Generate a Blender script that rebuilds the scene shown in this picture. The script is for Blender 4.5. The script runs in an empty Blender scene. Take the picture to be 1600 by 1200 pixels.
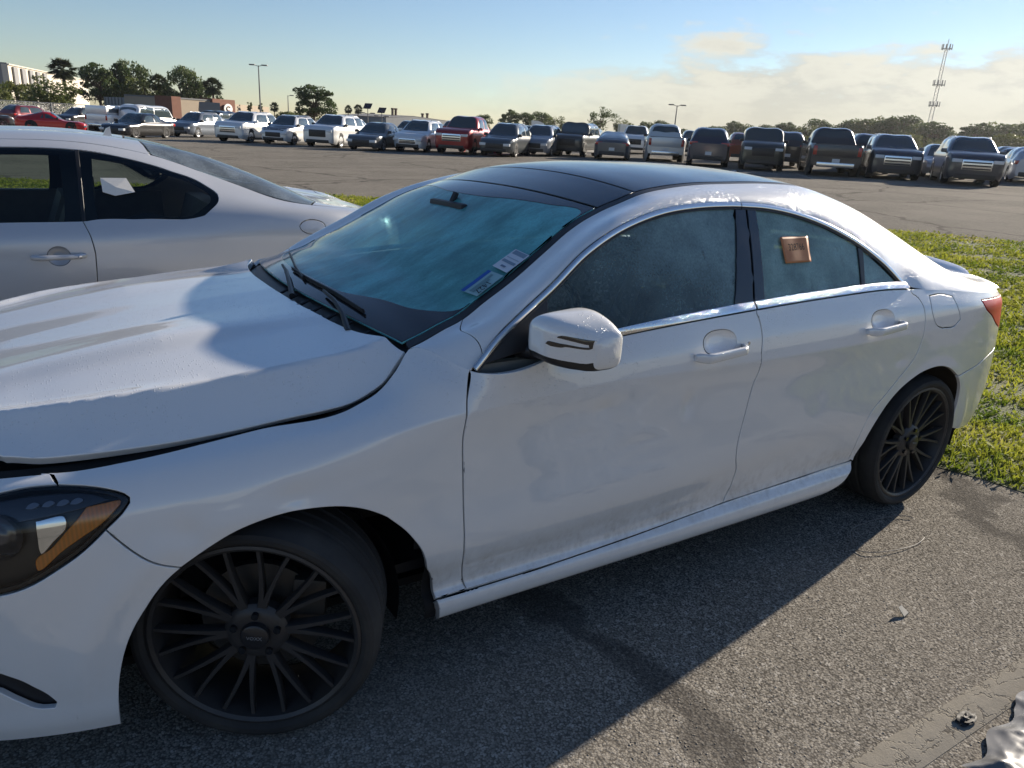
import bpy, bmesh, math, random
import numpy as np
from mathutils import Vector, Matrix
from mathutils.geometry import delaunay_2d_cdt
R = math.radians
scene = bpy.context.scene
COL = scene.collection
# ---------------------------------------------------------------- camera
CAM_POS = Vector((-.3254, -2.3676, 1.4680)); YAW, PITCH, ROLL, FPX = R(33.416), R(-18.846), R(3.475), 1169.0
cam_d = bpy.data.cameras.new('camera'); cam = bpy.data.objects.new('camera', cam_d); COL.objects.link(cam)
fw = Vector((math.sin(YAW)*math.cos(PITCH), math.cos(YAW)*math.cos(PITCH), math.sin(PITCH)))
rt = Vector((math.cos(YAW), -math.sin(YAW), 0)); up = rt.cross(fw)
rt2 = rt*math.cos(ROLL) + up*math.sin(ROLL); up2 = up*math.cos(ROLL) - rt*math.sin(ROLL)
mw = Matrix((rt2, up2, -fw)).transposed().to_4x4(); mw.translation = CAM_POS
cam.matrix_world = mw
cam_d.sensor_fit = 'HORIZONTAL'; cam_d.sensor_width = 36.0; cam_d.lens = FPX/1600*36; cam_d.clip_start = .05; cam_d.clip_end = 6000
scene.camera = cam
# ---------------------------------------------------------------- sky, sun, exposure
SUN_AZ, SUN_EL = R(9.8), R(18.5)          # azimuth from +x (behind the sedan) towards +y
world = bpy.data.worlds.new('World'); scene.world = world; world.use_nodes = True
wn, wl = world.node_tree.nodes, world.node_tree.links; wn.clear()
wo = wn.new('ShaderNodeOutputWorld'); bg = wn.new('ShaderNodeBackground'); wl.new(bg.outputs[0], wo.inputs[0])
sky = wn.new('ShaderNodeTexSky'); sky.sky_type = 'NISHITA'; sky.sun_disc = False
sky.sun_elevation = SUN_EL; sky.sun_rotation = math.pi/2 - SUN_AZ
sky.altitude = 10; sky.air_density = 1.0; sky.dust_density = .05; sky.ozone_density = 2.0
SKY_STRENGTH = .045
bg.inputs['Strength'].default_value = SKY_STRENGTH
# clouds: a low bank towards the sun and thin streaks, as a layer of noise over the sky direction
def wnode(t, **k):
    n = wn.new(t)
    for a, b in k.items(): setattr(n, a, b)
    return n
def wmath(op, a, b=None, c=None):
    n = wn.new('ShaderNodeMath'); n.operation = op
    for i, v in enumerate((a, b, c)):
        if v is None: continue
        if isinstance(v, (int, float)): n.inputs[i].default_value = v
        else: wl.new(v, n.inputs[i])
    return n.outputs[0]
def wramp(x, lo, hi):
    n = wn.new('ShaderNodeMapRange'); n.interpolation_type = 'SMOOTHSTEP'; wl.new(x, n.inputs[0]); n.inputs[1].default_value = lo; n.inputs[2].default_value = hi; return n.outputs[0]
tc = wnode('ShaderNodeTexCoord'); sep = wnode('ShaderNodeSeparateXYZ'); wl.new(tc.outputs['Generated'], sep.inputs[0])
dx, dy, dz = sep.outputs
az = wmath('ARCTAN2', dy, dx)                                  # 0 = +x
cmb = wnode('ShaderNodeCombineXYZ'); wl.new(wmath('MULTIPLY', az, 11.0), cmb.inputs[0]); wl.new(wmath('MULTIPLY', dz, 30.0), cmb.inputs[1])
nz = wnode('ShaderNodeTexNoise'); nz.inputs['Scale'].default_value = 1.0; nz.inputs['Detail'].default_value = 7; nz.inputs['Roughness'].default_value = .58; wl.new(cmb.outputs[0], nz.inputs['Vector'])
cmb2 = wnode('ShaderNodeCombineXYZ'); wl.new(wmath('MULTIPLY', az, 4.6), cmb2.inputs[0]); wl.new(wmath('MULTIPLY', dz, 5.0), cmb2.inputs[1]); cmb2.inputs[2].default_value = 4.7
nz2 = wnode('ShaderNodeTexNoise'); nz2.inputs['Scale'].default_value = 1.0; nz2.inputs['Detail'].default_value = 3; wl.new(cmb2.outputs[0], nz2.inputs['Vector'])
# height of the top of the cloud bank over azimuth: higher towards the sun side
topz = wmath('ADD', wmath('ADD', .070, wmath('MULTIPLY', wramp(az, R(58), R(36)), .058)), wmath('MULTIPLY', wmath('SUBTRACT', nz2.outputs['Fac'], .5), .055))
edge = wmath('SUBTRACT', topz, dz)
body = wmath('ADD', wmath('MULTIPLY', edge, 16.0), wmath('MULTIPLY', wmath('SUBTRACT', nz.outputs['Fac'], .5), 3.6))
mask = wmath('MULTIPLY', wmath('MULTIPLY', wramp(body, -.1, .7), wramp(az, R(68), R(44))), .85)
# billows: bright where the noise bulges near the top edge, greyer below, then pale haze at the horizon
puff = wmath('MULTIPLY', wramp(body, 2.3, .35), wramp(nz.outputs['Fac'], .40, .60))
cl = wnode('ShaderNodeMix', data_type='RGBA'); wl.new(puff, cl.inputs[0])
CLOUD_DARK, CLOUD_LIT = (4.5, 4.25, 3.6, 1), (7.2, 6.7, 5.4, 1)
cl.inputs[6].default_value = CLOUD_DARK; cl.inputs[7].default_value = CLOUD_LIT
mx = wnode('ShaderNodeMix', data_type='RGBA'); wl.new(mask, mx.inputs[0]); tint = wnode('ShaderNodeMix', data_type='RGBA', blend_type='MULTIPLY'); tint.inputs[0].default_value = 1.0; wl.new(sky.outputs[0], tint.inputs[6]); tint.inputs[7].default_value = (.88, .945, 1.09, 1); wl.new(tint.outputs[2], mx.inputs[6]); wl.new(cl.outputs[2], mx.inputs[7])
wl.new(mx.outputs[2], bg.inputs['Color'])
sun_d = bpy.data.lights.new('sun', 'SUN'); sun_d.energy = 4.0; sun_d.angle = R(.55); sun_d.color = (1.0, .89, .74)
sun = bpy.data.objects.new('sun', sun_d); COL.objects.link(sun)
sun_dir = Vector((math.cos(SUN_EL)*math.cos(SUN_AZ), math.cos(SUN_EL)*math.sin(SUN_AZ), math.sin(SUN_EL)))
sun.rotation_euler = sun_dir.to_track_quat('Z', 'Y').to_euler(); sun.location = sun_dir*60
scene.view_settings.view_transform = 'Standard'; scene.view_settings.look = 'None'; scene.view_settings.gamma = 1.0
scene.view_settings.use_curve_mapping = False
scene.view_settings.exposure = 1.3
scene.render.engine = 'CYCLES'
cy = scene.cycles; cy.use_denoising = True; cy.max_bounces = 9; cy.transparent_max_bounces = 16; cy.diffuse_bounces = 3; cy.glossy_bounces = 4; cy.transmission_bounces = 6
cy.sample_clamp_indirect = 6.0; cy.caustics_reflective = False; cy.caustics_refractive = False
# ---------------------------------------------------------------- helpers
random.seed(7); RNG = np.random.default_rng(11)
def link(o, parent=None):
    COL.objects.link(o)
    if parent is not None: o.parent = parent
    return o
def tag(o, label=None, cat=None, group=None, kind=None):
    if label: o['label'] = label
    if cat: o['category'] = cat
    if group: o['group'] = group
    if kind: o['kind'] = kind
    return o
def empty(name, loc=(0, 0, 0), rz=0, **k):
    o = bpy.data.objects.new(name, None); COL.objects.link(o); o.location = loc; o.rotation_euler = (0, 0, rz); o.empty_display_size = .2
    return tag(o, **k)
def mesh_obj(name, V, F, mat, parent=None, smooth=True, loc=None, normals=None, sharp=None):
    me = bpy.data.meshes.new(name); me.from_pydata([tuple(map(float, v)) for v in V], [], [tuple(map(int, f)) for f in F]); me.update()
    if mat is not None: me.materials.append(mat)
    me.polygons.foreach_set('use_smooth', [smooth]*len(me.polygons))
    if normals is not None: me.normals_split_custom_set_from_vertices([tuple(map(float, n)) for n in normals])
    elif sharp is not None and smooth: me.set_sharp_from_angle(angle=R(sharp))
    o = bpy.data.objects.new(name, me); link(o, parent)
    if loc is not None: o.location = loc
    return o
class MB:
    """collects boxes, tubes, lathes into one mesh"""
    def __init__(s): s.V = []; s.F = []; s.n = 0
    def add(s, V, F):
        s.V += [tuple(map(float, v)) for v in V]; s.F += [tuple(int(i)+s.n for i in f) for f in F]; s.n = len(s.V); return s
    def box(s, x0, x1, y0, y1, z0, z1, bev=0.0):
        if bev <= 0:
            V = [(x, y, z) for x in (x0, x1) for y in (y0, y1) for z in (z0, z1)]
            return s.add(V, [(0,1,3,2),(4,6,7,5),(0,4,5,1),(2,3,7,6),(0,2,6,4),(1,5,7,3)])
        bm = bmesh.new(); bmesh.ops.create_cube(bm, size=1)
        for v in bm.verts: v.co = Vector(((x0+x1)/2+v.co.x*(x1-x0), (y0+y1)/2+v.co.y*(y1-y0), (z0+z1)/2+v.co.z*(z1-z0)))
        bmesh.ops.bevel(bm, geom=list(bm.edges), offset=bev, segments=2, affect='EDGES', profile=.6)
        bm.verts.index_update(); V = [tuple(v.co) for v in bm.verts]; F = [tuple(v.index for v in f.verts) for f in bm.faces]; bm.free()
        return s.add(V, F)
    def tube(s, pts, r, n=8, cap=True, closed=False):
        pts = np.asarray(pts, float); m = len(pts); r = np.broadcast_to(np.asarray(r, float), (m,))
        t = np.gradient(pts, axis=0) if not closed else np.roll(pts, -1, 0)-np.roll(pts, 1, 0)
        t /= np.linalg.norm(t, axis=1, keepdims=True)+1e-12
        a = np.array([0, 0, 1.]) if abs(t[0][2]) < .9 else np.array([1., 0, 0]); V = []
        nrm = a - t[0]*np.dot(a, t[0]); nrm /= np.linalg.norm(nrm)
        for i in range(m):
            nrm = nrm - t[i]*np.dot(nrm, t[i]); nrm /= np.linalg.norm(nrm)+1e-12; b = np.cross(t[i], nrm)
            for k in range(n):
                q = 2*math.pi*k/n; V.append(pts[i]+r[i]*(math.cos(q)*nrm+math.sin(q)*b))
        F = []
        for i in range(m if closed else m-1):
            for k in range(n):
                j = (i+1) % m; F.append((i*n+k, i*n+(k+1) % n, j*n+(k+1) % n, j*n+k))
        if cap and not closed: F += [tuple(range(n-1, -1, -1)), tuple((m-1)*n+k for k in range(n))]
        return s.add(V, F)
    def lathe(s, prof, n=48, axis='y', c=(0, 0, 0), close=False):
        """profile (r, h) turned round an axis"""
        V = []; m = len(prof)
        for k in range(n):
            q = 2*math.pi*k/n; cs, sn = math.cos(q), math.sin(q)
            for r_, h in prof:
                p_ = (r_*cs, h, r_*sn) if axis == 'y' else ((r_*cs, r_*sn, h) if axis == 'z' else (h, r_*cs, r_*sn))
                V.append((p_[0]+c[0], p_[1]+c[1], p_[2]+c[2]))
        F = []
        for k in range(n):
            k2 = (k+1) % n
            for i in range(m-1 if not close else m):
                i2 = (i+1) % m; F.append((k*m+i, k*m+i2, k2*m+i2, k2*m+i) if axis != 'y' else (k*m+i, k2*m+i, k2*m+i2, k*m+i2))
        return s.add(V, F)
    def prism(s, poly, h0, h1, axis='y'):
        """extrude a 2D polygon: axis y -> (x, z) outline"""
        n = len(poly); f = {'y': lambda a, b, h: (a, h, b), 'z': lambda a, b, h: (a, b, h), 'x': lambda a, b, h: (h, a, b)}[axis]
        V = [f(a, b, h0) for a, b in poly]+[f(a, b, h1) for a, b in poly]
        F = [tuple(range(n)), tuple(range(2*n-1, n-1, -1))]+[(i, i+n, (i+1) % n+n, (i+1) % n) for i in range(n)]
        return s.add(V, F)
    def build(s, name, mat, parent=None, smooth=True, sharp=35, loc=None):
        return mesh_obj(name, s.V, s.F, mat, parent, smooth, loc, sharp=sharp if smooth else None)
def fix_normals(o):
    bm = bmesh.new(); bm.from_mesh(o.data); bmesh.ops.recalc_face_normals(bm, faces=list(bm.faces)); bm.to_mesh(o.data); bm.free(); return o
def copy_tree(o, parent=None):
    c = o.copy(); COL.objects.link(c); c.parent = parent
    for ch in [x for x in bpy.data.objects if x.parent is o]: copy_tree(ch, c)
    return c
def pip(P, poly):
    P = np.asarray(P, float); x, y = P[:, 0], P[:, 1]; c = np.zeros(len(P), bool); n = len(poly); j = n-1
    for i in range(n):
        xi, yi = poly[i]; xj, yj = poly[j]
        m = ((yi > y) != (yj > y)) & (x < (xj-xi)*(y-yi)/((yj-yi) if yj != yi else 1e-12)+xi); c ^= m; j = i
    return c
def smooth_line(pts, step):
    pts = np.asarray(pts, float)
    if len(pts) == 2: n = max(1, int(math.ceil(np.linalg.norm(pts[1]-pts[0])/step))); t = np.linspace(0, 1, n+1)[:, None]; return pts[0]+(pts[1]-pts[0])*t
    ch = np.concatenate([[0], np.cumsum(np.linalg.norm(np.diff(pts, axis=0), axis=1))]); n = max(2, int(math.ceil(ch[-1]/step)))
    return hermite(ch, pts, np.linspace(0, ch[-1], n+1))
def outline(edges, step, sc=(1, 1)):
    """closed polygon from a list of curves (each a list of points); steps are measured in scaled space"""
    sc = np.asarray(sc, float); out = []
    for e in edges:
        q = smooth_line(np.asarray(e, float)*sc, step); out.append(q[:-1] if np.linalg.norm(q[-1]-np.asarray(edges[(edges.index(e)+1) % len(edges)][0])*sc) < step*.6 else q)
    P = np.concatenate(out); keep = [0]
    for i in range(1, len(P)):
        if np.linalg.norm(P[i]-P[keep[-1]]) > step*.25: keep.append(i)
    if np.linalg.norm(P[keep[-1]]-P[keep[0]]) < step*.25: keep.pop()
    return P[keep]/sc
def surf_normal(f, a, b, ea=1e-3, eb=1e-3):
    da = f(a+ea, b)-f(a-ea, b); db = f(a, b+eb)-f(a, b-eb); n = np.cross(da, db); return n/(np.linalg.norm(n, axis=-1, keepdims=True)+1e-12)
def sheet(f, poly, step, sc=(1, 1), holes=(), ref=(0, -1, .3), gap=.0018, lip=.0022, skirt=.014, eb=1e-3, ea=1e-3, noskirt=None, off=0.0, mirror=None):
    """mesh (V, F, N) of surface f over a polygon in its parameter plane, with rolled edges"""
    sc = np.asarray(sc, float); poly = np.asarray(poly, float); loops = [poly]+[np.asarray(h, float) for h in holes]
    lo, hi = (poly*sc).min(0), (poly*sc).max(0); gx, gy = np.meshgrid(np.arange(lo[0]+step*.5, hi[0], step), np.arange(lo[1]+step*.5, hi[1], step), indexing='ij')
    g = np.stack([gx.ravel(), gy.ravel()], -1); ins = pip(g, poly*sc)
    for h in loops[1:]: ins &= ~pip(g, h*sc)
    g = g[ins]
    B = np.concatenate([l*sc for l in loops])
    if len(g):
        d = np.full(len(g), 9.)
        for k in range(0, len(B), 256): d = np.minimum(d, np.sqrt(((g[:, None]-B[None, k:k+256])**2).sum(-1)).min(1))
        g = g[d > step*.45]
    vc = [Vector(q) for q in B]+[Vector(q) for q in g]; ed = []; k = 0
    for l in loops: n = len(l); ed += [(k+i, k+(i+1) % n) for i in range(n)]; k += n
    r = delaunay_2d_cdt(vc, ed, [], 0, 1e-7, True)
    vo = np.array([tuple(v) for v in r[0]]); tri = np.array([t for t in r[2] if len(t) == 3]); cen = vo[tri].mean(1); ok = pip(cen, poly*sc)
    for h in loops[1:]: ok &= ~pip(cen, h*sc)
    tri = tri[ok]; used = np.unique(tri); rm = -np.ones(len(vo), int); rm[used] = np.arange(len(used)); tri = rm[tri]; vo = vo[used]
    q = vo/sc; P = f(q[:, 0], q[:, 1]); N = surf_normal(f, q[:, 0], q[:, 1], ea, eb)
    if (N@np.asarray(ref, float)).mean() < 0: N = -N
    P = P+N*off
    fn = np.cross(P[tri[:, 1]]-P[tri[:, 0]], P[tri[:, 2]]-P[tri[:, 0]]); fl = (fn*N[tri[:, 0]]).sum(1) < 0; tri[fl] = tri[fl][:, ::-1]
    # boundary half edges
    he = {}
    for t in tri:
        for i in range(3): he[(t[i], t[(i+1) % 3])] = 1
    bd = [(a, b) for (a, b) in he if (b, a) not in he]
    nxt = {a: b for a, b in bd}; prv = {b: a for a, b in bd}
    bv = np.array(sorted(nxt)); idx = {int(v): i for i, v in enumerate(bv)}
    T = np.array([P[nxt[v]]-P[prv.get(v, v)] for v in bv]); T /= np.linalg.norm(T, axis=1, keepdims=True)+1e-12
    O = np.cross(T, N[bv]); O /= np.linalg.norm(O, axis=1, keepdims=True)+1e-12
    free = np.zeros(len(bv), bool) if noskirt is None else noskirt(P[bv])
    O[free] = 0
    P0 = P[bv]-O*(gap+lip); P[bv] = np.where(free[:, None], P[bv], P0)
    V = [P]; NN = [N]; nV = len(P); F = [tuple(t) for t in tri]
    rings = [(lip*.7, lip*.3, .7, .7), (lip, lip, 1, 0), (lip, skirt, 1, 0)]; base = bv; nb = len(bv)
    for (o, dn, wo, wn_) in rings:
        V.append(P[bv]+O*o-N[bv]*dn); NN.append(O*wo+N[bv]*wn_+1e-9); cur = nV+np.arange(nb)
        for a, b in bd:
            if free[idx[a]] and free[idx[b]]: continue
            F.append((base[idx[b]], base[idx[a]], cur[idx[a]], cur[idx[b]]))
        base = cur; nV += nb
    V = np.concatenate(V); NN = np.concatenate(NN)
    if mirror:
        m = np.array([1, -1, 1]); n0 = len(V)
        F2 = [tuple(reversed([int(i) for i in t])) for t in F]
        if mirror == 'only': return V*m, F2, NN*m
        V, NN, F = np.concatenate([V, V*m]), np.concatenate([NN, NN*m]), F+[tuple(i+n0 for i in t) for t in F2]
    return V, F, NN
def sheet_obj(name, mat, parent, f, poly, step, loc=None, **k):
    V, F, N = sheet(f, poly, step, **k); return mesh_obj(name, V, F, mat, parent, loc=loc, normals=N)
# ---------------------------------------------------------------- materials
class Mat:
    def __init__(s, name):
        s.m = bpy.data.materials.new(name); s.m.use_nodes = True; s.n = s.m.node_tree.nodes; s.l = s.m.node_tree.links
        s.p = s.n['Principled BSDF']; s.out = s.n['Material Output']; s._tc = None
    def tc(s, w='Object'):
        if s._tc is None: s._tc = s.n.new('ShaderNodeTexCoord')
        return s._tc.outputs[w]
    def set(s, **k):
        for a, v in k.items():
            i = s.p.inputs[a.replace('_', ' ')]
            if isinstance(v, bpy.types.NodeSocket): s.l.new(v, i)
            else: i.default_value = v if not isinstance(v, tuple) or len(v) != 3 else (*v, 1)
        return s
    def noise(s, scale=5, detail=3, rough=.5, vec=None, dist=0, out='Fac', map_=None):
        n = s.n.new('ShaderNodeTexNoise'); n.inputs['Scale'].default_value = scale; n.inputs['Detail'].default_value = detail; n.inputs['Roughness'].default_value = rough; n.inputs['Distortion'].default_value = dist
        v = vec if vec is not None else s.tc()
        if map_ is not None: v = s.mapping(v, map_)
        s.l.new(v, n.inputs['Vector']); return n.outputs[out]
    def voronoi(s, scale=5, feature='F1', out='Distance', vec=None, rand=1.0):
        n = s.n.new('ShaderNodeTexVoronoi'); n.feature = feature; n.inputs['Scale'].default_value = scale; n.inputs['Randomness'].default_value = rand; s.l.new(vec if vec is not None else s.tc(), n.inputs['Vector']); return n.outputs[out]
    def mapping(s, v, sc=(1, 1, 1), rot=(0, 0, 0), loc=(0, 0, 0)):
        n = s.n.new('ShaderNodeMapping'); s.l.new(v, n.inputs[0]); n.inputs['Scale'].default_value = sc; n.inputs['Rotation'].default_value = rot; n.inputs['Location'].default_value = loc; return n.outputs[0]
    def math(s, op, a, b=None, c=None, clamp=False):
        n = s.n.new('ShaderNodeMath'); n.operation = op; n.use_clamp = clamp
        for i, v in enumerate((a, b, c)):
            if v is None: continue
            if isinstance(v, (int, float)): n.inputs[i].default_value = v
            else: s.l.new(v, n.inputs[i])
        return n.outputs[0]
    def step(s, x, lo, hi, a=0.0, b=1.0):
        n = s.n.new('ShaderNodeMapRange'); n.interpolation_type = 'SMOOTHSTEP'; s.l.new(x, n.inputs[0]); n.inputs[1].default_value = lo; n.inputs[2].default_value = hi; n.inputs[3].default_value = a; n.inputs[4].default_value = b; return n.outputs[0]
    def mix(s, f, a, b):
        n = s.n.new('ShaderNodeMix'); n.data_type = 'RGBA'
        for i, v in ((0, f), (6, a), (7, b)):
            if isinstance(v, bpy.types.NodeSocket): s.l.new(v, n.inputs[i])
            elif i == 0: n.inputs[0].default_value = v
            else: n.inputs[i].default_value = v if len(v) == 4 else (*v, 1)
        return n.outputs[2]
    def mixv(s, a, b, k):
        n = s.n.new('ShaderNodeVectorMath'); n.operation = 'MULTIPLY_ADD'; s.l.new(b, n.inputs[0]); n.inputs[1].default_value = (k, k, k); s.l.new(a, n.inputs[2]); return n.outputs[0]
    def xyz(s, w='Object'):
        n = s.n.new('ShaderNodeSeparateXYZ'); s.l.new(s.tc(w), n.inputs[0]); return n.outputs
    def geo(s, w='Position'):
        n = s.n.new('ShaderNodeNewGeometry'); return n.outputs[w]
    def bump(s, h, strength=.3, dist=.01, into='Normal'):
        n = s.n.new('ShaderNodeBump'); n.inputs['Strength'].default_value = strength; n.inputs['Distance'].default_value = dist; s.l.new(h, n.inputs['Height']); s.l.new(n.outputs[0], s.p.inputs[into]); return n.outputs[0]
_mc = {}
def simple(name, col, rough=.5, metal=0.0, coat=0.0, spec=.5, vary=0.0, vscale=8, emit=None):
    if name in _mc: return _mc[name]
    m = Mat(name); m.set(Roughness=rough, Metallic=metal, Coat_Weight=coat, Specular_IOR_Level=spec); m.p.inputs['Coat Roughness'].default_value = .04
    if vary > 0:
        f = m.noise(vscale, 4, .6); m.set(Base_Color=m.mix(f, tuple(c*(1-vary) for c in col), tuple(min(1, c*(1+vary)) for c in col)))
    else: m.set(Base_Color=col)
    if emit: m.p.inputs['Emission Color'].default_value = (*emit[0], 1); m.p.inputs['Emission Strength'].default_value = emit[1]
    _mc[name] = m.m; return m.m

def cup(name, mat, rim, centre, inward, depth, parent, rings=7, loc=None, skew=0.0):
    """dished recess behind a hole: rim points (n,3), centre, inward direction"""
    n = len(rim); V = []; F = []; inward = np.asarray(inward, float); inward /= np.linalg.norm(inward)
    for k in range(rings+1):
        t = k/rings; sc_ = 1-t; d = depth*(1-(1-min(1, t*1.5))**2)
        for q in rim: V.append(centre+(q-centre)*sc_+inward*(d+.0005))
    for k in range(rings):
        for i in range(n): F.append((k*n+i, k*n+(i+1) % n, (k+1)*n+(i+1) % n, (k+1)*n+i))
    return fix_normals(mesh_obj(name, V, F, mat, parent, loc=loc))
# ---------------------------------------------------------------- body surface of the white sedan
# car space: x rearwards from the front axle, w half width (world y = -w on the near side), z up
def hermite(xs, ys, x):
    xs = np.asarray(xs, float); ys = np.asarray(ys, float); x = np.clip(np.asarray(x, float), xs[0], xs[-1])
    if ys.ndim == 1: ys = ys[:, None]; sq = True
    else: sq = False
    h = np.diff(xs); dl = np.diff(ys, axis=0)/h[:, None]
    m = np.empty_like(ys); m[0] = dl[0]; m[-1] = dl[-1]
    m[1:-1] = (dl[:-1]*h[1:, None] + dl[1:]*h[:-1, None])/(h[:-1]+h[1:])[:, None]
    i = np.clip(np.searchsorted(xs, x, side='right')-1, 0, len(xs)-2)
    hh = h[i][..., None]; t = ((x-xs[i])/h[i])[..., None]
    r = (2*t**3-3*t**2+1)*ys[i] + (t**3-2*t**2+t)*hh*m[i] + (-2*t**3+3*t**2)*ys[i+1] + (t**3-t**2)*hh*m[i+1]
    return r[..., 0] if sq else r

PLAN = np.array([(-.90,0),(-.888,.22),(-.84,.44),(-.74,.62),(-.58,.755),(-.38,.838),(-.14,.878),(.08,.886),(.45,.878),(.9,.880),(1.4,.886),(1.9,.8885),(2.4,.888),(2.7,.887),(2.95,.880),(3.15,.856),(3.32,.806),(3.46,.71),(3.55,.575),(3.61,.38),(3.635,.19),(3.64,0)])
_ch = np.concatenate([[0], np.cumsum(np.linalg.norm(np.diff(PLAN, axis=0), axis=1))])
PLAN_S = _ch - _ch[9] + .9
S0, S1 = PLAN_S[0], PLAN_S[-1]
def plan(s): return hermite(PLAN_S, PLAN, s)
def plan_n(s):
    e = 2e-3; a = plan(np.clip(s+e, S0, S1)) - plan(np.clip(s-e, S0, S1))
    a = a/np.linalg.norm(a, axis=-1, keepdims=True)
    return np.stack([-a[..., 1], a[..., 0]], -1)
# station: s, then (z, inset) for each of the rails 0..10
ST = [
 (-1.5,[(0.186,.016),(0.222,.006),(.27,.004),(.31,.005),(.38,.0),(.45,.0),(.52,.0),(.59,.005),(.65,.02),(.69,.05),(.715,.09)]),
 (-0.62,[(0.186,.016),(0.222,.006),(.275,.004),(.32,.002),(.39,.0),(.46,.0),(.53,.0),(.61,.004),(.68,.018),(.73,.05),(.765,.10)]),
 (-0.3,[(0.186,.016),(0.222,.006),(.28,.004),(.33,.002),(.40,.0),(.47,.0),(.55,.0),(.64,.005),(.71,.020),(.755,.055),(.777,.115)]),
 (0.05,[(0.186,.016),(0.222,.006),(.28,.004),(.33,.008),(.40,.004),(.47,.0),(.56,.0),(.65,.004),(.728,.016),(.778,.055),(.800,.122)]),
 (0.29,[(0.195,.034),(0.217,.010),(.262,.006),(.292,.022),(.345,.018),(.40,.008),(.56,.002),(.68,.003),(.768,.012),(.806,.052),(.822,.118)]),
 (0.374,[(0.195,.034),(0.217,.010),(.262,.006),(.290,.028),(.338,.022),(.385,0.0100),(.57,0.0060),(.69,0.0050),(.780,.010),(.828,.056),(.858,.140)]),
 (0.44,[(0.195,.034),(0.217,.010),(.262,.006),(.290,.028),(.334,.024),(.372,0.0120),(.58,0.0072),(.70,0.0060),(.786,.008),(.862,.056),(.932,.156)]),
 (0.56,[(0.195,.034),(0.217,.010),(.262,.006),(.290,.030),(.330,.026),(.364,0.0130),(.58,0.0108),(.71,0.0090),(.796,.002),(.845,.014),(.896,.036)]),
 (0.9,[(0.195,.034),(0.217,.010),(.262,.006),(.291,.030),(.340,.027),(.384,0.0140),(.59,0.0120),(.73,0.0100),(.815,.0),(.868,.013),(.928,.040)]),
 (1.2,[(0.196,.034),(0.218,.010),(.264,.006),(.294,.030),(.352,.028),(.415,0.0140),(.60,0.0120),(.74,0.0100),(.815,.0),(.878,.014),(.950,.042)]),
 (1.58,[(0.198,.034),(0.220,.010),(.268,.006),(.300,.030),(.370,.029),(.458,0.0140),(.62,0.0120),(.74,0.0100),(.810,.0),(.884,.016),(.970,.046)]),
 (2,[(0.200,.034),(0.222,.010),(.274,.006),(.308,.030),(.385,.028),(.505,0.0140),(.64,0.0120),(.74,0.0100),(.812,.0),(.893,.018),(.983,.056)]),
 (2.35,[(0.205,.034),(0.227,.010),(.280,.006),(.314,.024),(.395,.018),(.530,0.0084),(.65,0.0072),(.745,0.0060),(.818,.002),(.898,.020),(.985,.064)]),
 (2.70,[(.21,.05),(.245,.022),(.285,.014),(.33,.010),(.42,.004),(.54,.0),(.65,.0),(.75,.003),(.828,.008),(.895,.022),(.962,.058)]),
 (3.00,[(.22,.06),(.25,.030),(.29,.018),(.34,.010),(.43,.002),(.54,.0),(.65,.002),(.75,.006),(.830,.012),(.885,.020),(.932,.048)]),
 (3.25,[(.24,.07),(.27,.035),(.31,.02),(.36,.010),(.45,.002),(.55,.0),(.65,.003),(.75,.010),(.825,.018),(.875,.026),(.912,.050)]),
 (3.55,[(.26,.08),(.29,.04),(.33,.02),(.38,.010),(.46,.0),(.55,.0),(.65,.004),(.75,.014),(.825,.025),(.875,.035),(.908,.055)]),
 (4.40,[(.26,.08),(.29,.04),(.33,.02),(.38,.010),(.46,.0),(.55,.0),(.65,.01),(.75,.03),(.825,.04),(.875,.05),(.92,.06)]),
]
ST_S = np.array([a[0] for a in ST]); ST_V = np.array([a[1] for a in ST])   # (n,11,2)
NR = ST_V.shape[1]
DENTS = [(.98,.735,.055,.035,.006),(1.31,.70,.035,.05,.009),(.93,.66,.12,.02,.003),(1.15,.60,.2,.06,.004),(1.95,.62,.08,.10,.003),(.10,.665,.06,.045,.006),(-.12,.63,.05,.04,.010),(2.42,.72,.06,.03,.004)]   # x, z, rx, rz, depth
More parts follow.
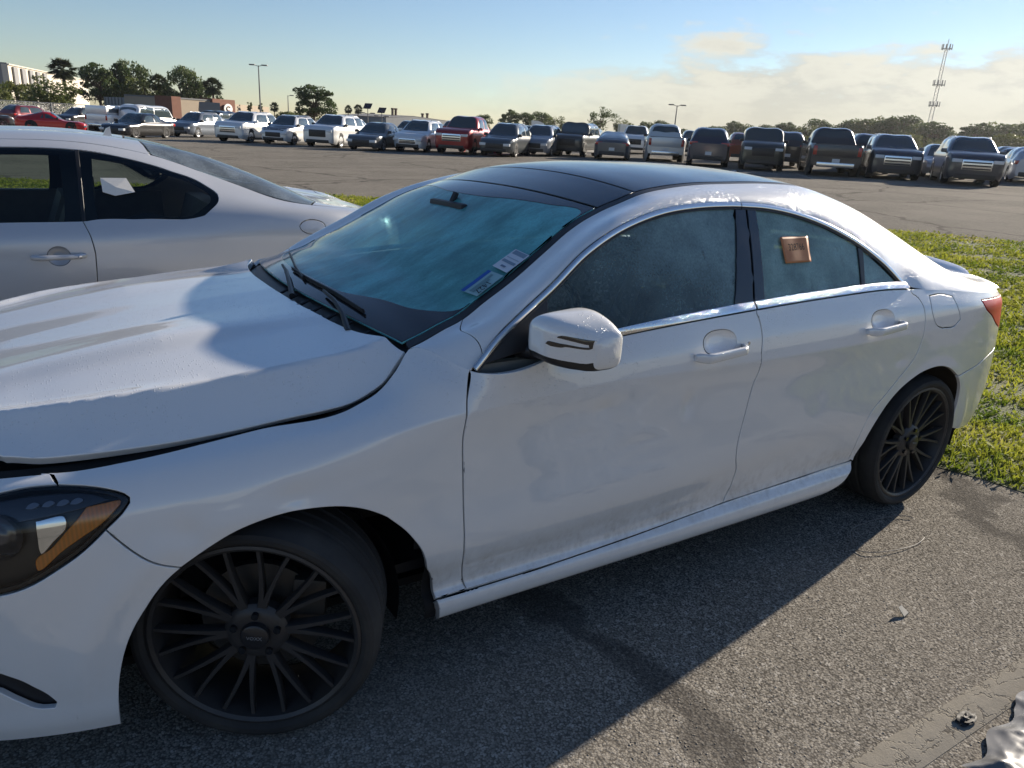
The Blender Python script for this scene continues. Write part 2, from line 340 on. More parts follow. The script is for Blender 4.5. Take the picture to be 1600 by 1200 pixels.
def side(s, u):
    """world points (near side) of the lower body at wrap length s and rail coordinate u"""
    s = np.asarray(s, float); u = np.asarray(u, float); s, u = np.broadcast_arrays(s, u)
    shp = s.shape; s = s.ravel(); u = u.ravel()
    V = hermite(ST_S, ST_V.reshape(len(ST), -1), s).reshape(-1, NR, 2)
    i = np.clip(np.floor(u).astype(int), 0, NR-2); t = (u-i)[:, None]
    r = np.arange(len(s)); g = lambda k: V[r, np.clip(k, 0, NR-1)]
    p0, p1, p2, p3 = g(i-1), g(i), g(i+1), g(i+2)
    # non-uniform tangents (by chord) keep the section fair
    l0 = np.linalg.norm(p1-p0, axis=1, keepdims=True)+1e-6; l1 = np.linalg.norm(p2-p1, axis=1, keepdims=True)+1e-6; l2 = np.linalg.norm(p3-p2, axis=1, keepdims=True)+1e-6
    m1 = ((p1-p0)/l0*l1 + (p2-p1)/l1*l0)/(l0+l1)*l1; m2 = ((p2-p1)/l1*l2 + (p3-p2)/l2*l1)/(l1+l2)*l1
    cw = (np.interp(s, [.1,.5,2.3,2.9], [0,.85,.85,.2]))[:, None]   # sharpness of the shoulder crease
    m1 = np.where((i == 8)[:, None], m1*(1-cw)+(p2-p1)*cw, m1); m2 = np.where((i == 7)[:, None], m2*(1-cw)+(p2-p1)*cw, m2)
    m1 = np.where((i == 0)[:, None], p2-p1, m1); m2 = np.where((i == NR-2)[:, None], p2-p1, m2)
    q = (2*t**3-3*t**2+1)*p1 + (t**3-2*t**2+t)*m1 + (-2*t**3+3*t**2)*p2 + (t**3-t**2)*m2
    c = plan(s); n = plan_n(s); d = q[:, 1].copy(); z = q[:, 0]
    for (dx, dz, rx, rz, dep) in DENTS:
        e = ((s-dx)/rx)**2 + ((z-dz)/rz)**2
        d = d + dep*np.exp(-e*1.6)*(1-.55*e*np.exp(-e*.5))
    # arch lips stand out a little round both wheels
    for (ax, az, R) in ((0., .30, .345), (2.699, .30, .345)):
        rr = np.hypot(c[:, 0]-ax, z-az); d = d - .007*np.exp(-((rr-R)/.035)**2)*(z > .25)
    P = np.stack([c[:, 0]-d*n[:, 0], -(c[:, 1]-d*n[:, 1]), z], -1)
    return P.reshape(shp+(3,))

def side_u(x, z):
    us = np.linspace(0, 10, 401); return np.array([np.interp(b, side(np.full(401, a), us)[:, 2], us) for a, b in zip(np.atleast_1d(x), np.atleast_1d(z))])
# ---- greenhouse: band between the window line (low) and the roof edge (up), then roof, screen and rear glass
def side_glass_w(x, z):
    b = np.interp(x, [.4,.6,1.,1.6,2.2,2.6,3.0], [.815,.835,.845,.846,.838,.820,.80]); h = np.maximum(z-.94, -.2)
    return b - .40*h - .30*h*np.abs(h)

_LO = [(.5584,.8445,.9066),(.6366,.8235,.9704),(.7167,.8038,1.0205),(.8192,.7789,1.0793),(.9597,.7391,1.1644),(1.0719,.7138,1.2126),(1.1845,.6945,1.2465),(1.3024,.6808,1.2701),(1.4194,.6741,1.2815),(1.5426,.6716,1.286),(1.6135,.6715,1.286),(1.7421,.6734,1.28),(1.9196,.6869,1.2534),(2.1001,.714,1.2018),(2.2366,.7426,1.1434),(2.3527,.7702,1.078),(2.4604,.8028,.9963)]
_UP = [(.447,.714,.9335),(.4924,.7077,.9473),(.5508,.6996,.9686),(.6112,.6912,.9883),(.6832,.6777,1.0271),(.7676,.6613,1.0693),(.9023,.6294,1.1452),(.9976,.6056,1.1991),(1.1412,.575,1.2549),(1.2154,.5721,1.2791),(1.2919,.5692,1.303),(1.403,.5675,1.3221),(1.5161,.5685,1.3337),(1.6799,.5735,1.3404),(1.8605,.575,1.3429),(2.046,.5744,1.3344),(2.25,.574,1.293),(2.45,.575,1.238),(2.65,.578,1.168),(2.85,.584,1.092),(3.02,.594,1.025),(3.16,.605,.978),(3.34,.61,.952),(3.5,.60,.935)]
_UP = [(.20,.75,.826)] + _UP
UPA = np.array(_UP)
_lo = np.array(_LO); _sh = side(np.array([2.56,2.7,2.85,3.0,3.15,3.3,3.42]), np.full(7, 10.)); _sh = np.stack([_sh[:,0], -_sh[:,1], _sh[:,2]], -1)
LOA = np.concatenate([_lo, _sh])
PAIR_L = np.array([.5584,.75,1.2,1.6,2.0,2.3,2.4604,2.7,3.0,3.3,3.42]); PAIR_U = np.array([.447,.70,1.2,1.6,2.0,2.36,2.58,2.84,3.10,3.33,3.42])
def low_c(x):
    q = hermite(LOA[:,0], LOA[:,1:], x); return np.stack([np.asarray(x, float), -q[...,0], q[...,1]], -1)
def up_c(x):
    q = hermite(UPA[:,0], UPA[:,1:], x); return np.stack([np.asarray(x, float), -q[...,0], q[...,1]], -1)
def band(a, b):
    """white band from the window line (b=0) to the roof edge (b=1); a = x of the window line"""
    a = np.asarray(a, float); b = np.asarray(b, float); a, b = np.broadcast_arrays(a, b)
    L = low_c(a); U = up_c(np.interp(a, PAIR_L, PAIR_U)); ln = np.linalg.norm(U-L, axis=-1, keepdims=True)
    y0 = np.interp(a, [.55,.9,2.2,2.5,2.8,3.4], [.30,.40,.44,.50,.62,.80]); y1 = np.interp(a, [.55,.8,1.1,1.4,2.0,2.5,3.0,3.4], [.80,.80,.88,.94,.93,.90,.93,.97])
    T0 = np.stack([y0*0, y0, np.sqrt(1-y0**2)], -1); T1 = np.stack([y1*0, y1, np.sqrt(1-y1**2)], -1)
    k = .36; P1 = L+T0*ln*k; P2 = U-T1*ln*k; b = b[..., None]
    return (1-b)**3*L + 3*(1-b)**2*b*P1 + 3*(1-b)*b*b*P2 + b**3*U
def crown(x): return hermite([.2,.447,.8,1.14,1.4,1.7,2.0,2.3,2.7,3.02,3.3,3.6], [.085,.072,.074,.060,.050,.043,.042,.044,.044,.034,.02,.02], x)
def top(x, v):
    """screen, roof and rear glass: v = -1 near edge, +1 far edge"""
    x = np.asarray(x, float); v = np.asarray(v, float); x, v = np.broadcast_arrays(x, v)
    U = up_c(x); return np.stack([x, v*(-U[...,1]), U[...,2]+crown(x)*(1-np.abs(v)**2.2)], -1)
HE = np.array([(-.80,.46,.755),(-.55,.61,.780),(-.425,.685,.791),(-.362,.715,.787),(-.295,.735,.789),(-.15,.752,.791),(.007,.752,.796),(.138,.750,.806),(.224,.748,.811),(.287,.743,.818),(.336,.740,.838),(.375,.735,.861),(.408,.725,.898),(.436,.716,.927),(.46,.710,.945)])
def hood_edge(x):
    e = hermite(HE[:,0], HE[:,1:], x); return e[...,0], e[...,1]
def hood(x, y):
    x = np.asarray(x, float); y = np.asarray(y, float); x, y = np.broadcast_arrays(x, y)
    zc = hermite([-.9,-.75,-.6,-.45,-.3,-.1,.1,.3,.45], [.715,.778,.822,.856,.886,.920,.945,.963,.975], x)
    we, ze = hood_edge(x); a = np.abs(y)
    dr = zc-ze
    t = a/we
    # shape: gentle crown, a ridge near the edge, then a fall to the shut line
    tr = .862+.042*np.clip((x+.4)/.5, 0, 1)                       # where the hood ridge runs
    k = np.clip((t-tr)/(1-tr), 0, 1); fi = np.interp(np.minimum(t, tr)/tr, [0,.2,.35,.5,.7,.85,1], [0,.012,.03,.065,.13,.185,.235])
    ki = .06; ks = np.where(k < ki, k*k/(2*ki), k-ki/2)/(1-ki/2)    # short fillet, then a straight fall to the shut line
    f = fi+(1-.235)*ks+np.clip(t-1, 0, 1)*4
    z = zc-dr*f
    z = z+.014*np.exp(-((t-tr)/.05)**2)*np.clip((-.02-x)/.3, 0, 1)*np.clip((1-t)/(1-tr), 0, 1)
    fade = np.clip((.42-x)/.5, 0, 1); q = a-.365-.03*x
    z = z+.017*np.where(q < 0, np.exp(-(q/.13)**2), np.exp(-(q/.055)**2))*fade*np.clip((a-.05)/.1, 0, 1)
    return np.stack([x, y, z], -1)
# fender corner meets the top rail of the side surface
_band0 = band
def band(a, b):
    a = np.asarray(a, float); b = np.asarray(b, float); a, b = np.broadcast_arrays(a, b); P = _band0(a, b)
    fade = np.clip((.70-a)/(.70-.5584), 0, 1)**2
    d = side(.5584-b*.1114, np.full(b.shape, 10.))-_band0(np.full(a.shape, .5584), b)
    return P+d*fade[..., None]
# door mirror housing: sections from the sail outwards (half width, front x, top z, bottom z)
MIR = np.array([(.852,.775,1.000,.955),(.862,.722,1.030,.938),(.885,.694,1.046,.928),(.925,.690,1.053,.922),(.965,.708,1.044,.916),(.995,.752,1.027,.911),(1.010,.782,1.014,.910),(1.015,.800,1.008,.914)])
MIR_Q = np.array([0,.06,.18,.42,.68,.88,.96,1.])
def mirror_s(q, t):
    q = np.asarray(q, float); t = np.asarray(t, float); q, t = np.broadcast_arrays(q, t)
    c = hermite(MIR_Q, MIR, q); w, xf, zt, zb = (c[..., i] for i in range(4)); xr = np.interp(q, [0,1], [.862,.888])
    a = 2*np.pi*t; cs, sn = np.cos(a), np.sin(a); e = 2/4.2
    px_ = np.sign(cs)*np.abs(cs)**e; pz = np.sign(sn)*np.abs(sn)**e
    x = (xf+xr)/2+px_*(xr-xf)/2; lean = .018*(1-px_)/2
    z = (zt+zb)/2+pz*(zt-zb)/2-lean*(pz > 0)*pz*.8
    return np.stack([x, -w, z], -1)
# ---------------------------------------------------------------- general car loft: stations of (half width, height) rails over length
class Loft:
    def __init__(s, st):
        s.X = np.array([a[0] for a in st], float); s.V = np.array([a[1] for a in st], float); s.K = s.V.shape[1]
    def __call__(s, x, u):
        x = np.asarray(x, float); u = np.asarray(u, float); x, u = np.broadcast_arrays(x, u); shp = x.shape; x = x.ravel(); u = u.ravel()
        V = hermite(s.X, s.V.reshape(len(s.X), -1), x).reshape(-1, s.K, 2); i = np.clip(np.floor(u).astype(int), 0, s.K-2); t = (u-i)[:, None]; r = np.arange(len(x)); g = lambda k: V[r, np.clip(k, 0, s.K-1)]
        p0, p1, p2, p3 = g(i-1), g(i), g(i+1), g(i+2); e = 1e-6
        l0 = np.linalg.norm(p1-p0, axis=1, keepdims=True)+e; l1 = np.linalg.norm(p2-p1, axis=1, keepdims=True)+e; l2 = np.linalg.norm(p3-p2, axis=1, keepdims=True)+e
        m1 = ((p1-p0)/l0*l1+(p2-p1)/l1*l0)/(l0+l1)*l1; m2 = ((p2-p1)/l1*l2+(p3-p2)/l2*l1)/(l1+l2)*l1
        m1 = np.where((i == 0)[:, None], p2-p1, m1); m2 = np.where((i == s.K-2)[:, None], (p2-p1)*np.array([1., .0]), m2)
        q = (2*t**3-3*t**2+1)*p1+(t**3-2*t**2+t)*m1+(-2*t**3+3*t**2)*p2+(t**3-t**2)*m2
        return np.stack([x, -q[:, 0], q[:, 1]], -1).reshape(shp+(3,))
COUPE = Loft([
 (-2.95, [(.40,.25),(.44,.30),(.46,.42),(.46,.52),(.45,.58),(.40,.62),(.34,.645),(.25,.66),(0,.67)]),
 (-2.80, [(.68,.22),(.74,.28),(.76,.42),(.76,.55),(.74,.63),(.66,.69),(.58,.71),(.40,.725),(0,.735)]),
 (-2.45, [(.78,.20),(.84,.28),(.86,.45),(.86,.60),(.84,.70),(.78,.76),(.68,.785),(.45,.80),(0,.815)]),
 (-1.9, [(.82,.20),(.87,.28),(.88,.48),(.88,.66),(.865,.76),(.81,.83),(.72,.855),(.48,.875),(0,.895)]),
 (-1.50, [(.82,.20),(.865,.28),(.875,.50),(.875,.70),(.86,.82),(.82,.90),(.74,.925),(.52,.945),(0,.975)]),
 (-1.30, [(.82,.20),(.865,.28),(.875,.50),(.875,.72),(.862,.84),(.825,.915),(.745,1.00),(.60,1.05),(0,1.10)]),
 (-.92, [(.82,.20),(.865,.28),(.878,.50),(.878,.74),(.868,.85),(.830,.925),(.650,1.20),(.54,1.26),(0,1.295)]),
 (-.40, [(.82,.20),(.865,.28),(.880,.50),(.880,.75),(.870,.855),(.832,.928),(.618,1.252),(.51,1.312),(0,1.338)]),
 (.00, [(.82,.20),(.868,.28),(.882,.50),(.882,.76),(.872,.86),(.836,.932),(.618,1.248),(.51,1.310),(0,1.335)]),
 (.28, [(.82,.20),(.87,.28),(.886,.50),(.886,.77),(.876,.87),(.842,.945),(.650,1.188),(.52,1.272),(0,1.302)]),
 (.55, [(.82,.20),(.87,.28),(.888,.50),(.888,.78),(.878,.88),(.846,.958),(.695,1.092),(.54,1.208),(0,1.245)]),
 (.80, [(.82,.20),(.87,.28),(.888,.50),(.886,.78),(.874,.885),(.842,.965),(.725,1.030),(.555,1.128),(0,1.165)]),
 (1.00, [(.81,.22),(.86,.30),(.880,.50),(.876,.78),(.862,.885),(.828,.962),(.730,1.000),(.565,1.058),(0,1.095)]),
 (1.20, [(.79,.24),(.84,.32),(.858,.50),(.852,.77),(.836,.88),(.800,.952),(.715,.978),(.57,.995),(0,1.020)]),
 (1.40, [(.74,.27),(.79,.35),(.806,.50),(.798,.76),(.78,.87),(.744,.935),(.665,.955),(.52,.967),(0,.982)]),
 (1.58, [(.66,.30),(.70,.38),(.712,.50),(.700,.74),(.68,.85),(.640,.908),(.575,.928),(.45,.942),(0,.955)]),
 (1.68, [(.52,.34),(.56,.40),(.57,.52),(.56,.70),(.54,.80),(.50,.86),(.45,.885),(.36,.90),(0,.91)]),
])
CO_Y = 2.635
def coupe(x, u):
    P = COUPE(x, u); return P+np.array([0, CO_Y, 0.])
COUPE.V[4:, 7, 1] -= .020; COUPE.V[4:, 8, 1] -= .036
# panel lines of the sedan: (wrap length, rail) on the body side, (x, z) on the side glass
BK = {
 'door_front': [[0.5557,9.963],[0.5372,8.597],[0.5327,7.925],[0.5269,7.308],[0.5336,6.256],[0.5404,5.392],[0.5619,2.429]],
 'door_bottom': [[0.5613,2.387],[0.7867,2.399],[1.0551,2.557],[1.5632,3.02],[1.9677,3.051],[2.2555,3.11]],
 'door_split': [[1.5872,9.934],[1.5973,9.632],[1.6023,9.158],[1.5981,8.365],[1.5974,7.373],[1.5873,6.814],[1.5733,5.946],[1.562,5.394],[1.5881,4.585],[1.5862,3.793],[1.5632,3.02]],
 'rdoor_rear': [[2.4723,9.875],[2.5053,9.647],[2.5256,9.299],[2.5332,8.719],[2.5307,7.778],[2.5154,6.886],[2.4664,6.279],[2.4145,5.818],[2.3626,5.425],[2.3008,4.961],[2.2703,4.239],[2.2549,3.18]],
 'rear_arch': [[2.2831,3.073],[2.3036,3.721],[2.3331,4.327],[2.3772,4.908],[2.4341,5.397],[2.5138,5.805],[2.604,6.074],[2.7012,6.122],[2.7863,5.919],[2.8611,5.554],[2.908,5.08],[2.9371,4.459],[2.9441,3.957],[2.9825,2.995]],
 'front_arch': [[-0.2857,1.861],[-0.2714,3.323],[-0.2466,4.317],[-0.214,5.069],[-0.1772,5.662],[-0.143,6.029],[-0.0907,6.361],[-0.0325,6.674],[0.0528,6.84],[0.1237,6.777],[0.198,6.603],[0.2665,6.325],[0.3347,5.901],[0.3874,5.563],[0.4246,5.239],[0.4543,4.171],[0.4651,2.886],[0.4551,1.389]],
 'bumper_split': [[-0.2712,7.385],[-0.2541,7.058],[-0.1725,6.191],[-0.143,6.029]],
 'headlamp': [[-0.4589,9.104],[-0.4184,9.189],[-0.3587,9.141],[-0.298,8.855],[-0.254,8.558],[-0.2315,8.345],[-0.223,8.156],[-0.2311,7.931],[-0.259,7.498],[-0.3056,6.987],[-0.3656,6.56],[-0.4251,6.239],[-0.466,6.155]],
 'fsplit': [[-0.3761,9.625],[-0.356,9.108]],
 'vent': [[-0.4928,3.618],[-0.4552,3.233],[-0.4217,2.617],[-0.405,2.095],[-0.4092,1.852],[-0.4362,1.906],[-0.4702,2.406],[-0.4998,3.0]],
 'hood_low': [[-0.3985,9.773],[-0.3466,9.678],[-0.2184,9.692],[-0.056,9.867],[0.1186,9.979],[0.2927,9.962],[0.3476,9.938],[0.3798,9.94],[0.4122,9.884],[0.4443,9.92]],
 'rear_split': [[2.8611,5.554],[2.9931,5.668],[3.1957,6.007]],
 'fuel': [[2.5871,9.694],[2.6744,9.792],[2.7568,9.659],[2.7724,9.099],[2.7982,8.288],[2.7674,7.98],[2.6654,7.926],[2.6192,8.172],[2.5841,8.93]],
 'belt': [[0.5636,9.979],[1.0331,9.891],[1.5875,9.956],[1.9774,9.895],[2.4661,9.93]],
 'sill_bot': [[0.4529,0.986],[1.0522,1.159],[1.4537,1.649],[1.9451,1.8],[2.1719,1.755]],
 'tail': [[2.9873,9.348],[3.1696,8.082],[3.2291,7.33],[3.0608,8.27]],
 'handle1': [[1.2951,8.508],[1.5083,8.792]],
 'handle2': [[2.1451,8.441],[2.3561,8.593]],
 'crease': [[0.3972,7.991],[0.759,8.098],[1.5971,8.015],[2.5127,7.943]],
 'win_front': [[0.815,1.053],[0.8814,1.0969],[0.9514,1.1357],[1.0707,1.1878],[1.176,1.2227],[1.2945,1.2499],[1.4115,1.2625],[1.5169,1.2666],[1.5989,1.2672]],
 'win_front_b': [[1.4988,0.988],[1.2584,0.9742],[1.0211,0.9586],[0.791,0.9389]],
 'win_rear': [[1.7029,1.2647],[1.7804,1.2584],[1.9109,1.2353],[2.0894,1.1791],[2.1992,1.134]],
 'win_rear_b': [[2.1719,0.9989],[1.8911,0.9951],[1.6461,0.9914]],
 'win_q': [[2.23,1.1201],[2.3132,1.0667],[2.4077,1.0018]],
 'win_q_b': [[2.1953,0.9986]],
 'paper': [[1.78,1.1763],[1.9259,1.1768],[1.9144,1.0966],[1.7786,1.0963]],
}
# ---------------------------------------------------------------- materials of the sedan
def paint_white():
    m = Mat('white_paint'); x, y, z = m.xyz()
    # road dirt low on the body: streaks of thin brown film
    n1 = m.noise(9, 5, .65); n2 = m.noise(48, 4, .65, map_=(1, 1, .7))
    low = m.math('MULTIPLY', m.math('MULTIPLY', m.step(z, .46, .30), m.step(z, .255, .30, .25, 1.0)), m.step(x, -.2, .35, .1, 1.0)); film = m.math('MULTIPLY', low, m.step(m.math('ADD', m.math('MULTIPLY', n1, .55), m.math('MULTIPLY', n2, .6)), .40, .95), clamp=True)
    spots = m.math('MULTIPLY', m.step(m.voronoi(55), .10, .05), m.step(m.noise(3, 2), .55, .68)); spots = m.math('MULTIPLY', spots, m.step(z, .75, .4))
    col = m.mix(m.math('MULTIPLY', film, .72), (.80, .80, .795), (.22, .17, .115)); col = m.mix(m.math('MULTIPLY', spots, .5), col, (.22, .18, .14))
    col = m.mix(m.math('MULTIPLY', m.noise(2.2, 3), .10), col, (.66, .66, .66))
    m.set(Base_Color=col, Roughness=m.math('ADD', .32, m.math('MULTIPLY', film, .4)), Coat_Weight=m.math('SUBTRACT', 1.0, m.math('MULTIPLY', film, .8))); m.p.inputs['Coat Roughness'].default_value = .028; m.p.inputs['Coat IOR'].default_value = 1.85
    # dew: drops standing on the upper surfaces, sheets of runnels on the shoulders
    cell = m.voronoi(185); rnd = m.voronoi(185, out='Color'); sz = m.n.new('ShaderNodeSeparateColor'); m.l.new(rnd, sz.inputs[0])
    rad = m.math('MULTIPLY', m.math('POWER', sz.outputs[0], 2.2), .42)
    drop = m.math('SUBTRACT', 1.0, m.math('DIVIDE', cell, m.math('MAXIMUM', rad, .05)), clamp=True)
    patch = m.step(m.noise(5.5, 4, .6), .36, .56); hz = m.step(z, .74, .84); drop = m.math('MULTIPLY', m.math('MULTIPLY', m.math('POWER', drop, .6), patch), hz)
    run = m.noise(75, 4, .65, map_=(1, 1, .5)); runm = m.math('MULTIPLY', m.step(run, .50, .62), m.math('MULTIPLY', m.step(m.noise(4.0, 3, .6), .42, .58), m.step(z, .90, 1.02)))
    runm = m.math('MULTIPLY', runm, m.math('MULTIPLY', m.step(x, .75, 1.1), m.step(x, 2.45, 2.2)))
    h = m.math('ADD', m.math('MULTIPLY', drop, .0013), m.math('MULTIPLY', runm, .00050))
    b = m.bump(h, 1.0, 1.0, 'Coat Normal'); m.l.new(b, m.p.inputs['Normal'])
    return m.m
WHITE = paint_white()
BLACK_TRIM = simple('black_trim', (.018, .018, .02), .42, vary=.3, vscale=30)
BLACK_GLOSS = simple('black_gloss', (.012, .012, .014), .12, coat=.6)
def black_roof():
    m = Mat('black_roof_glass'); d = m.noise(7, 5, .65); s_ = m.voronoi(60); wet = m.math('MULTIPLY', m.step(s_, .16, .08), m.step(m.noise(9, 3), .5, .62))
    m.set(Base_Color=m.mix(m.step(d, .4, .75), (.012, .013, .017), (.035, .036, .04)), Roughness=m.math('ADD', .13, m.math('MULTIPLY', d, .18)), Coat_Weight=.5)
    m.bump(m.math('MULTIPLY', wet, .0006), 1.0, 1.0); return m.m
BLACK_ROOF = black_roof()
CHROME = simple('satin_chrome', (.78, .79, .80), .14, metal=1.0)
def chrome_wet():
    m = Mat('wet_chrome'); m.set(Base_Color=(.80, .81, .82), Metallic=1.0, Roughness=.12); d = m.voronoi(150); m.bump(m.math('MULTIPLY', m.step(d, .32, .06), m.step(m.noise(12, 2), .35, .6)), .9, .0012); return m.m
CHROME_WET = chrome_wet()
SHELL = simple('inner_shell', (.010, .010, .011), .8)
RUBBER = None
def tyre_mat():
    m = Mat('tyre_rubber'); d = m.noise(5, 4, .6); g = m.noise(160, 3, .7)
    m.set(Base_Color=m.mix(m.step(d, .35, .75), (.016, .016, .017), (.045, .042, .038)), Roughness=.78); m.bump(g, .35, .002); return m.m
RUBBER = tyre_mat()
RIM = simple('satin_black_alloy', (.045, .043, .043), .42, metal=.2, vary=.35, vscale=14)
def fog_glass(name, tint, fog, density, grad=False, streak=True, rough=.03, vmap=(1, 1, 1)):
    """tempered glass with condensation: beads and runnels scatter, wiped places stay clear"""
    m = Mat(name); n = m.n; l = m.l
    a = m.noise(3.2, 4, .6); f = m.noise(150, 2, .6); g = m.noise(26, 3, .6, map_=(1, 1, .16))
    fac = m.math('ADD', density, m.math('MULTIPLY', m.math('SUBTRACT', a, .5), .40))
    fac = m.math('ADD', fac, m.math('MULTIPLY', m.math('SUBTRACT', f, .5), .45))
    if grad: X, Y, Z = m.xyz(); fac = m.math('ADD', fac, m.math('ADD', m.step(X, .8, 1.7, -.22, .12), m.step(Z, .95, 1.25, -.16, .14)))
    if streak: fac = m.math('SUBTRACT', fac, m.math('MULTIPLY', m.step(g, .62, .74), .16))
    fac = m.math('MULTIPLY', fac, 1.0, clamp=True)
    tr = n.new('ShaderNodeBsdfTransparent'); tr.inputs[0].default_value = (*tint, 1)
    fc = m.mix(m.step(m.noise(5, 4, .6, map_=vmap), .30, .72), tuple(c*.5 for c in fog), fog)
    df = n.new('ShaderNodeBsdfDiffuse'); l.new(fc, df.inputs[0])
    tl = n.new('ShaderNodeBsdfTranslucent'); l.new(fc, tl.inputs[0])
    m1 = n.new('ShaderNodeMixShader'); m1.inputs[0].default_value = .28; l.new(df.outputs[0], m1.inputs[1]); l.new(tl.outputs[0], m1.inputs[2])
    m2 = n.new('ShaderNodeMixShader'); l.new(fac, m2.inputs[0]); l.new(tr.outputs[0], m2.inputs[1]); l.new(m1.outputs[0], m2.inputs[2])
    gl = n.new('ShaderNodeBsdfGlossy'); gl.inputs['Roughness'].default_value = rough
    bp = n.new('ShaderNodeBump'); bp.inputs['Strength'].default_value = .5; bp.inputs['Distance'].default_value = .0006; dv = m.voronoi(170); l.new(m.math('MULTIPLY', m.step(dv, .30, .05), m.step(m.noise(6, 3), .48, .60)), bp.inputs['Height'])
    l.new(bp.outputs[0], gl.inputs['Normal'])
    fr = n.new('ShaderNodeFresnel'); fr.inputs[0].default_value = 1.5; l.new(bp.outputs[0], fr.inputs['Normal'])
    m3 = n.new('ShaderNodeMixShader'); l.new(fr.outputs[0], m3.inputs[0]); l.new(m2.outputs[0], m3.inputs[1]); l.new(gl.outputs[0], m3.inputs[2]); l.new(m3.outputs[0], m.out.inputs[0])
    return m.m
GLASS_SIDE = fog_glass('fogged_side_glass', (.58, .74, .72), (.58, .86, .88), .42, grad=True)
GLASS_SIDE_R = fog_glass('fogged_rear_side_glass', (.58, .76, .70), (.58, .90, .84), .66)
GLASS_FAR = fog_glass('fogged_far_glass', (.80, .92, .90), (.50, .68, .64), .22, streak=False)
GLASS_WS = fog_glass('fogged_windscreen', (.46, .80, .82), (.26, .84, .86), .84, vmap=(.8, 1.9, 1))

# ---------------------------------------------------------------- the white sedan
SED = empty('parked_sedan', (1.35, 0, 0), label='white four-door sedan with black wheels, fogged windows and its hood ajar', cat='car')
SL = tuple(-c for c in SED.location)
USC = (1, .075)
def sp(name, mat, edges, step=.014, parent=SED, both=True, **k):
    """body-side panel on the near side, and its twin on the far side"""
    po = outline(edges, step, USC); k = dict(sc=USC, ref=(0, -1, .2), eb=.02, **k)
    loc = SL if parent is SED else None
    V, F, N = sheet(side, po, step, **k); o = mesh_obj(name, V, F, mat, parent, loc=loc, normals=N); o2 = None
    if both:
        m = np.array([1, -1, 1]); o2 = mesh_obj(name, V*m, [tuple(reversed([int(i) for i in f])) for f in F], mat, SED, loc=SL, normals=N*m)
    return o, o2
B = {k: [tuple(q) for q in v] for k, v in BK.items()}
fa, ra, hl = B['front_arch'], B['rear_arch'], B['headlamp']
hood_line = [(-.376, 9.72)] + [(s, min(u, 10)) for s, u in B['hood_low'] if s > -.35][:-1] + [(.4443, 10.)]
_jc = side(np.linspace(.44, .5584, 60), np.full(60, 10.))
def at_corner(P): return (np.linalg.norm(P[:, None]-_jc[None], axis=-1).min(1) < .008) & (P[:, 0] > .446) & (P[:, 0] < .556)
# fender
fen_tip = [(-.2712, 7.385)] + hl[7:8] + hl[6:7] + hl[5:6] + hl[4:5] + hl[3:4] + [(-.356, 9.13)]
sp('fender', WHITE, [hood_line, [hood_line[-1], (.5557, 10.0)], [(.5557, 10.)]+B['door_front'][1:], [B['door_front'][-1], (.4669, 2.44)], [(.4669, 2.44)]+[q for q in fa if q[1] > 2.7 and q[0] > -.143][::-1]+[(-.143, 6.029)], B['bumper_split'][::-1], fen_tip, [(-.356, 9.13), (-.376, 9.72)]], noskirt=at_corner)
# front bumper, both halves in one piece, with the lamp notches and the corner vents
bump_out = [[(-.376, 9.72), (-.356, 9.13)], [(-.356, 9.13), hl[1], hl[0], (-.56, 8.9), (-.66, 8.45), (-.72, 7.8)], [(-.72, 7.8), (-.68, 7.0), (-.58, 6.45), hl[12], hl[11], hl[10], hl[9], (-.2712, 7.385)], B['bumper_split'], [(-.143, 6.029)]+[q for q in fa if q[0] < -.15][::-1]+[(-.291, .0)], [(-.291, 0.), (-1.45, 0.)], [(-1.45, 0.), (-1.45, 10.)], [(-1.45, 10.), (-.376, 9.72)]]
vent = outline([B['vent'][:4], B['vent'][3:5], B['vent'][4:], [B['vent'][-1], (-.56, 3.55), (-.56, 3.9), B['vent'][0]]], .012, USC)
po = outline(bump_out, .018, USC)
V, F, N = sheet(side, po, .018, sc=USC, holes=[vent], ref=(0, -1, .2), eb=.02, noskirt=lambda P: np.abs(P[:, 1]) < .03, mirror='both')
bumper = mesh_obj('front_bumper', V, F, WHITE, SED, loc=SL, normals=N)
for mi in (None, 'only'):
    V, F, N = sheet(side, vent, .015, sc=USC, ref=(0, -1, .2), eb=.02, off=-.018, gap=-.01, mirror=mi); mesh_obj('vent', V, F, BLACK_TRIM, bumper, normals=N)
gp = outline([[(-1.45, 6.2), (-1.0, 6.4), (-.92, 7.4), (-1.0, 8.6), (-1.45, 8.9)], [(-1.45, 8.9), (-1.45, 6.2)]], .02, USC)
V, F, N = sheet(side, gp, .02, sc=USC, ref=(-1, 0, .2), eb=.02, off=.006, noskirt=lambda P: np.abs(P[:, 1]) < .03, mirror='both'); grille = mesh_obj('grille', V, F, BLACK_TRIM, bumper, normals=N)
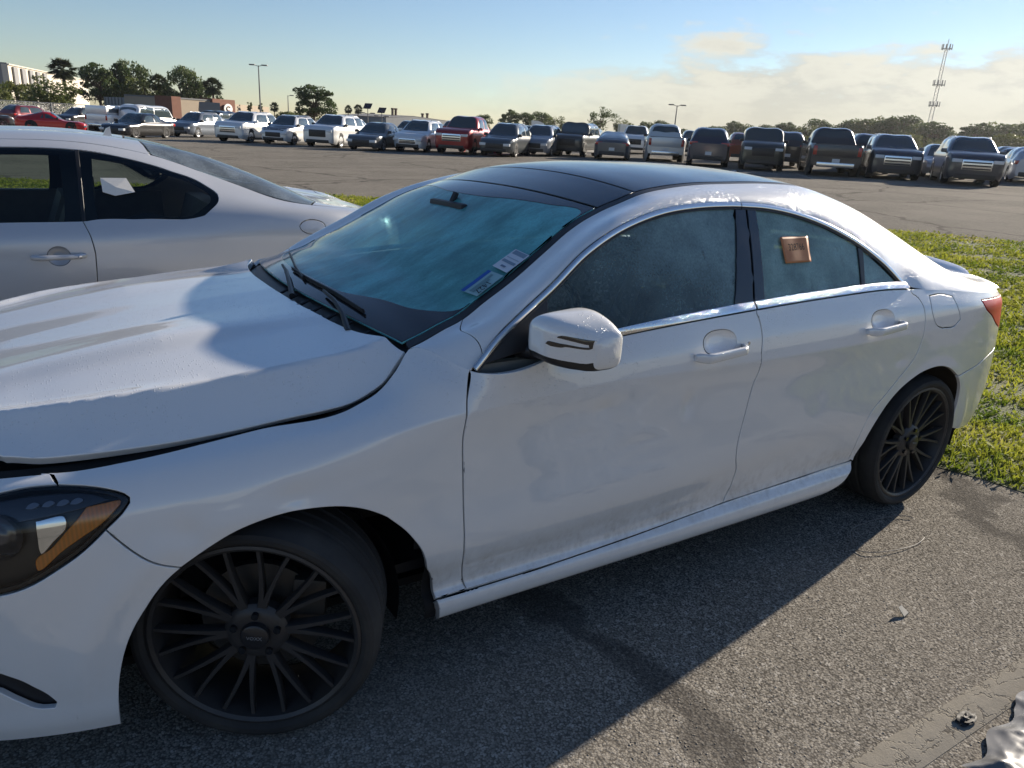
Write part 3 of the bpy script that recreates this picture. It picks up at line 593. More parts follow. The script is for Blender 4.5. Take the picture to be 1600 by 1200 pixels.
# doors, quarter panel, rear bumper, sill
HANDLES = [(1.405, 8.64), (2.245, 8.50)]
def ell(cx, cz, rx, rz, n=40):
    a = np.linspace(0, 2*np.pi, n, endpoint=False); x = cx+rx*np.sign(np.cos(a))*np.abs(np.cos(a))**.85; z = cz+rz*np.sign(np.sin(a))*np.abs(np.sin(a))**.85; return np.stack([x, side_u(x, z)], -1)
CUPS = [ell(1.412, .888, .070, .036), ell(2.256, .886, .070, .036)]
fd, fd2 = sp('front_door', WHITE, [[(.5557, 10.), (1.0, 10.), (1.5872, 10.)], [(1.5872, 10.)]+B['door_split'], B['door_bottom'][:4][::-1], B['door_front'][::-1]+[(.5557, 10.)]], .0125, holes=[CUPS[0]])
rd, rd2 = sp('rear_door', WHITE, [[(1.5872, 10.), (2.0, 10.), (2.4723, 10.)], [(2.4723, 10.)]+B['rdoor_rear'], B['door_bottom'][3:][::-1], B['door_split'][::-1]+[(1.5872, 10.)]], .0125, holes=[CUPS[1]])
for cp_, d1_, d2_ in ((CUPS[0], fd, fd2), (CUPS[1], rd, rd2)):
    rm_ = side(cp_[:, 0], cp_[:, 1]); m_ = np.array([1, -1, 1]); cup('handle_cup', WHITE, rm_, rm_.mean(0), (0, 1, .1), .020, d1_); cup('handle_cup', WHITE, rm_*m_, rm_.mean(0)*m_, (0, -1, .1), .020, d2_)
lampP = [(2.985, 9.42), (3.02, 8.75), (3.09, 8.2), (3.20, 7.45), (3.32, 6.95), (3.55, 6.8), (3.70, 7.0), (3.71, 8.8), (3.5, 9.35), (3.2, 9.55)]
lamp = outline([lampP[:5], lampP[4:7], lampP[6:8], lampP[7:]+[lampP[0]]], .014, USC)
fuel = outline([B['fuel'][:3], B['fuel'][2:5], B['fuel'][4:7], B['fuel'][6:]+[B['fuel'][0]]], .012, USC)
def at_shoulder(P):
    z = side(np.clip(P[:, 0], S0, S1), np.full(len(P), 10.))[:, 2]; return (np.abs(P[:, 2]-z) < .006) & (P[:, 0] > 2.495) & (np.abs(P[:, 1]) < .9)
split_r = B['rear_split']+[(3.45, 6.15), (3.72, 6.2)]
qp, qp2 = sp('quarter_panel', WHITE, [[(2.4723, 10.), (3.0, 10.), (3.72, 10.)], [(3.72, 10.), (3.72, 6.2)], split_r[::-1], [q for q in ra if q[0] < 2.87][::-1], [ra[0], B['rdoor_rear'][-1]], B['rdoor_rear'][::-1]+[(2.4723, 10.)]], .0135, holes=[fuel, lamp], noskirt=at_shoulder)
for o_, mi in ((qp, None), (qp2, 'only')):
    V, F, N = sheet(side, fuel, .0125, sc=USC, ref=(0, -1, .2), eb=.02, mirror=mi); mesh_obj('fuel_flap', V, F, WHITE, o_, normals=N)
po = outline([split_r+[(4.0, 6.2), (4.225, 6.2)], [(4.225, 6.2), (4.225, .0)], [(4.225, 0.), (3.6, .6), (3.25, 1.6), (3.1, 2.35), (3.0033, 2.836)], [q for q in ra if q[0] > 2.86][::-1]], .018, USC)
V, F, N = sheet(side, po, .018, sc=USC, ref=(.5, -1, .2), eb=.02, noskirt=lambda P: np.abs(P[:, 1]) < .03, mirror='both'); mesh_obj('rear_bumper', V, F, WHITE, SED, loc=SL, normals=N)
po = outline([[(3.72, 10.), (4.225, 10.)], [(4.225, 10.), (4.225, 6.2)], [(4.225, 6.2), (3.72, 6.2)], [(3.72, 6.2), (3.72, 10.)]], .018, USC)
V, F, N = sheet(side, po, .02, sc=USC, ref=(1, -.3, .2), eb=.02, noskirt=lambda P: np.abs(P[:, 1]) < .03, mirror='both'); mesh_obj('trunk_face', V, F, WHITE, SED, loc=SL, normals=N)
sp('sill', WHITE, [[(.4669, 2.42), (.5613, 2.37)]+B['door_bottom'][1:]+[(2.275, 3.1)], [(2.275, 3.1), (2.262, 2.4), (2.22, 1.7), (2.12, 1.0), (2.0, .5), (1.9, .0)], [(1.9, 0.), (1.2, 0.), (.4785, .0)], [(.4785, 0.), (.474, 1.), (.4669, 2.42)]], .013, skirt=.03)
# lamps: tail lamp lens on each rear corner
def lens(name, col, rough=.08):
    m = Mat(name); w = m.n.new('ShaderNodeTexWave'); w.inputs['Scale'].default_value = 40; m.l.new(m.tc(), w.inputs[0]); m.set(Base_Color=m.mix(w.outputs['Fac'], col, tuple(c*.82 for c in col)), Roughness=rough, Coat_Weight=1.0); return m.m
TAIL_RED = simple('tail_lamp_red', (.60, .008, .012), .35, coat=.15); AMBER = lens('amber_reflector', (1.0, .30, .012), .15)
for mi in (None, 'only'):
    V, F, N = sheet(side, lamp, .014, sc=USC, ref=(.3, -1, .2), eb=.02, off=.001, mirror=mi); tl_ = mesh_obj('tail_light', V, F, TAIL_RED, SED, loc=SL, normals=N)
# inner shell so that shut lines read dark
def shell(s, u): 
    P = side(s, u); return P
ss, uu = np.meshgrid(np.linspace(S0+.01, S1-.01, 160), np.linspace(.3, 10, 26), indexing='ij'); P = side(ss, uu); Nn = surf_normal(side, ss, uu, 1e-3, .02); Nn = np.where((Nn[..., 1:2] > 0) & (np.abs(P[..., 1:2]) > .3), -Nn, Nn)
cn = plan_n(ss); out3 = np.stack([cn[..., 0], -cn[..., 1], 0*cn[..., 0]], -1); P = P-out3*.030-np.array([0, 0, .012])
F = []
for i in range(159):
    for j in range(25):
        c = P[i, j]*.5+P[i+1, j+1]*.5
        if min(math.hypot(c[0], c[2]-.30), math.hypot(c[0]-2.699, c[2]-.30)) < .44 and c[2] < .715: continue
        F.append((i*26+j, (i+1)*26+j, (i+1)*26+j+1, i*26+j+1))
V = P.reshape(-1, 3); n0 = len(V); V = np.concatenate([V, V*np.array([1, -1, 1])]); F = F+[tuple(n0+i for i in reversed(f)) for f in F]
mesh_obj('inner_body', V, F, SHELL, SED, loc=SL)
MB().box(-.75, 3.25, -.66, .66, .20, .225).build('underbody', SHELL, SED, loc=SL)
MB().box(-.6, .42, -.66, .66, .45, .70).build('engine_bay', SHELL, SED, loc=SL)
# wheel arch liners
for (ax, sgn) in ((0., -1), (0., 1), (2.699, -1), (2.699, 1)):
    pr = []; n = 28; V = []; F = []
    for k in range(n+1):
        q = math.pi*(-.06+1.12*k/n)
        for (r_, yy) in ((.372, .838), (.372, .60), (.30, .56), (.02, .55)): V.append((ax-r_*math.cos(q), sgn*yy, .30+max(r_*math.sin(q), -.12)))
    for k in range(n):
        for j in range(3): F.append((k*4+j, k*4+j+1, k*4+5+j, k*4+4+j))
    mesh_obj('wheel_liner', V, F, BLACK_TRIM, SED, loc=SL)
# hood
he_ = [(x, -w) for x, w in HE[2:14, :2]]
hood_rear = [(.436, -.716), (.410, -.655), (.374, -.566), (.349, -.46), (.325, -.305), (.314, -.088), (.312, 0.), (.314, .088), (.325, .305), (.349, .46), (.374, .566), (.410, .655), (.436, .716)]
hood_front = [(-.425, .685), (-.55, .575), (-.66, .40), (-.71, .2), (-.72, 0), (-.71, -.2), (-.66, -.40), (-.55, -.575), (-.425, -.685)]
sheet_obj('hood', WHITE, SED, hood, outline([he_, hood_rear, [(x, -y) for x, y in he_][::-1], hood_front], .010), .010, loc=SL, ref=(0, 0, 1), lip=.004, skirt=.022)
# band: fender corner below the seam, roof rail above
BSC = (1, .16)
seam = [(.595, 0.), (.607, .18), (.621, .385), (.648, .7), (.684, 1.)]
def no_low(P): 
    return at_shoulder(np.concatenate([P], 0))
for nm, ed, ns in (('fender_corner', [[(.5584, 0.), (.595, 0.)], seam, [(.684, 1.), (.5584, 1.)], [(.5584, 1.), (.5584, 0.)]], at_corner),
                   ('roof_rail', [seam[::-1], [(.595, 0.), (2., 0.), (3.40, 0.)], [(3.40, 0.), (3.40, 1.)], [(3.40, 1.), (2., 1.), (.684, 1.)]], at_shoulder)):
    V, F, N = sheet(band, outline(ed, .014, BSC), .014, sc=BSC, ref=(0, -.7, .7), eb=.01, noskirt=ns, skirt=.010, gap=.001)
    mesh_obj(nm, V, F, WHITE, SED, loc=SL, normals=N); m_ = np.array([1, -1, 1]); mesh_obj(nm, V*m_, [tuple(reversed([int(i) for i in f])) for f in F], WHITE, SED, loc=SL, normals=N*m_)
# screen, mouldings, roof panels, rear glass, trunk lid
TSC = (1, .6)
head = lambda v: 1.082+.068*v*v
vv = np.linspace(-1, 1, 13)
def strip(xa, xb, va=-1., vb=1.): 
    """closed outline between two curves of x over v"""
    v_ = np.linspace(va, vb, 15); return [[(xa(v), v) for v in v_], [(xa(vb), vb), (xb(vb), vb)], [(xb(v), v) for v in v_[::-1]], [(xb(va), va), (xa(va), va)]]
gb = lambda v: .352+.100*v*v
ws = sheet_obj('windscreen', GLASS_WS, SED, top, outline(strip(gb, lambda v: head(v)-.006, -.955, .955), .02, TSC), .02, sc=TSC, loc=SL, ref=(0, 0, 1), skirt=.005, gap=.0005, lip=.001)
cowl = sheet_obj('cowl', BLACK_TRIM, SED, top, outline(strip(lambda v: .245+.14*v*v, lambda v: gb(v)+.03, -.985, .985), .02, TSC), .02, sc=TSC, loc=SL, ref=(0, 0, 1), off=-.016)
# ceramic border of the screen: a black print just under the glass
ins = [(.424, -.1), (.44, -.38), (.50, -.60), (.545, -.80), (.62, -.93), (.85, -.945), (1.05, -.945), (1.085, -.93), (1.052, -.70), (1.016, -.46), (.985, -.2), (.98, 0.), (.985, .2), (1.016, .46), (1.05, .72), (1.06, .90), (.9, .945), (.62, .93), (.52, .80), (.45, .5), (.425, .2)]
ins = outline([ins+[ins[0]]], .02, TSC)
sheet_obj('screen_border', BLACK_GLOSS, ws, top, outline(strip(gb, lambda v: head(v)-.006, -.955, .955), .02, TSC), .02, sc=TSC, holes=[ins], ref=(0, 0, 1), off=.0015, skirt=.002)
for sg in (-1, 1):
    va, vb = (-1., -.956) if sg < 0 else (.956, 1.)
    sheet_obj('roof_moulding', BLACK_TRIM, SED, top, outline([[(.447, va), (1.4, va), (2.9, va)], [(2.9, va), (2.9, vb)], [(2.9, vb), (1.4, vb), (.452, vb)], [(.452, vb), (.447, va)]], .02, TSC), .02, sc=TSC, loc=SL, ref=(0, 0, 1), off=-.001, gap=.0005, lip=.002, skirt=.02)
sheet_obj('roof_panel', BLACK_ROOF, SED, top, outline(strip(lambda v: head(v)+.002, lambda v: 1.260+.033*v*v, -.955, .955), .03, TSC), .03, sc=TSC, loc=SL, ref=(0, 0, 1), gap=.0015, skirt=.02)
sheet_obj('roof_panel', BLACK_ROOF, SED, top, outline(strip(lambda v: 1.262+.033*v*v, lambda v: 2.30-.06*v*v, -.955, .955), .03, TSC), .03, sc=TSC, loc=SL, ref=(0, 0, 1), gap=.0015, skirt=.02)
sheet_obj('rear_window', GLASS_FAR, SED, top, outline(strip(lambda v: 2.302-.06*v*v, lambda v: 3.02-.05*v*v, -.955, .955), .04, TSC), .04, sc=TSC, loc=SL, ref=(0, 0, 1), skirt=.01)
sheet_obj('trunk_lid', WHITE, SED, top, outline(strip(lambda v: 3.024-.05*v*v, lambda v: 3.57-.17*v*v, -.99, .99), .03, TSC), .03, sc=TSC, loc=SL, ref=(0, 0, 1))
# lip spoiler
sc_ = hermite([0, .25, .5, .75, 1], [(3.33, .625, .938), (3.47, .50, .962), (3.555, .30, .978), (3.59, .14, .984), (3.60, 0, .986)], np.linspace(0, 1, 24)); sc_ = np.concatenate([sc_, (sc_*np.array([1, -1, 1]))[::-1][1:]]); 
V = []; F = []
prof = [(-.10, -.035), (-.05, -.012), (-.012, .004), (.004, .002), (.004, -.006), (-.02, -.02), (-.05, -.045)]
n_ = len(sc_)
for i in range(n_):
    f_ = max(.25, min(1, i/7, (n_-1-i)/7)); t_ = sc_[min(i+1, n_-1)]-sc_[max(i-1, 0)]; o_ = np.array([-t_[1], t_[0], 0.]); o_ /= np.linalg.norm(o_); o_ = o_ if o_[0] > 0 else -o_
    for a, b in prof: V.append(np.array([sc_[i][0], -sc_[i][1], sc_[i][2]])+np.array([o_[0], -o_[1], 0])*a*f_+np.array([0, 0, b*f_]))
k_ = len(prof)
for i in range(n_-1):
    for j in range(k_): F.append((i*k_+j, i*k_+(j+1) % k_, (i+1)*k_+(j+1) % k_, (i+1)*k_+j))
fix_normals(mesh_obj('spoiler', V, F, WHITE, SED, loc=SL, sharp=50))
# side glass
def gls(x, z): return np.stack([np.asarray(x, float), -side_glass_w(x, z), np.asarray(z, float)], -1)
def gl_panel(name, mat, edges, parent, off=-.004, step=.02, mirror_parent=None, **k):
    V, F, N = sheet(gls, outline(edges, step), step, ref=(0, -1, .4), off=off, **k)
    loc = SL if parent is SED else None; o = mesh_obj(name, V, F, mat, parent, loc=loc, normals=N)
    if mirror_parent is not None:
        m = np.array([1, -1, 1]); mesh_obj(name, V*m, [tuple(reversed([int(i) for i in f])) for f in F], GLASS_FAR if 'window' in name else mat, mirror_parent, loc=SL if mirror_parent is SED else None, normals=N*m)
    return o
wf, wfb, wr, wrb, wq, wqb = (B[k] for k in ('win_front', 'win_front_b', 'win_rear', 'win_rear_b', 'win_q', 'win_q_b'))
KW = dict(gap=-.006, lip=.001, skirt=.004)
gl_panel('window', GLASS_SIDE, [wf, [wf[-1], wfb[0]], wfb, [wfb[-1], wf[0]]], fd, mirror_parent=fd2, **KW)
gl_panel('window', GLASS_SIDE_R, [wr, [wr[-1], wrb[0]], wrb, [wrb[-1], wr[0]]], rd, mirror_parent=rd2, **KW)
gl_panel('quarter_window', GLASS_SIDE_R, [wq, [wq[-1], wqb[0]], [wqb[0], wq[0]]], rd, mirror_parent=rd2, **KW)
# black frames: mirror sail, B pillar covers, divider, run channels under the chrome
sail = [[(.575, .905), (.70, 1.0), (.812, 1.052)], [(.812, 1.052), (.788, .938)], [(.788, .938), (.70, .926), (.575, .905)]]
gl_panel('mirror_sail', BLACK_TRIM, sail, fd, off=.001, mirror_parent=fd2)
gl_panel('pillar_cover', BLACK_GLOSS, [[(1.6005, 1.268), (1.652, 1.269)], [(1.652, 1.269), (1.588, .986)], [(1.588, .986), (1.500, .986)], [(1.500, .986), (1.6005, 1.268)]], fd, off=.001, mirror_parent=fd2)
gl_panel('pillar_cover', BLACK_GLOSS, [[(1.656, 1.269), (1.702, 1.267)], [(1.702, 1.267), (1.645, .989)], [(1.645, .989), (1.592, .987)], [(1.592, .987), (1.656, 1.269)]], rd, off=.001, mirror_parent=rd2)
gl_panel('window_divider', BLACK_TRIM, [[(2.198, 1.137), (2.232, 1.123)], [(2.232, 1.123), (2.196, .998)], [(2.196, .998), (2.170, .998)], [(2.170, .998), (2.198, 1.137)]], rd, off=.001, mirror_parent=rd2)
def ribbon(name, mat, P, Nn, Wd, t, parent, mirror_parent=None):
    """flat strip along P, width vectors Wd, proud by t"""
    n = len(P); V = []; F = []
    for i in range(n):
        for a, b in ((0, -.3), (0, .7), (.2, 1), (.8, 1), (1, .7), (1, -.3)): V.append(P[i]+Wd[i]*a+Nn[i]*t*b)
    for i in range(n-1):
        for j in range(6): F.append((i*6+j, i*6+(j+1) % 6, (i+1)*6+(j+1) % 6, (i+1)*6+j))
    F += [tuple(range(6)), tuple((n-1)*6+j for j in range(5, -1, -1))]
    o = fix_normals(mesh_obj(name, V, F, mat, parent, loc=SL if parent is SED else None, sharp=40))
    if mirror_parent is not None: fix_normals(mesh_obj(name, np.array(V)*np.array([1, -1, 1]), F, mat, mirror_parent, loc=SL if mirror_parent is SED else None, sharp=40))
    return o
def chrome_line(xz, w, t, down, name, parent, mirror_parent, mat, black=None):
    q = smooth_line(xz, .015); P = gls(q[:, 0], q[:, 1]); N_ = surf_normal(gls, q[:, 0], q[:, 1]); N_ = np.where(N_[:, 1:2] > 0, -N_, N_)
    T = np.gradient(P, axis=0); T /= np.linalg.norm(T, axis=1, keepdims=True); D = np.cross(T, N_); D /= np.linalg.norm(D, axis=1, keepdims=True)
    if np.dot(D[len(D)//2], np.array(down)) < 0: D = -D
    ribbon(name, mat, P, N_, D*w, t, parent, mirror_parent)
    if black: ribbon('run_channel', BLACK_TRIM, P+D*w, N_, D*black, t*.4, parent, mirror_parent)
LOl = [(x, z) for x, w, z in _LO]
iB = 1.628
chrome_line([q for q in LOl if q[0] < iB]+[(iB, 1.2855)], .0155, .007, (0, 0, -1), 'window_trim', fd, fd2, CHROME, .007)
chrome_line([(iB+.004, 1.2853)]+[q for q in LOl if q[0] > iB], .0155, .007, (0, 0, -1), 'window_trim', rd, rd2, CHROME, .008)
def belt_trim(x0_, x1_, door, door2):
    xs_ = np.linspace(x0_, x1_, 40); P = side(xs_, np.full(40, 10.))+np.array([0, 0, .0015]); Q = gls(xs_, P[:, 2]+.021); D = Q-P; T = np.gradient(P, axis=0); N_ = np.cross(D, T); N_ /= np.linalg.norm(N_, axis=1, keepdims=True); N_ = np.where(N_[:, 1:2] > 0, -N_, N_)
    ribbon('belt_trim', CHROME_WET, P, N_, D, .006, door, door2)
belt_trim(.79, 1.583, fd, fd2); belt_trim(1.591, 2.462, rd, rd2)
# ---------------------------------------------------------------- wheels
def text_geo(txt, size, font_w=1.0):
    cu = bpy.data.curves.new('t', 'FONT'); cu.body = txt; cu.size = size; cu.align_x = 'CENTER'; cu.align_y = 'CENTER'; cu.extrude = 0.0004; cu.resolution_u = 2
    o = bpy.data.objects.new('t', cu); COL.objects.link(o); dg = bpy.context.evaluated_depsgraph_get(); me = o.evaluated_get(dg).to_mesh()
    V = np.array([tuple(v.co) for v in me.vertices]); F = [tuple(p_.vertices) for p_ in me.polygons]; o.evaluated_get(dg).to_mesh_clear(); bpy.data.objects.remove(o); bpy.data.curves.remove(cu)
    return V, F
def text_on(name, txt, size, mat, origin, xd, yd, parent=None, lift=.0008, loc=None):
    V, F = text_geo(txt, size); xd, yd = np.array(xd, float), np.array(yd, float); xd /= np.linalg.norm(xd); yd -= xd*np.dot(xd, yd); yd /= np.linalg.norm(yd); n = np.cross(xd, yd)
    W = np.asarray(origin)+V[:, :1]*xd+V[:, 1:2]*yd+(V[:, 2:3]+lift)*n; return mesh_obj(name, W, F, mat, parent, smooth=False, loc=loc)
TYRE_R, RIM_R = .289, .2365
_wheel_cache = {}
def spoke_mesh(a_end, a_in):
    """bar from hub to rim; outer face at y about 0, outwards is -y"""
    rs = [.060, .085, .11, .15, .19, .2345]; V = []; F = []
    for r_ in rs:
        t = (r_-.060)/(.2345-.060); a = a_in+(a_end-a_in)*min(1, max(0, (t-.05)/.95))**.9
        hw = .0085-.0032*min(1, t*1.6); y0 = .020-.014*t**1.4; dp = .030-.010*t
        c, s_ = math.cos(a), math.sin(a); tx, tz = -s_, c
        for (o, y) in ((-hw, y0+.004), (-hw*.75, y0), (hw*.75, y0), (hw, y0+.004), (hw*.8, y0+dp), (-hw*.8, y0+dp)): V.append((r_*c+tx*o, y, r_*s_+tz*o))
    for i in range(len(rs)-1):
        for j in range(6): F.append((i*6+j, i*6+(j+1) % 6, (i+1)*6+(j+1) % 6, (i+1)*6+j))
    F += [tuple(range(6)), tuple((len(rs)-1)*6+j for j in range(5, -1, -1))]
    return V, F
CAPTXT = simple('cap_lettering', (.25, .25, .25), .4)
DISC = simple('brake_disc', (.10, .095, .09), .45, metal=.6, vary=.3)
def wheel(loc, rz, rot, far=False, first=[]):
    """wheel with its outer rim plane at the given place"""
    if not first:
        m = MB(); m.lathe([(RIM_R+.008, .006), (RIM_R+.008, -.004), (RIM_R+.001, -.006), (RIM_R-.007, .0), (RIM_R-.010, .012), (RIM_R-.016, .035), (RIM_R-.022, .09), (RIM_R-.018, .16), (RIM_R+.006, .195), (RIM_R+.008, .20)], 72)
        m.lathe([(.001, .012), (.030, .012), (.050, .012), (.064, .016), (.074, .026), (.076, .05), (.001, .05)], 40)
        first.append(m.build('wheel', RIM, SED)); w = first[0]; fix_normals(w)
        t = MB(); pr = [(RIM_R+.007, .000), (RIM_R+.012, -.006), (RIM_R+.020, -.012), (RIM_R+.030, -.013), (RIM_R+.039, -.009), (TYRE_R-.008, .003), (TYRE_R-.003, .012), (TYRE_R-.001, .022)]
        for k in range(4):
            y0 = .022+k*.042; pr += [(TYRE_R, y0+.004), (TYRE_R, y0+.030), (TYRE_R-.007, y0+.033), (TYRE_R-.007, y0+.040)]
        pr += [(TYRE_R-.001, .190), (TYRE_R-.008, .208), (RIM_R+.032, .218), (RIM_R+.012, .21), (RIM_R+.007, .20)]
        t.lathe(pr, 96); fix_normals(t.build('tyre', RUBBER, w, sharp=28))
        for k in range(20):
            j = k//2; ce = math.radians(36*j+9); ae = math.radians(18*k); V, F = spoke_mesh(ae, ce+(ae-ce)*.28); fix_normals(mesh_obj('spoke', V, F, RIM, w, sharp=40))
        c = MB().lathe([(.0001, -.004), (.028, -.004), (.0325, -.001), (.0345, .006), (.0345, .016)], 36); cp = fix_normals(c.build('centre_cap', simple('cap_black', (.022, .022, .024), .32), w)); 
        text_on('cap_text', 'VOXX', .0125, CAPTXT, (0, -.0042, 0), (1, 0, 0), (0, 0, 1), w)
        for k in range(5):
            a = math.radians(72*k+20); l_ = MB().lathe([(.0001, .004), (.0085, .004), (.0085, .016)], 12, c=(.052*math.cos(a), 0, .052*math.sin(a))); fix_normals(l_.build('lug_nut', BLACK_GLOSS, w))
        d = MB().lathe([(.05, .085), (.145, .085), (.145, .105), (.05, .105)], 48, close=True); fix_normals(d.build('brake_disc', DISC, w))
        cal = MB(); cal.box(.07, .15, .065, .13, .02, .12, .01); fix_normals(cal.build('brake_caliper', simple('caliper', (.06, .055, .05), .5, metal=.3), w))
        w.location = Vector(loc)-SED.location; w.rotation_euler = (0, rot, rz); return w
    w = copy_tree(first[0], SED); w.location = Vector(loc)-SED.location; w.rotation_euler = (0, rot, rz); return w
wheel((0+.0, -.857, .318), R(-28.1), R(4))
wheel((2.699, -.862, .318), 0, R(11))
wheel((0, .857, .318), math.pi-R(28.1), R(9)); wheel((2.699, .862, .318), math.pi, R(3))
# ---------------------------------------------------------------- door mirror
def loft_q(f, q0, q1, t0, t1, nq, nt, name, mat, parent, close=False, cap=False, off=0, loc=None, mirror=False):
    qs, ts = np.meshgrid(np.linspace(q0, q1, nq), np.linspace(t0, t1, nt), indexing='ij'); P = f(qs, ts)
    if mirror: P = P*np.array([1, -1, 1])
    F = [(i*nt+j, (i+1)*nt+j, (i+1)*nt+j+1, i*nt+j+1) for i in range(nq-1) for j in range(nt-1)]; V = P.reshape(-1, 3)
    if cap: F += [tuple(range(nt)), tuple((nq-1)*nt+j for j in range(nt-1, -1, -1))]
    return fix_normals(mesh_obj(name, V, F, mat, parent, loc=loc, sharp=50))
def indic():
    m = Mat('indicator_lens'); w = m.n.new('ShaderNodeTexWave'); w.inputs['Scale'].default_value = 14; w.bands_direction = 'X'; m.l.new(m.tc(), w.inputs[0]); m.set(Base_Color=m.mix(m.step(w.outputs['Fac'], .965, .985), (.02, .018, .018), (.5, .5, .52)), Roughness=.08, Coat_Weight=1.0); return m.m
INDIC = simple('indicator_dark', (.022, .02, .02), .08, coat=1.0)
for mi, dpar in ((False, fd),):   # the far mirror is missing from the car
    mr = loft_q(mirror_s, 0, 1, .055, .548, 26, 40, 'door_mirror', WHITE, SED, cap=False, loc=SL, mirror=mi)
    # outer end and back of the housing
    loft_q(mirror_s, 0, 1, .548, .965, 26, 26, 'mirror_base', BLACK_TRIM, mr, mirror=mi)
    cap_t = np.linspace(0, 1, 48, endpoint=False); Pc = mirror_s(np.full(48, 1.), cap_t); Pc2 = Pc.mean(0)+(Pc-Pc.mean(0))*.82+np.array([0, -.006, 0]); P_ = np.concatenate([Pc, Pc2])*np.array([1, -1 if mi else 1, 1])
    fix_normals(mesh_obj('mirror_end', P_, [(i, (i+1) % 48, 48+(i+1) % 48, 48+i) for i in range(48)]+[tuple(range(48, 96))], WHITE, mr, sharp=60))
    loft_q(mirror_s, .03, .985, -.036, .056, 20, 8, 'mirror_glass', simple('mirror_silver', (.85, .87, .88), .03, metal=1.0), mr, mirror=mi)
    sg = 1 if mi else -1
    st = MB(); st.tube([(.72, sg*.80, .922), (.735, sg*.835, .925), (.765, sg*.868, .935), (.80, sg*.90, .94)], [.020, .022, .026, .024], 12); fix_normals(st.build('mirror_stalk', BLACK_TRIM, mr))
    QS = (.16, .35)
    for ed in ([[(.727, .475), (.756, .460), (.883, .431), (.950, .400)], [(.950, .400), (.970, .462)], [(.970, .462), (.903, .4705), (.735, .4785)], [(.735, .4785), (.727, .475)]],
               [[(.594, .5004), (.63, .4990), (.81, .4962), (.939, .4890), (.970, .4835)], [(.970, .4835), (.970, .4950)], [(.970, .4950), (.91, .4984), (.80, .5000), (.67, .5010)], [(.67, .5010), (.594, .5004)]],
               [[(.952, .400), (.988, .380)], [(.988, .380), (.990, .487)], [(.990, .487), (.972, .495)], [(.972, .495), (.952, .400)]]):
        V, F, N = sheet(mirror_s, outline(ed, .005, QS), .005, sc=QS, ref=(-1, -.3, 0), off=.0012, gap=0, lip=.0005, skirt=.002, ea=.003, eb=.0004, mirror='only' if mi else None); mesh_obj('indicator_strip', V, F, INDIC, mr, normals=N)
# ---------------------------------------------------------------- door handles
def handle(s0, u0, s1, u1, door, mirror):
    n = 18; t = np.linspace(0, 1, n); P = side(s0+(s1-s0)*t, np.full(n, 0)+u0+(u1-u0)*t); zl = np.linspace(P[0, 2], P[-1, 2], n); yb = np.minimum(P[0, 1], P[-1, 1])
    lift = np.clip(np.minimum(t/.14, (1-t)/.10), 0, 1); lift = lift*lift*(3-2*lift)
    C = np.stack([s0+(s1-s0)*t, yb-.004-.034*lift, zl], -1); V = []; F = []
    for i in range(n):
        hw = .0150-.002*t[i] if 0 < i < n-1 else .010; hd = .0085
        for k in range(12):
            a = 2*math.pi*k/12; V.append(C[i]+np.array([0, hd*np.sign(math.cos(a))*abs(math.cos(a))**.7, hw*np.sign(math.sin(a))*abs(math.sin(a))**.7]))
    for i in range(n-1):
        for k in range(12): F.append((i*12+k, i*12+(k+1) % 12, (i+1)*12+(k+1) % 12, (i+1)*12+k))
    F += [tuple(range(12)), tuple((n-1)*12+k for k in range(11, -1, -1))]; V = np.array(V)
    if mirror: V = V*np.array([1, -1, 1])
    fix_normals(mesh_obj('door_handle', V, F, WHITE, door, sharp=60))
    return C
for (s0, u0, s1, u1, d1, d2) in ((1.300, 8.62, 1.505, 8.80, fd, fd2), (2.150, 8.52, 2.352, 8.66, rd, rd2)):
    C = handle(s0, u0, s1, u1, d1, False); handle(s0, u0, s1, u1, d2, True)
# lock cap with key hole on the near front door
kc = MB().lathe([(.0001, -.0012), (.0055, -.0010), (.006, .001)], 16, c=(1.478, -.9225, .892)); kc.build('key_hole', CHROME, fd)
# ---------------------------------------------------------------- headlights
def lens_mat(name):
    m = Mat(name); n = m.n; tr = n.new('ShaderNodeBsdfTransparent'); tr.inputs[0].default_value = (.93, .95, .96, 1); gl = n.new('ShaderNodeBsdfGlossy'); gl.inputs['Roughness'].default_value = .03
    fr = n.new('ShaderNodeFresnel'); fr.inputs[0].default_value = 1.5; mx_ = n.new('ShaderNodeMixShader'); m.l.new(fr.outputs[0], mx_.inputs[0]); m.l.new(tr.outputs[0], mx_.inputs[1]); m.l.new(gl.outputs[0], mx_.inputs[2]); m.l.new(mx_.outputs[0], m.out.inputs[0]); return m.m
CLEAR = lens_mat('clear_lens')
hl_out = outline([[(-.2712, 7.385)]+hl[7:8]+hl[6:7]+hl[5:6]+hl[4:5]+hl[3:4]+[(-.356, 9.13)], [(-.356, 9.13), hl[1], hl[0], (-.56, 8.9), (-.66, 8.45), (-.72, 7.8)], [(-.72, 7.8), (-.68, 7.0), (-.58, 6.45), hl[12], hl[11], hl[10], hl[9], (-.2712, 7.385)]], .012, USC)
amb = [(-.304, 8.171), (-.2724, 8.204), (-.235, 8.21), (-.2509, 7.884), (-.2757, 7.544), (-.3175, 7.206), (-.3532, 6.931), (-.4028, 6.577), (-.4032, 6.814), (-.3747, 7.046), (-.3438, 7.465), (-.3191, 7.846)]
chrp = [(-.399, 7.965), (-.3456, 7.971), (-.3432, 7.554), (-.3649, 7.25), (-.3925, 6.925), (-.3981, 7.52)]
BEZEL = simple('lamp_bezel', (.02, .02, .022), .35); LAMP_CHROME = simple('lamp_chrome', (.75, .76, .78), .06, metal=1.0)
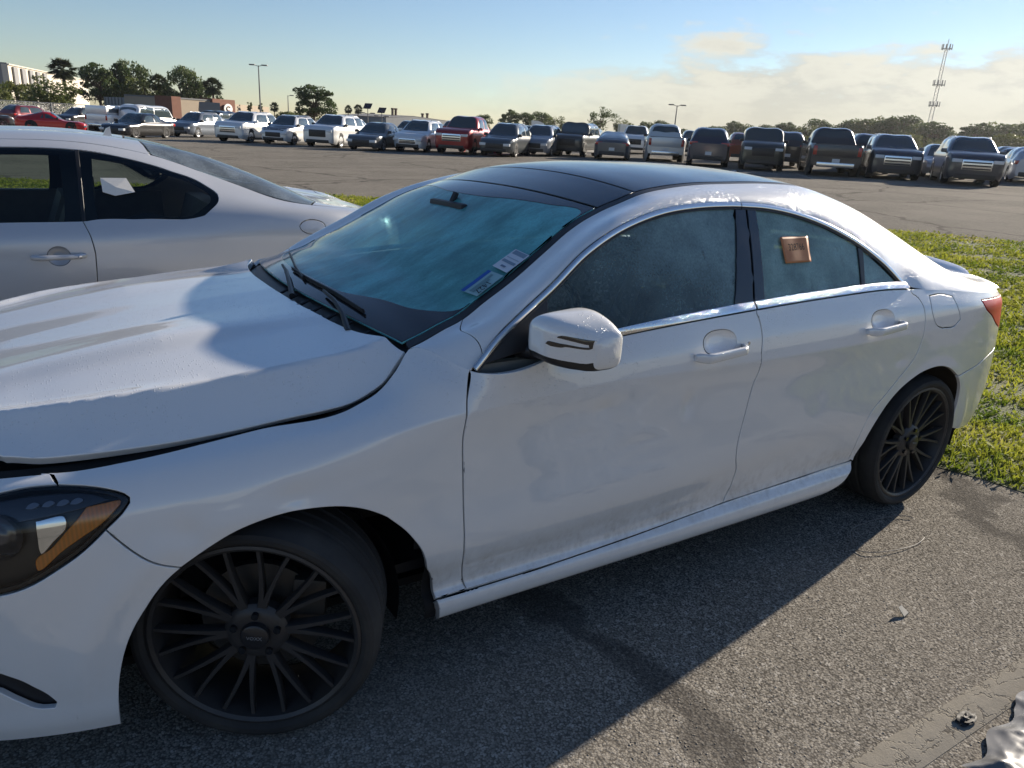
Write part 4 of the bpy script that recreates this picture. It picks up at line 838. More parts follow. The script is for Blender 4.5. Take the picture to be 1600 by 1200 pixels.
for mi in (None, 'only'):
    V, F, N = sheet(side, hl_out, .014, sc=USC, ref=(-.3, -1, .2), eb=.02, mirror=mi, skirt=.03); h_ = mesh_obj('headlight', V, F, CLEAR, SED, loc=SL, normals=N)
    V, F, N = sheet(side, hl_out, .014, sc=USC, ref=(-.3, -1, .2), eb=.02, mirror=mi, off=-.028, gap=-.006); mesh_obj('lamp_housing', V, F, BEZEL, h_, normals=N)
    ring_in = outline([list(map(tuple, (hl_out-hl_out.mean(0))*np.array([.93, .91])+hl_out.mean(0)))+[tuple((hl_out[0]-hl_out.mean(0))*np.array([.93, .91])+hl_out.mean(0))]], .012, USC)
    V, F, N = sheet(side, hl_out, .012, sc=USC, holes=[ring_in], ref=(-.3, -1, .2), eb=.02, mirror=mi, off=-.006, gap=.001); mesh_obj('lamp_seal', V, F, BLACK_TRIM, h_, normals=N)
    V, F, N = sheet(side, outline([amb+[amb[0]]], .008, USC), .01, sc=USC, ref=(-.3, -1, .2), eb=.02, mirror=mi, off=-.014, gap=0); mesh_obj('amber_reflector', V, F, AMBER, h_, normals=N)
    V, F, N = sheet(side, outline([chrp+[chrp[0]]], .008, USC), .012, sc=USC, ref=(-.3, -1, .2), eb=.02, mirror=mi, off=-.018, gap=0); mesh_obj('lamp_reflector', V, F, LAMP_CHROME, h_, normals=N)
    brow = [(-.26, 8.30), (-.32, 8.12), (-.40, 8.02), (-.50, 7.95), (-.60, 7.9), (-.62, 8.35), (-.52, 8.85), (-.43, 9.0), (-.36, 8.95), (-.30, 8.72)]
    V, F, N = sheet(side, outline([brow+[brow[0]]], .01, USC), .012, sc=USC, ref=(-.3, -1, .2), eb=.02, mirror=mi, off=-.019, gap=0); mesh_obj('lamp_brow', V, F, simple('lamp_brow', (.03, .035, .05), .12, coat=.5), h_, normals=N)
    for (ls, lu) in ((-.403, 8.52), (-.374, 8.5), (-.347, 8.46), (-.322, 8.43)):
        lf = [(ls-.012, lu-.06), (ls, lu-.10), (ls+.013, lu+.02), (ls+.004, lu+.14), (ls-.008, lu+.07)]
        V, F, N = sheet(side, outline([lf+[lf[0]]], .004, USC), .006, sc=USC, ref=(-.3, -1, .2), eb=.02, mirror=mi, off=-.012, gap=0, lip=.001); mesh_obj('led_lens', V, F, simple('led_lens', (.22, .25, .32), .12, coat=1.0), h_, normals=N)
    pc = side(-.475, 7.55)*np.array([1, 1 if mi is None else -1, 1]); dn = np.array([-.55, -.83 if mi is None else .83, 0.])
    pm = MB(); 
    for r_, o_ in ((.048, -.022), (.044, -.014), (.036, -.006), (.022, -.001), (.001, .0)): pass
    V = []; F = []; ux = np.cross(dn, [0, 0, 1.]); pr = [(.050, -.028), (.050, -.018), (.040, -.016), (.036, -.010), (.022, -.004), (.002, -.002)]
    for k in range(28):
        a = 2*math.pi*k/28
        for r_, o_ in pr: V.append(pc+dn*o_+ux*r_*math.cos(a)+np.array([0, 0, r_*math.sin(a)]))
    for k in range(28):
        for j in range(len(pr)-1): F.append((k*6+j, k*6+j+1, ((k+1) % 28)*6+j+1, ((k+1) % 28)*6+j))
    fix_normals(mesh_obj('projector_lens', V, F, simple('projector', (.05, .05, .055), .05, coat=1.0), h_))
# ---------------------------------------------------------------- wipers
def wiper(path, blade, name='wiper'):
    m = MB(); P = np.array([top(x, v)+np.array([-.006, 0, h]) for x, v, h in path]); m.tube(P, [.009, .0075, .006, .0045][:len(P)] if len(P) <= 4 else np.linspace(.011, .006, len(P)), 8)
    o = fix_normals(m.build(name, BLACK_TRIM, SED, loc=SL)); q = smooth_line([top(x, v)+np.array([0, 0, .008]) for x, v in blade], .03)
    fix_normals(MB().tube(q, .0045, 6).build('blade', BLACK_TRIM, o)); fix_normals(MB().tube(q+np.array([-.002, 0, .006]), .003, 6).build('blade_bridge', BLACK_TRIM, o)); return o
wiper([(.362, -.74, .006), (.380, -.62, .013), (.392, -.48, .016), (.396, -.34, .014)], [(.425, -.66), (.412, -.4), (.402, -.1), (.408, .16)])
wiper([(.33, -.21, .006), (.352, -.08, .013), (.385, .12, .016), (.405, .28, .014)], [(.395, -.06), (.42, .16), (.462, .42), (.495, .62)])
# grooves of the cowl: drain ribs
for k in range(7):
    v = -.78+k*.12; P = np.array([top(.30+.12*v*v, v)+np.array([0, 0, -.006]), top(.345+.10*v*v, v)+np.array([0, 0, -.004])]); MB().tube(P, .004, 5).build('cowl_rib', BLACK_TRIM, cowl)
# shark fin on the rear of the roof
MB().prism([(2.24, 1.30), (2.30, 1.348), (2.345, 1.366), (2.36, 1.358), (2.37, 1.28)], -.014, .014).build('antenna_fin', BLACK_GLOSS, SED, loc=SL)
# ---------------------------------------------------------------- cabin
LEATHER = simple('seat_cloth', (.26, .25, .23), .6, vary=.3); HEADLINER = simple('headliner', (.32, .31, .29), .9); PLASTIC = simple('dash_plastic', (.02, .02, .022), .55, vary=.2)
def rbox(m, x0, x1, y0, y1, z0, z1, b=.03): m.box(x0, x1, y0, y1, z0, z1, b); return m
dash = MB(); rbox(dash, .50, .92, -.70, .70, .62, .86, .05); rbox(dash, .30, .62, -.66, .66, .70, .865, .03); d_ = dash.build('dashboard', PLASTIC, SED, loc=SL)
hoodlet = MB(); rbox(hoodlet, .78, .98, -.55, -.18, .84, .905, .03); hoodlet.build('instrument_hood', PLASTIC, d_)
wm = MB(); c0 = np.array([1.10, -.365, .83]); ring = [c0+np.array([.06*math.sin(a), .185*math.cos(a), .175*math.sin(a)]) for a in np.linspace(0, 2*math.pi, 36, endpoint=False)]; wm.tube(ring, .014, 8, closed=True); wm.tube([c0+np.array([0, -.18, 0]), c0+np.array([-.03, 0, 0]), c0+np.array([0, .18, 0])], .02, 8); fix_normals(wm.build('steering_wheel', PLASTIC, SED, loc=SL))
for sy in (-.365, .365):
    for x0, nm in ((1.28, 'front_seat'), (2.12, 'rear_seat')):
        s_ = MB(); rbox(s_, x0, x0+.48, sy-.25, sy+.25, .36, .52, .05); st = s_.build(nm, LEATHER, SED, loc=SL)
        b_ = MB(); b_.prism([(x0+.42, .46), (x0+.62, .92), (x0+.66, 1.03), (x0+.74, 1.03), (x0+.74, .92), (x0+.58, .46)], sy-.235, sy+.235); b_.build('backrest', LEATHER, st)
        if nm == 'front_seat': h2 = MB(); rbox(h2, x0+.66, x0+.76, sy-.13, sy+.13, 1.06, 1.21, .035); h2.build('headrest', LEATHER, st)
fl = MB(); fl.box(.4, 3.0, -.74, .74, .30, .33); fl.build('cabin_floor', PLASTIC, SED, loc=SL)
sh_ = MB(); sh_.prism([(2.70, .90), (3.10, .92), (3.10, .60), (2.75, .60)], -.62, .62); sh_.build('parcel_shelf', LEATHER, SED, loc=SL)
hd = sheet(top, outline(strip(lambda v: 1.10+.06*v*v, lambda v: 2.28, -.93, .93), .06, TSC), .06, sc=TSC, ref=(0, 0, 1), off=-.05); mesh_obj('headliner', hd[0], hd[1], HEADLINER, SED, loc=SL)
for sy in (-1, 1):
    dm = MB(); dm.box(.60, 1.58, sy*.80-.015, sy*.80+.015, .34, .90, .01); dm.build('door_card', LEATHER, SED, loc=SL); dm = MB(); dm.box(1.62, 2.26, sy*.80-.015, sy*.80+.015, .34, .92, .01); dm.build('door_card', LEATHER, SED, loc=SL)
rv = MB(); rbox(rv, .905, .935, -.13, .11, 1.175, 1.235, .012); rv.tube([(.93, -.01, 1.22), (.95, -.01, 1.262)], .012, 6); rv.build('rear_view_mirror', PLASTIC, SED, loc=SL)
# ---------------------------------------------------------------- paper and stickers on the glass
def paper_mat():
    m = Mat('orange_paper'); n = m.noise(30, 4, .6); m.set(Base_Color=m.mix(n, (.50, .17, .06), (.62, .26, .10)), Roughness=.55); m.bump(m.noise(45, 3, .6), .15, .0006); return m.m
PP = np.array([gls(x, z) for x, z in B['paper']]); pn = np.cross(PP[1]-PP[0], PP[3]-PP[0]); pn /= np.linalg.norm(pn); pn = pn if pn[1] < 0 else -pn
nu, nv = 12, 12; V = []; F = []
for i in range(nu+1):
    for j in range(nv+1):
        a, b = i/nu, j/nv; q = (PP[0]*(1-a)+PP[1]*a)*(1-b)+(PP[3]*(1-a)+PP[2]*a)*b; V.append(q+pn*(.0022+.0006*math.sin(7*a+3*b)*math.sin(5*b+1)))
for i in range(nu):
    for j in range(nv): F.append((i*(nv+1)+j, i*(nv+1)+j+1, (i+1)*(nv+1)+j+1, (i+1)*(nv+1)+j))
c_ = PP.mean(0); PA = empty('paper_notice', tuple(PP[3]), label='square orange paper tag with a black number on the rear door window', cat='paper tag')
pl_ = mesh_obj('sheet', np.array(V)-PP[3], F, paper_mat(), PA); sm = pl_.modifiers.new('thick', 'SOLIDIFY'); sm.thickness = .0006
xd = PP[1]-PP[0]; ydir = PP[0]-PP[3]; oc = c_+ydir*.08+pn*.0046-PP[3]
Vt, Ft = text_geo('328766', .036); xd = xd/np.linalg.norm(xd); ydn = ydir-xd*np.dot(xd, ydir); ydn /= np.linalg.norm(ydn); W = oc+Vt[:, :1]*xd*.78+Vt[:, 1:2]*ydn*.95; mesh_obj('number', W, Ft, simple('black_ink', (.03, .015, .01), .6), PA, smooth=False)
def sticker(name, label, quad, cols, texts):
    """flat label lying on the inside of the screen: quad in (x, v), bands of colour across"""
    Q = [np.array(top(x, v)) for x, v in quad]; n = np.cross(Q[1]-Q[0], Q[3]-Q[0]); n /= np.linalg.norm(n); n = n if n[2] > 0 else -n; Q = [q+n*.003 for q in Q]; o0 = Q[0]
    E_ = empty(name, tuple(o0), label=label, cat='sticker'); f = lambda a, b: (Q[0]*(1-a)+Q[1]*a)*(1-b)+(Q[3]*(1-a)+Q[2]*a)*b-o0
    for k, (a0, a1, b0, b1, c, nm) in enumerate(cols): o = mesh_obj(nm, [f(a0, b0)+n*.0005*k, f(a1, b0)+n*.0005*k, f(a1, b1)+n*.0005*k, f(a0, b1)+n*.0005*k], [(0, 1, 2, 3)], simple('ink_%g_%g_%g' % c, c, .5), E_, smooth=False)
    for (t, s_, a, b, flip) in texts:
        xd = (f(1, .5)-f(0, .5))*(-1 if flip else 1); yd = (f(.5, 0)-f(.5, 1))*(-1 if flip else 1); V, F = text_geo(t, s_); xd = xd/np.linalg.norm(xd); yd = yd-xd*np.dot(xd, yd); yd = yd/np.linalg.norm(yd); xd = xd if np.dot(np.cross(xd, yd), n) > 0 else -xd; W = f(a, b)+n*.004+V[:, :1]*xd+V[:, 1:2]*yd; mesh_obj('lettering', W, F, simple('ink_dark', (.02, .03, .05), .6), E_, smooth=False)
sticker('inspection_sticker', 'small white and grey-striped label at the edge of the sedan windscreen', [(.775, -.855), (.855, -.868), (.864, -.965), (.784, -.953)], [(0, 1, 0, 1, (.62, .66, .72), 'backing'), (.78, .97, .08, .92, (.20, .28, .36), 'print_band'), (.34, .46, .08, .92, (.20, .28, .36), 'print_band'), (.56, .60, .1, .9, (.35, .42, .5), 'print_line'), (.12, .2, .35, .65, (.15, .2, .28), 'print_mark')], [])
sticker('stock_sticker', 'pale teal label with a blue bar and number on the sedan windscreen', [(.662, -.862), (.757, -.862), (.772, -.955), (.679, -.958)], [(0, 1, 0, 1, (.30, .48, .50), 'backing'), (.0, 1, 0, .22, (.01, .10, .42), 'blue_bar'), (.08, .9, .38, .52, (.16, .28, .30), 'print_line'), (.08, .7, .56, .66, (.16, .28, .30), 'print_line')], [('1427', .028, .34, .82, True)])

# the body leans a little towards its far side (sagging springs); the wheels stay on the ground
def lean(o):
    if o.type == 'MESH':
        me = o.data; n = len(me.vertices); co = np.empty(n*3); me.vertices.foreach_get('co', co); co = co.reshape(-1, 3); co[:, 2] -= .020*(co[:, 1]+.86); me.vertices.foreach_set('co', co.ravel()); me.update()
    for c in o.children: lean(c)
for c in list(SED.children):
    if not c.name.startswith('wheel') or c.name.startswith('wheel_liner'): lean(c)
# ---------------------------------------------------------------- silver coupe beyond the sedan
def metal_paint(name, col, rough=.34, metal=.55, wet=True):
    m = Mat(name); n = m.noise(600, 2); m.set(Base_Color=m.mix(m.math('MULTIPLY', n, .25), col, tuple(c*.8 for c in col)), Metallic=metal, Roughness=rough, Coat_Weight=.9); m.p.inputs['Coat Roughness'].default_value = .06
    if wet: 
        d = m.voronoi(120); m.bump(m.math('MULTIPLY', m.step(d, .25, .05), m.step(m.noise(4, 3), .52, .66)), .5, .0007)
    return m.m
SILVER = metal_paint('silver_paint', (.60, .61, .63), .36, .4, wet=False)
def tint_glass(name, tint, rough=.03):
    m = Mat(name); n = m.n; tr = n.new('ShaderNodeBsdfTransparent'); tr.inputs[0].default_value = (*tint, 1); gl = n.new('ShaderNodeBsdfGlossy'); gl.inputs['Roughness'].default_value = rough
    fr = n.new('ShaderNodeFresnel'); fr.inputs[0].default_value = 1.5; mx_ = n.new('ShaderNodeMixShader'); m.l.new(fr.outputs[0], mx_.inputs[0]); m.l.new(tr.outputs[0], mx_.inputs[1]); m.l.new(gl.outputs[0], mx_.inputs[2]); m.l.new(mx_.outputs[0], m.out.inputs[0]); return m.m
COGLASS = tint_glass('coupe_glass', (.55, .62, .60))
CP = empty('parked_coupe', (-.6, CO_Y, 0), label='silver two-door coupe parked beyond the white sedan', cat='car')
CL = tuple(-c for c in CP.location); CSC = (1, .15)
def cpan(name, mat, edges, step=.02, f=coupe, parent=None, both=True, loc=None, holes=(), **k):
    V, F, N = sheet(f, outline(edges, step, CSC), step, sc=CSC, ref=k.pop('ref', (0, -1, .4)), eb=.01, holes=holes, **k); par = parent or CP; lc = CL if par is CP else None
    o = mesh_obj(name, V, F, mat, par, loc=lc, normals=N)
    if both: W = V.copy(); W[:, 1] = 2*CO_Y-W[:, 1]; N2 = N*np.array([1, -1, 1]); mesh_obj(name, W, [tuple(reversed([int(i) for i in q])) for q in F], mat, par, loc=lc, normals=N2)
    return o
mid = lambda P: np.abs(P[:, 1]-CO_Y) < .01
def circ(cx, cu, rx, ru, n=20): return [(cx+rx*math.cos(2*math.pi*k/n), cu+ru*math.sin(2*math.pi*k/n)) for k in range(n)]
def arch_cut(ax, lo, hi, az=.31, r=.345):
    """points of a wheel arch on the loft: (x, rail) from front foot to rear foot"""
    out = []
    for k in range(15):
        a = math.pi*(1-k/14); x = ax+r*math.cos(a); z = az+r*math.sin(a); us = np.linspace(0, 5, 200); zz = coupe(np.full(200, x), us)[:, 2]; out.append((x, float(np.interp(max(z, zz[0]), zz, us))))
    return out
q_win = [(-.06, 5.94), (.116, 5.95), (.329, 5.935), (.492, 5.875), (.546, 5.643), (.544, 5.469), (.482, 5.088), (.419, 4.89), (.174, 4.989), (-.08, 4.999)]
d_win = [(-.082, 5.94), (-.239, 5.955), (-.60, 5.97), (-.85, 5.95), (-1.18, 5.3), (-1.24, 5.03), (-.7, 5.0), (-.098, 4.995)]
dl = [(-.066, 5.96), (-.093, 4.991), (-.069, 3.969), (-.060, 2.98), (-.075, 2.2), (-.12, 1.2)]
fd_ = [(-1.24, 5.0), (-1.27, 4.2), (-1.26, 3.), (-1.25, 1.2)]
raA, faA = arch_cut(.80, 0, 0), arch_cut(-1.86, 0, 0)
seamC = [(-1.30, 6.9), (-.8, 6.8), (-.186, 6.60), (.023, 6.56), (.237, 6.56), (.456, 6.46), (.686, 6.32), (.924, 6.0), (1.057, 5.92)]
fuelC = circ(1.02, 4.05, .075, .42)
# door with its glass, quarter panel with roof rail, wing, bumpers
def co_u(x, z):
    us = np.linspace(0, 5, 300); return np.array([np.interp(b, coupe(np.full(300, a), us)[:, 2], us) for a, b in zip(x, z)])
_a = np.linspace(0, 2*np.pi, 32, endpoint=False); cupx, cupz = -.212+.047*np.cos(_a), .772+.044*np.sin(_a); cupP = np.stack([cupx, co_u(cupx, cupz)], -1)
dr = cpan('door', SILVER, [dl[1:], [dl[-1], (-1.25, 1.2)], fd_[::-1], [fd_[0], (-.6, 5.0), dl[1]]], holes=[cupP])
rm_ = coupe(cupP[:, 0], cupP[:, 1]); cup('handle_cup', SILVER, rm_, rm_.mean(0), (0, 1, 0), .020, CP, loc=CL); rm2 = rm_.copy(); rm2[:, 1] = 2*CO_Y-rm2[:, 1]; cup('handle_cup', SILVER, rm2, rm2.mean(0), (0, -1, 0), .020, CP, loc=CL)
cpan('quarter_panel', SILVER, [seamC, [seamC[-1], (1.25, 5.9), (1.5, 5.6)], [(1.5, 5.6), (1.5, 1.2)], [(1.5, 1.2), raA[-1]], raA[::-1], [raA[0], (-.11, 1.2)], dl[1:][::-1], [dl[1]]+q_win[:0]+[(-.08, 4.999), (.174, 4.989), (.419, 4.89), (.482, 5.088), (.544, 5.469), (.546, 5.643), (.492, 5.875), (.329, 5.935), (.116, 5.95), (-.06, 5.955)], [(-.06, 5.955), (-.6, 5.985), (-.9, 5.97), (-1.22, 5.3), (-1.30, 5.02)], [(-1.30, 5.02), (-1.30, 6.9)]], holes=[fuelC], noskirt=mid)
for mi in (0, 1):
    V, F, N = sheet(coupe, np.array(fuelC), .02, sc=CSC, ref=(0, -1, .2), eb=.01)
    if mi: V[:, 1] = 2*CO_Y-V[:, 1]; N = N*np.array([1, -1, 1]); F = [tuple(reversed([int(i) for i in q])) for q in F]
    mesh_obj('fuel_flap', V, F, SILVER, CP, loc=CL, normals=N)
cpan('wing', SILVER, [fd_, [(-1.25, 1.2), faA[-1]], faA[::-1], [faA[0], (-2.5, 1.2)], [(-2.5, 1.2), (-2.5, 5.5)], [(-2.5, 5.5), (-1.9, 5.6), (-1.5, 5.5)], [(-1.5, 5.5), fd_[0]]])
for nm, a, b in (('front_bumper', -2.94, -2.5), ('rear_bumper', 1.5, 1.675)):
    V, F, N = sheet(coupe, outline([[(a, 0.), (b, 0.)], [(b, 0.), (b, 8.)], [(b, 8.), (a, 8.)], [(a, 8.), (a, 0.)]], .04, CSC), .04, sc=CSC, ref=(0, -1, .3), eb=.01, noskirt=mid)
    W = V.copy(); W[:, 1] = 2*CO_Y-W[:, 1]; n0 = len(V); mesh_obj(nm, np.concatenate([V, W]), F+[tuple(n0+int(i) for i in reversed(q)) for q in F], SILVER, CP, loc=CL, normals=np.concatenate([N, N*np.array([1, -1, 1])]))
for nm, x in (('nose', -2.94), ('tail_panel', 1.672)):
    us = np.linspace(0, 8, 40); P = coupe(np.full(40, x), us); Q = P.copy(); Q[:, 1] = 2*CO_Y-Q[:, 1]; fix_normals(mesh_obj(nm, np.concatenate([P, Q[::-1]]), [tuple(range(80))], SILVER, CP, loc=CL, smooth=False))
cpan('sill', SILVER, [[(-1.50, 1.2), (.44, 1.2)], [(.44, 1.2), (.44, 0.)], [(.44, 0.), (-1.5, 0.)], [(-1.5, 0.), (-1.5, 1.2)]], .03)
# glazing and roof (full width patches: near half and far half joined)
def cfull(name, mat, edges, step=.03, off=0.0, **k):
    V, F, N = sheet(coupe, outline(edges, step, CSC), step, sc=CSC, ref=(0, -.1, 1), eb=.01, noskirt=mid, off=off, **k); W = V.copy(); W[:, 1] = 2*CO_Y-W[:, 1]; n0 = len(V)
    return mesh_obj(name, np.concatenate([V, W]), F+[tuple(n0+int(i) for i in reversed(q)) for q in F], mat, CP, loc=CL, normals=np.concatenate([N, N*np.array([1, -1, 1])]))
s_at = lambda x: float(np.interp(x, [q[0] for q in seamC], [q[1] for q in seamC]))
cfull('roof', SILVER, [[(-.90, s_at(-.9)), (-.4, s_at(-.4)), (.265, s_at(.265))], [(.265, s_at(.265)), (.25, 7.1), (.21, 8.)], [(.21, 8.), (-.95, 8.)], [(-.95, 8.), (-.90, s_at(-.9))]], skirt=.006)
COREAR = fog_glass('dewy_rear_glass', (.45, .56, .62), (.50, .60, .70), .34, streak=False)
cfull('rear_window', COREAR, [[(.272, s_at(.272)), (.6, s_at(.6)), (1.05, 5.93)], [(1.05, 5.93), (1.12, 6.8), (1.16, 8.)], [(1.16, 8.), (.217, 8.)], [(.217, 8.), (.256, 7.1), (.272, s_at(.272))]], skirt=.006)
cfull('windscreen', COGLASS, [[(-1.5, 6.2), (-1.30, 6.9), (-.91, s_at(-.9))], [(-.91, s_at(-.9)), (-.955, 8.)], [(-.955, 8.), (-1.56, 8.)], [(-1.56, 8.), (-1.5, 6.2)]], skirt=.006)
cfull('trunk_lid', SILVER, [[(1.06, 5.95), (1.25, 5.93), (1.495, 5.64)], [(1.495, 5.64), (1.495, 8.)], [(1.495, 8.), (1.166, 8.)], [(1.166, 8.), (1.125, 6.8), (1.06, 5.95)]])
cfull('hood', SILVER, [[(-2.49, 5.55), (-1.9, 5.65), (-1.505, 5.55)], [(-1.505, 5.55), (-1.51, 6.2), (-1.57, 8.)], [(-1.57, 8.), (-2.49, 8.)], [(-2.49, 8.), (-2.49, 5.55)]])
COFR = simple('coupe_window_frame', (.012, .012, .013), .35)
for nm, po in (('door_window', d_win), ('quarter_window', q_win)):
    cpan(nm, COGLASS, [po+[po[0]]], .02, gap=-.004, lip=.001, skirt=.004, off=-.004)
    c_ = np.array(po).mean(0); inn = [(q[0]+(c_[0]-q[0])*(.13 if nm[0] == 'q' else .12), q[1]+(c_[1]-q[1])*.20) for q in po]
    cpan('window_border', COFR, [po+[po[0]]], .02, holes=[outline([inn+[inn[0]]], .02, CSC)], gap=-.002, lip=.001, skirt=.004, off=-.009)
cpan('door_window_seal', COFR, [[(-.060, 5.96), (-.082, 5.945)], [(-.082, 5.945), (-.098, 4.995)], [(-.098, 4.995), (-.08, 4.995)], [(-.08, 4.995), (-.060, 5.96)]], .02, off=.001)
# handle: bar over a round recess
hb = MB(); hc = coupe(-.21, 3.1); pts = [(-.318, hc[1]-.004, .770), (-.30, hc[1]-.030, .771), (-.21, hc[1]-.036, .773), (-.14, hc[1]-.032, .773), (-.105, hc[1]-.004, .772)]
hb.tube(smooth_line(pts, .012), .0125, 10); fix_normals(hb.build('door_handle', SILVER, CP, loc=CL)); 
MB().lathe([(.0001, -.0015), (.007, -.001), (.0075, .002)], 14, c=(-.126, hc[1]-.047, .773)).build('key_hole', CHROME, CP, loc=CL)
MB().prism([(.10, 1.29), (.125, 1.335), (.145, 1.345), (.15, 1.29)], CO_Y-.010, CO_Y+.010).build('antenna_fin', SILVER, CP, loc=CL)
# wheels and cabin
def plain_wheel(parent, loc, r, w, rim_r, mat, spokes=7, flip=False, name='wheel', far=False):
    k = ('pw', round(r, 3), round(w, 3), round(rim_r, 3), mat.name, spokes, far)
    if k not in _wheel_cache:
        n = 18 if far else 36; t = MB(); t.lathe([(rim_r, .0), (rim_r+.02, -.012), (r-.03, -.010), (r, .02), (r, w-.02), (r-.03, w+.01), (rim_r, w)], n); rim = MB(); rim.lathe([(rim_r+.004, -.002), (rim_r-.012, .004), (rim_r-.018, .06), (.02, .075)], n)
        rim.lathe([(.001, .0), (.05, .002), (.055, .03)], 12)
        for q in range(spokes):
            a = 2*math.pi*q/spokes; c, s_ = math.cos(a), math.sin(a); hw = .022; P = [(.04*c-hw*s_, .004, .04*s_+hw*c), (.04*c+hw*s_, .004, .04*s_-hw*c), (rim_r*.97*c+hw*.7*s_, .004, rim_r*.97*s_-hw*.7*c), (rim_r*.97*c-hw*.7*s_, .004, rim_r*.97*s_+hw*.7*c)]
            rim.add(P+[(p_[0], p_[1]+.03, p_[2]) for p_ in P], [(0, 1, 2, 3), (0, 4, 5, 1), (1, 5, 6, 2), (2, 6, 7, 3), (3, 7, 4, 0)])
        a_ = t.build('tyre', RUBBER); fix_normals(a_); b_ = rim.build('rim', mat); fix_normals(b_); _wheel_cache[k] = (a_.data, b_.data); bpy.data.objects.remove(a_); bpy.data.objects.remove(b_)
    td, rd_ = _wheel_cache[k]; o = link(bpy.data.objects.new(name, td), parent); o.location = loc; o.rotation_euler = (0, 0, math.pi if flip else 0); o2 = link(bpy.data.objects.new('rim', rd_), o); return o
ALLOY = simple('silver_alloy', (.55, .56, .57), .3, metal=.9); DALLOY = simple('dark_alloy', (.06, .06, .065), .35, metal=.6)
for x in (-1.86, .80):
    plain_wheel(CP, (x+.6, -.86, .334), .305, .215, .225, ALLOY, 10); plain_wheel(CP, (x+.6, .86, .334), .305, .215, .225, ALLOY, 10, flip=True)
cab = MB(); cab.box(-1.5, 1.1, CO_Y-.74, CO_Y+.74, .25, .32); cab.build('cabin_floor', SHELL, CP, loc=CL)
MB().box(-2.7, 1.5, CO_Y-.7, CO_Y+.7, .2, .24).build('underbody', SHELL, CP, loc=CL)
for sy in (-.38, .38):
    s_ = MB(); s_.box(-.75, -.25, CO_Y+sy-.25, CO_Y+sy+.25, .35, .5, .04); st = s_.build('front_seat', LEATHER, CP, loc=CL); MB().prism([(-.33, .42), (-.13, .95), (-.02, .95), (-.15, .42)], CO_Y+sy-.23, CO_Y+sy+.23).build('backrest', LEATHER, st); h2 = MB(); h2.box(-.10, 0., CO_Y+sy-.12, CO_Y+sy+.12, .98, 1.13, .03); h2.build('headrest', LEATHER, st)
rs = MB(); rs.prism([(.15, .40), (.55, .40), (.72, .93), (.62, .93), (.5, .55), (.15, .55)], CO_Y-.6, CO_Y+.6); rs.build('rear_seat', LEATHER, CP, loc=CL)
dp = MB(); dp.box(-1.45, -1.0, CO_Y-.7, CO_Y+.7, .6, .88, .04); dp.build('dashboard', PLASTIC, CP, loc=CL)
for sy in (-1, 1): dm = MB(); dm.box(-1.2, .5, CO_Y+sy*.80-.012, CO_Y+sy*.80+.012, .35, .92, .01); dm.build('door_card', LEATHER, CP, loc=CL)
# paper on the quarter window
pw = [(.009, 5.534), (.123, 5.573), (.152, 5.375), (.062, 5.309), (.010, 5.351)]; PQ = [coupe(x, u) for x, u in pw]; PQ = [q+np.array([0, -.006, .003]) for q in PQ]; PB = empty('paper_sheet', tuple(PQ[4]), label='blank white paper stuck on the coupe rear side window', cat='paper')
cen = np.mean(PQ, 0); V = [q-PQ[4] for q in PQ]+[cen-PQ[4]+np.array([0, -.006, 0])]; o = mesh_obj('sheet', V, [(i, (i+1) % 5, 5) for i in range(5)], simple('white_paper', (.78, .74, .68), .6), PB, smooth=False); sm = o.modifiers.new('thick', 'SOLIDIFY'); sm.thickness = .0006
# ---------------------------------------------------------------- ground height: flat where the sedan stands, a gentle fall across the lot
GZ0 = .029   # level of the asphalt under the sedan's tyres
def gz(x, y):
    x = np.asarray(x, float); y = np.asarray(y, float); r = np.hypot(x+.3, y+2.4); t = np.clip((r-7)/14, 0, 1); t = t*t*(3-2*t); return GZ0+(.0165*x-.0112*y)*t*np.minimum(1, 75/np.maximum(r, 1))
# ---------------------------------------------------------------- cars of the lot
CAR_T = dict(   # L, W, H, clearance, belt, hood, cowl x, screen top x, roof end x, rear glass foot x, deck height, front axle, rear axle, wheel r
 sedan=(4.95, 1.86, 1.45, .17, .92, .86, 1.45, 2.25, 3.55, 4.35, 1.02, .95, 3.90, .34),
 fastback=(4.70, 1.85, 1.45, .15, .93, .82, 1.10, 2.05, 3.20, 4.45, 1.05, .84, 3.72, .34),
 hatch=(4.55, 1.76, 1.47, .15, .92, .88, 1.05, 1.95, 3.40, 4.40, 1.10, .90, 3.60, .32),
 coupe=(4.40, 1.85, 1.29, .13, .84, .80, 1.50, 2.20, 2.85, 3.95, .95, .95, 3.42, .34),
 wagon=(4.83, 1.84, 1.66, .21, 1.02, 1.00, 1.25, 2.05, 4.15, 4.70, 1.10, .95, 3.70, .34),
 crossover=(4.65, 1.84, 1.66, .20, 1.05, 1.05, 1.15, 1.95, 4.00, 4.52, 1.10, .92, 3.64, .35),
 suv=(5.02, 1.98, 1.77, .21, 1.16, 1.19, 1.35, 2.10, 4.40, 4.85, 1.20, .98, 3.96, .39),
 boxsuv=(4.80, 1.95, 1.88, .24, 1.24, 1.27, 1.30, 1.75, 4.45, 4.72, 1.25, .88, 3.80, .40),
 jeep=(4.40, 1.88, 1.85, .26, 1.20, 1.24, 1.50, 1.75, 4.15, 4.32, 1.15, .72, 3.55, .41),
 pickup=(5.85, 2.02, 1.95, .26, 1.26, 1.30, 1.60, 2.20, 3.70, 3.98, 1.20, .98, 4.55, .41),
 van=(5.6, 2.0, 2.05, .20, 1.10, 1.05, .75, 1.60, 5.35, 5.55, 1.3, .95, 4.3, .36))
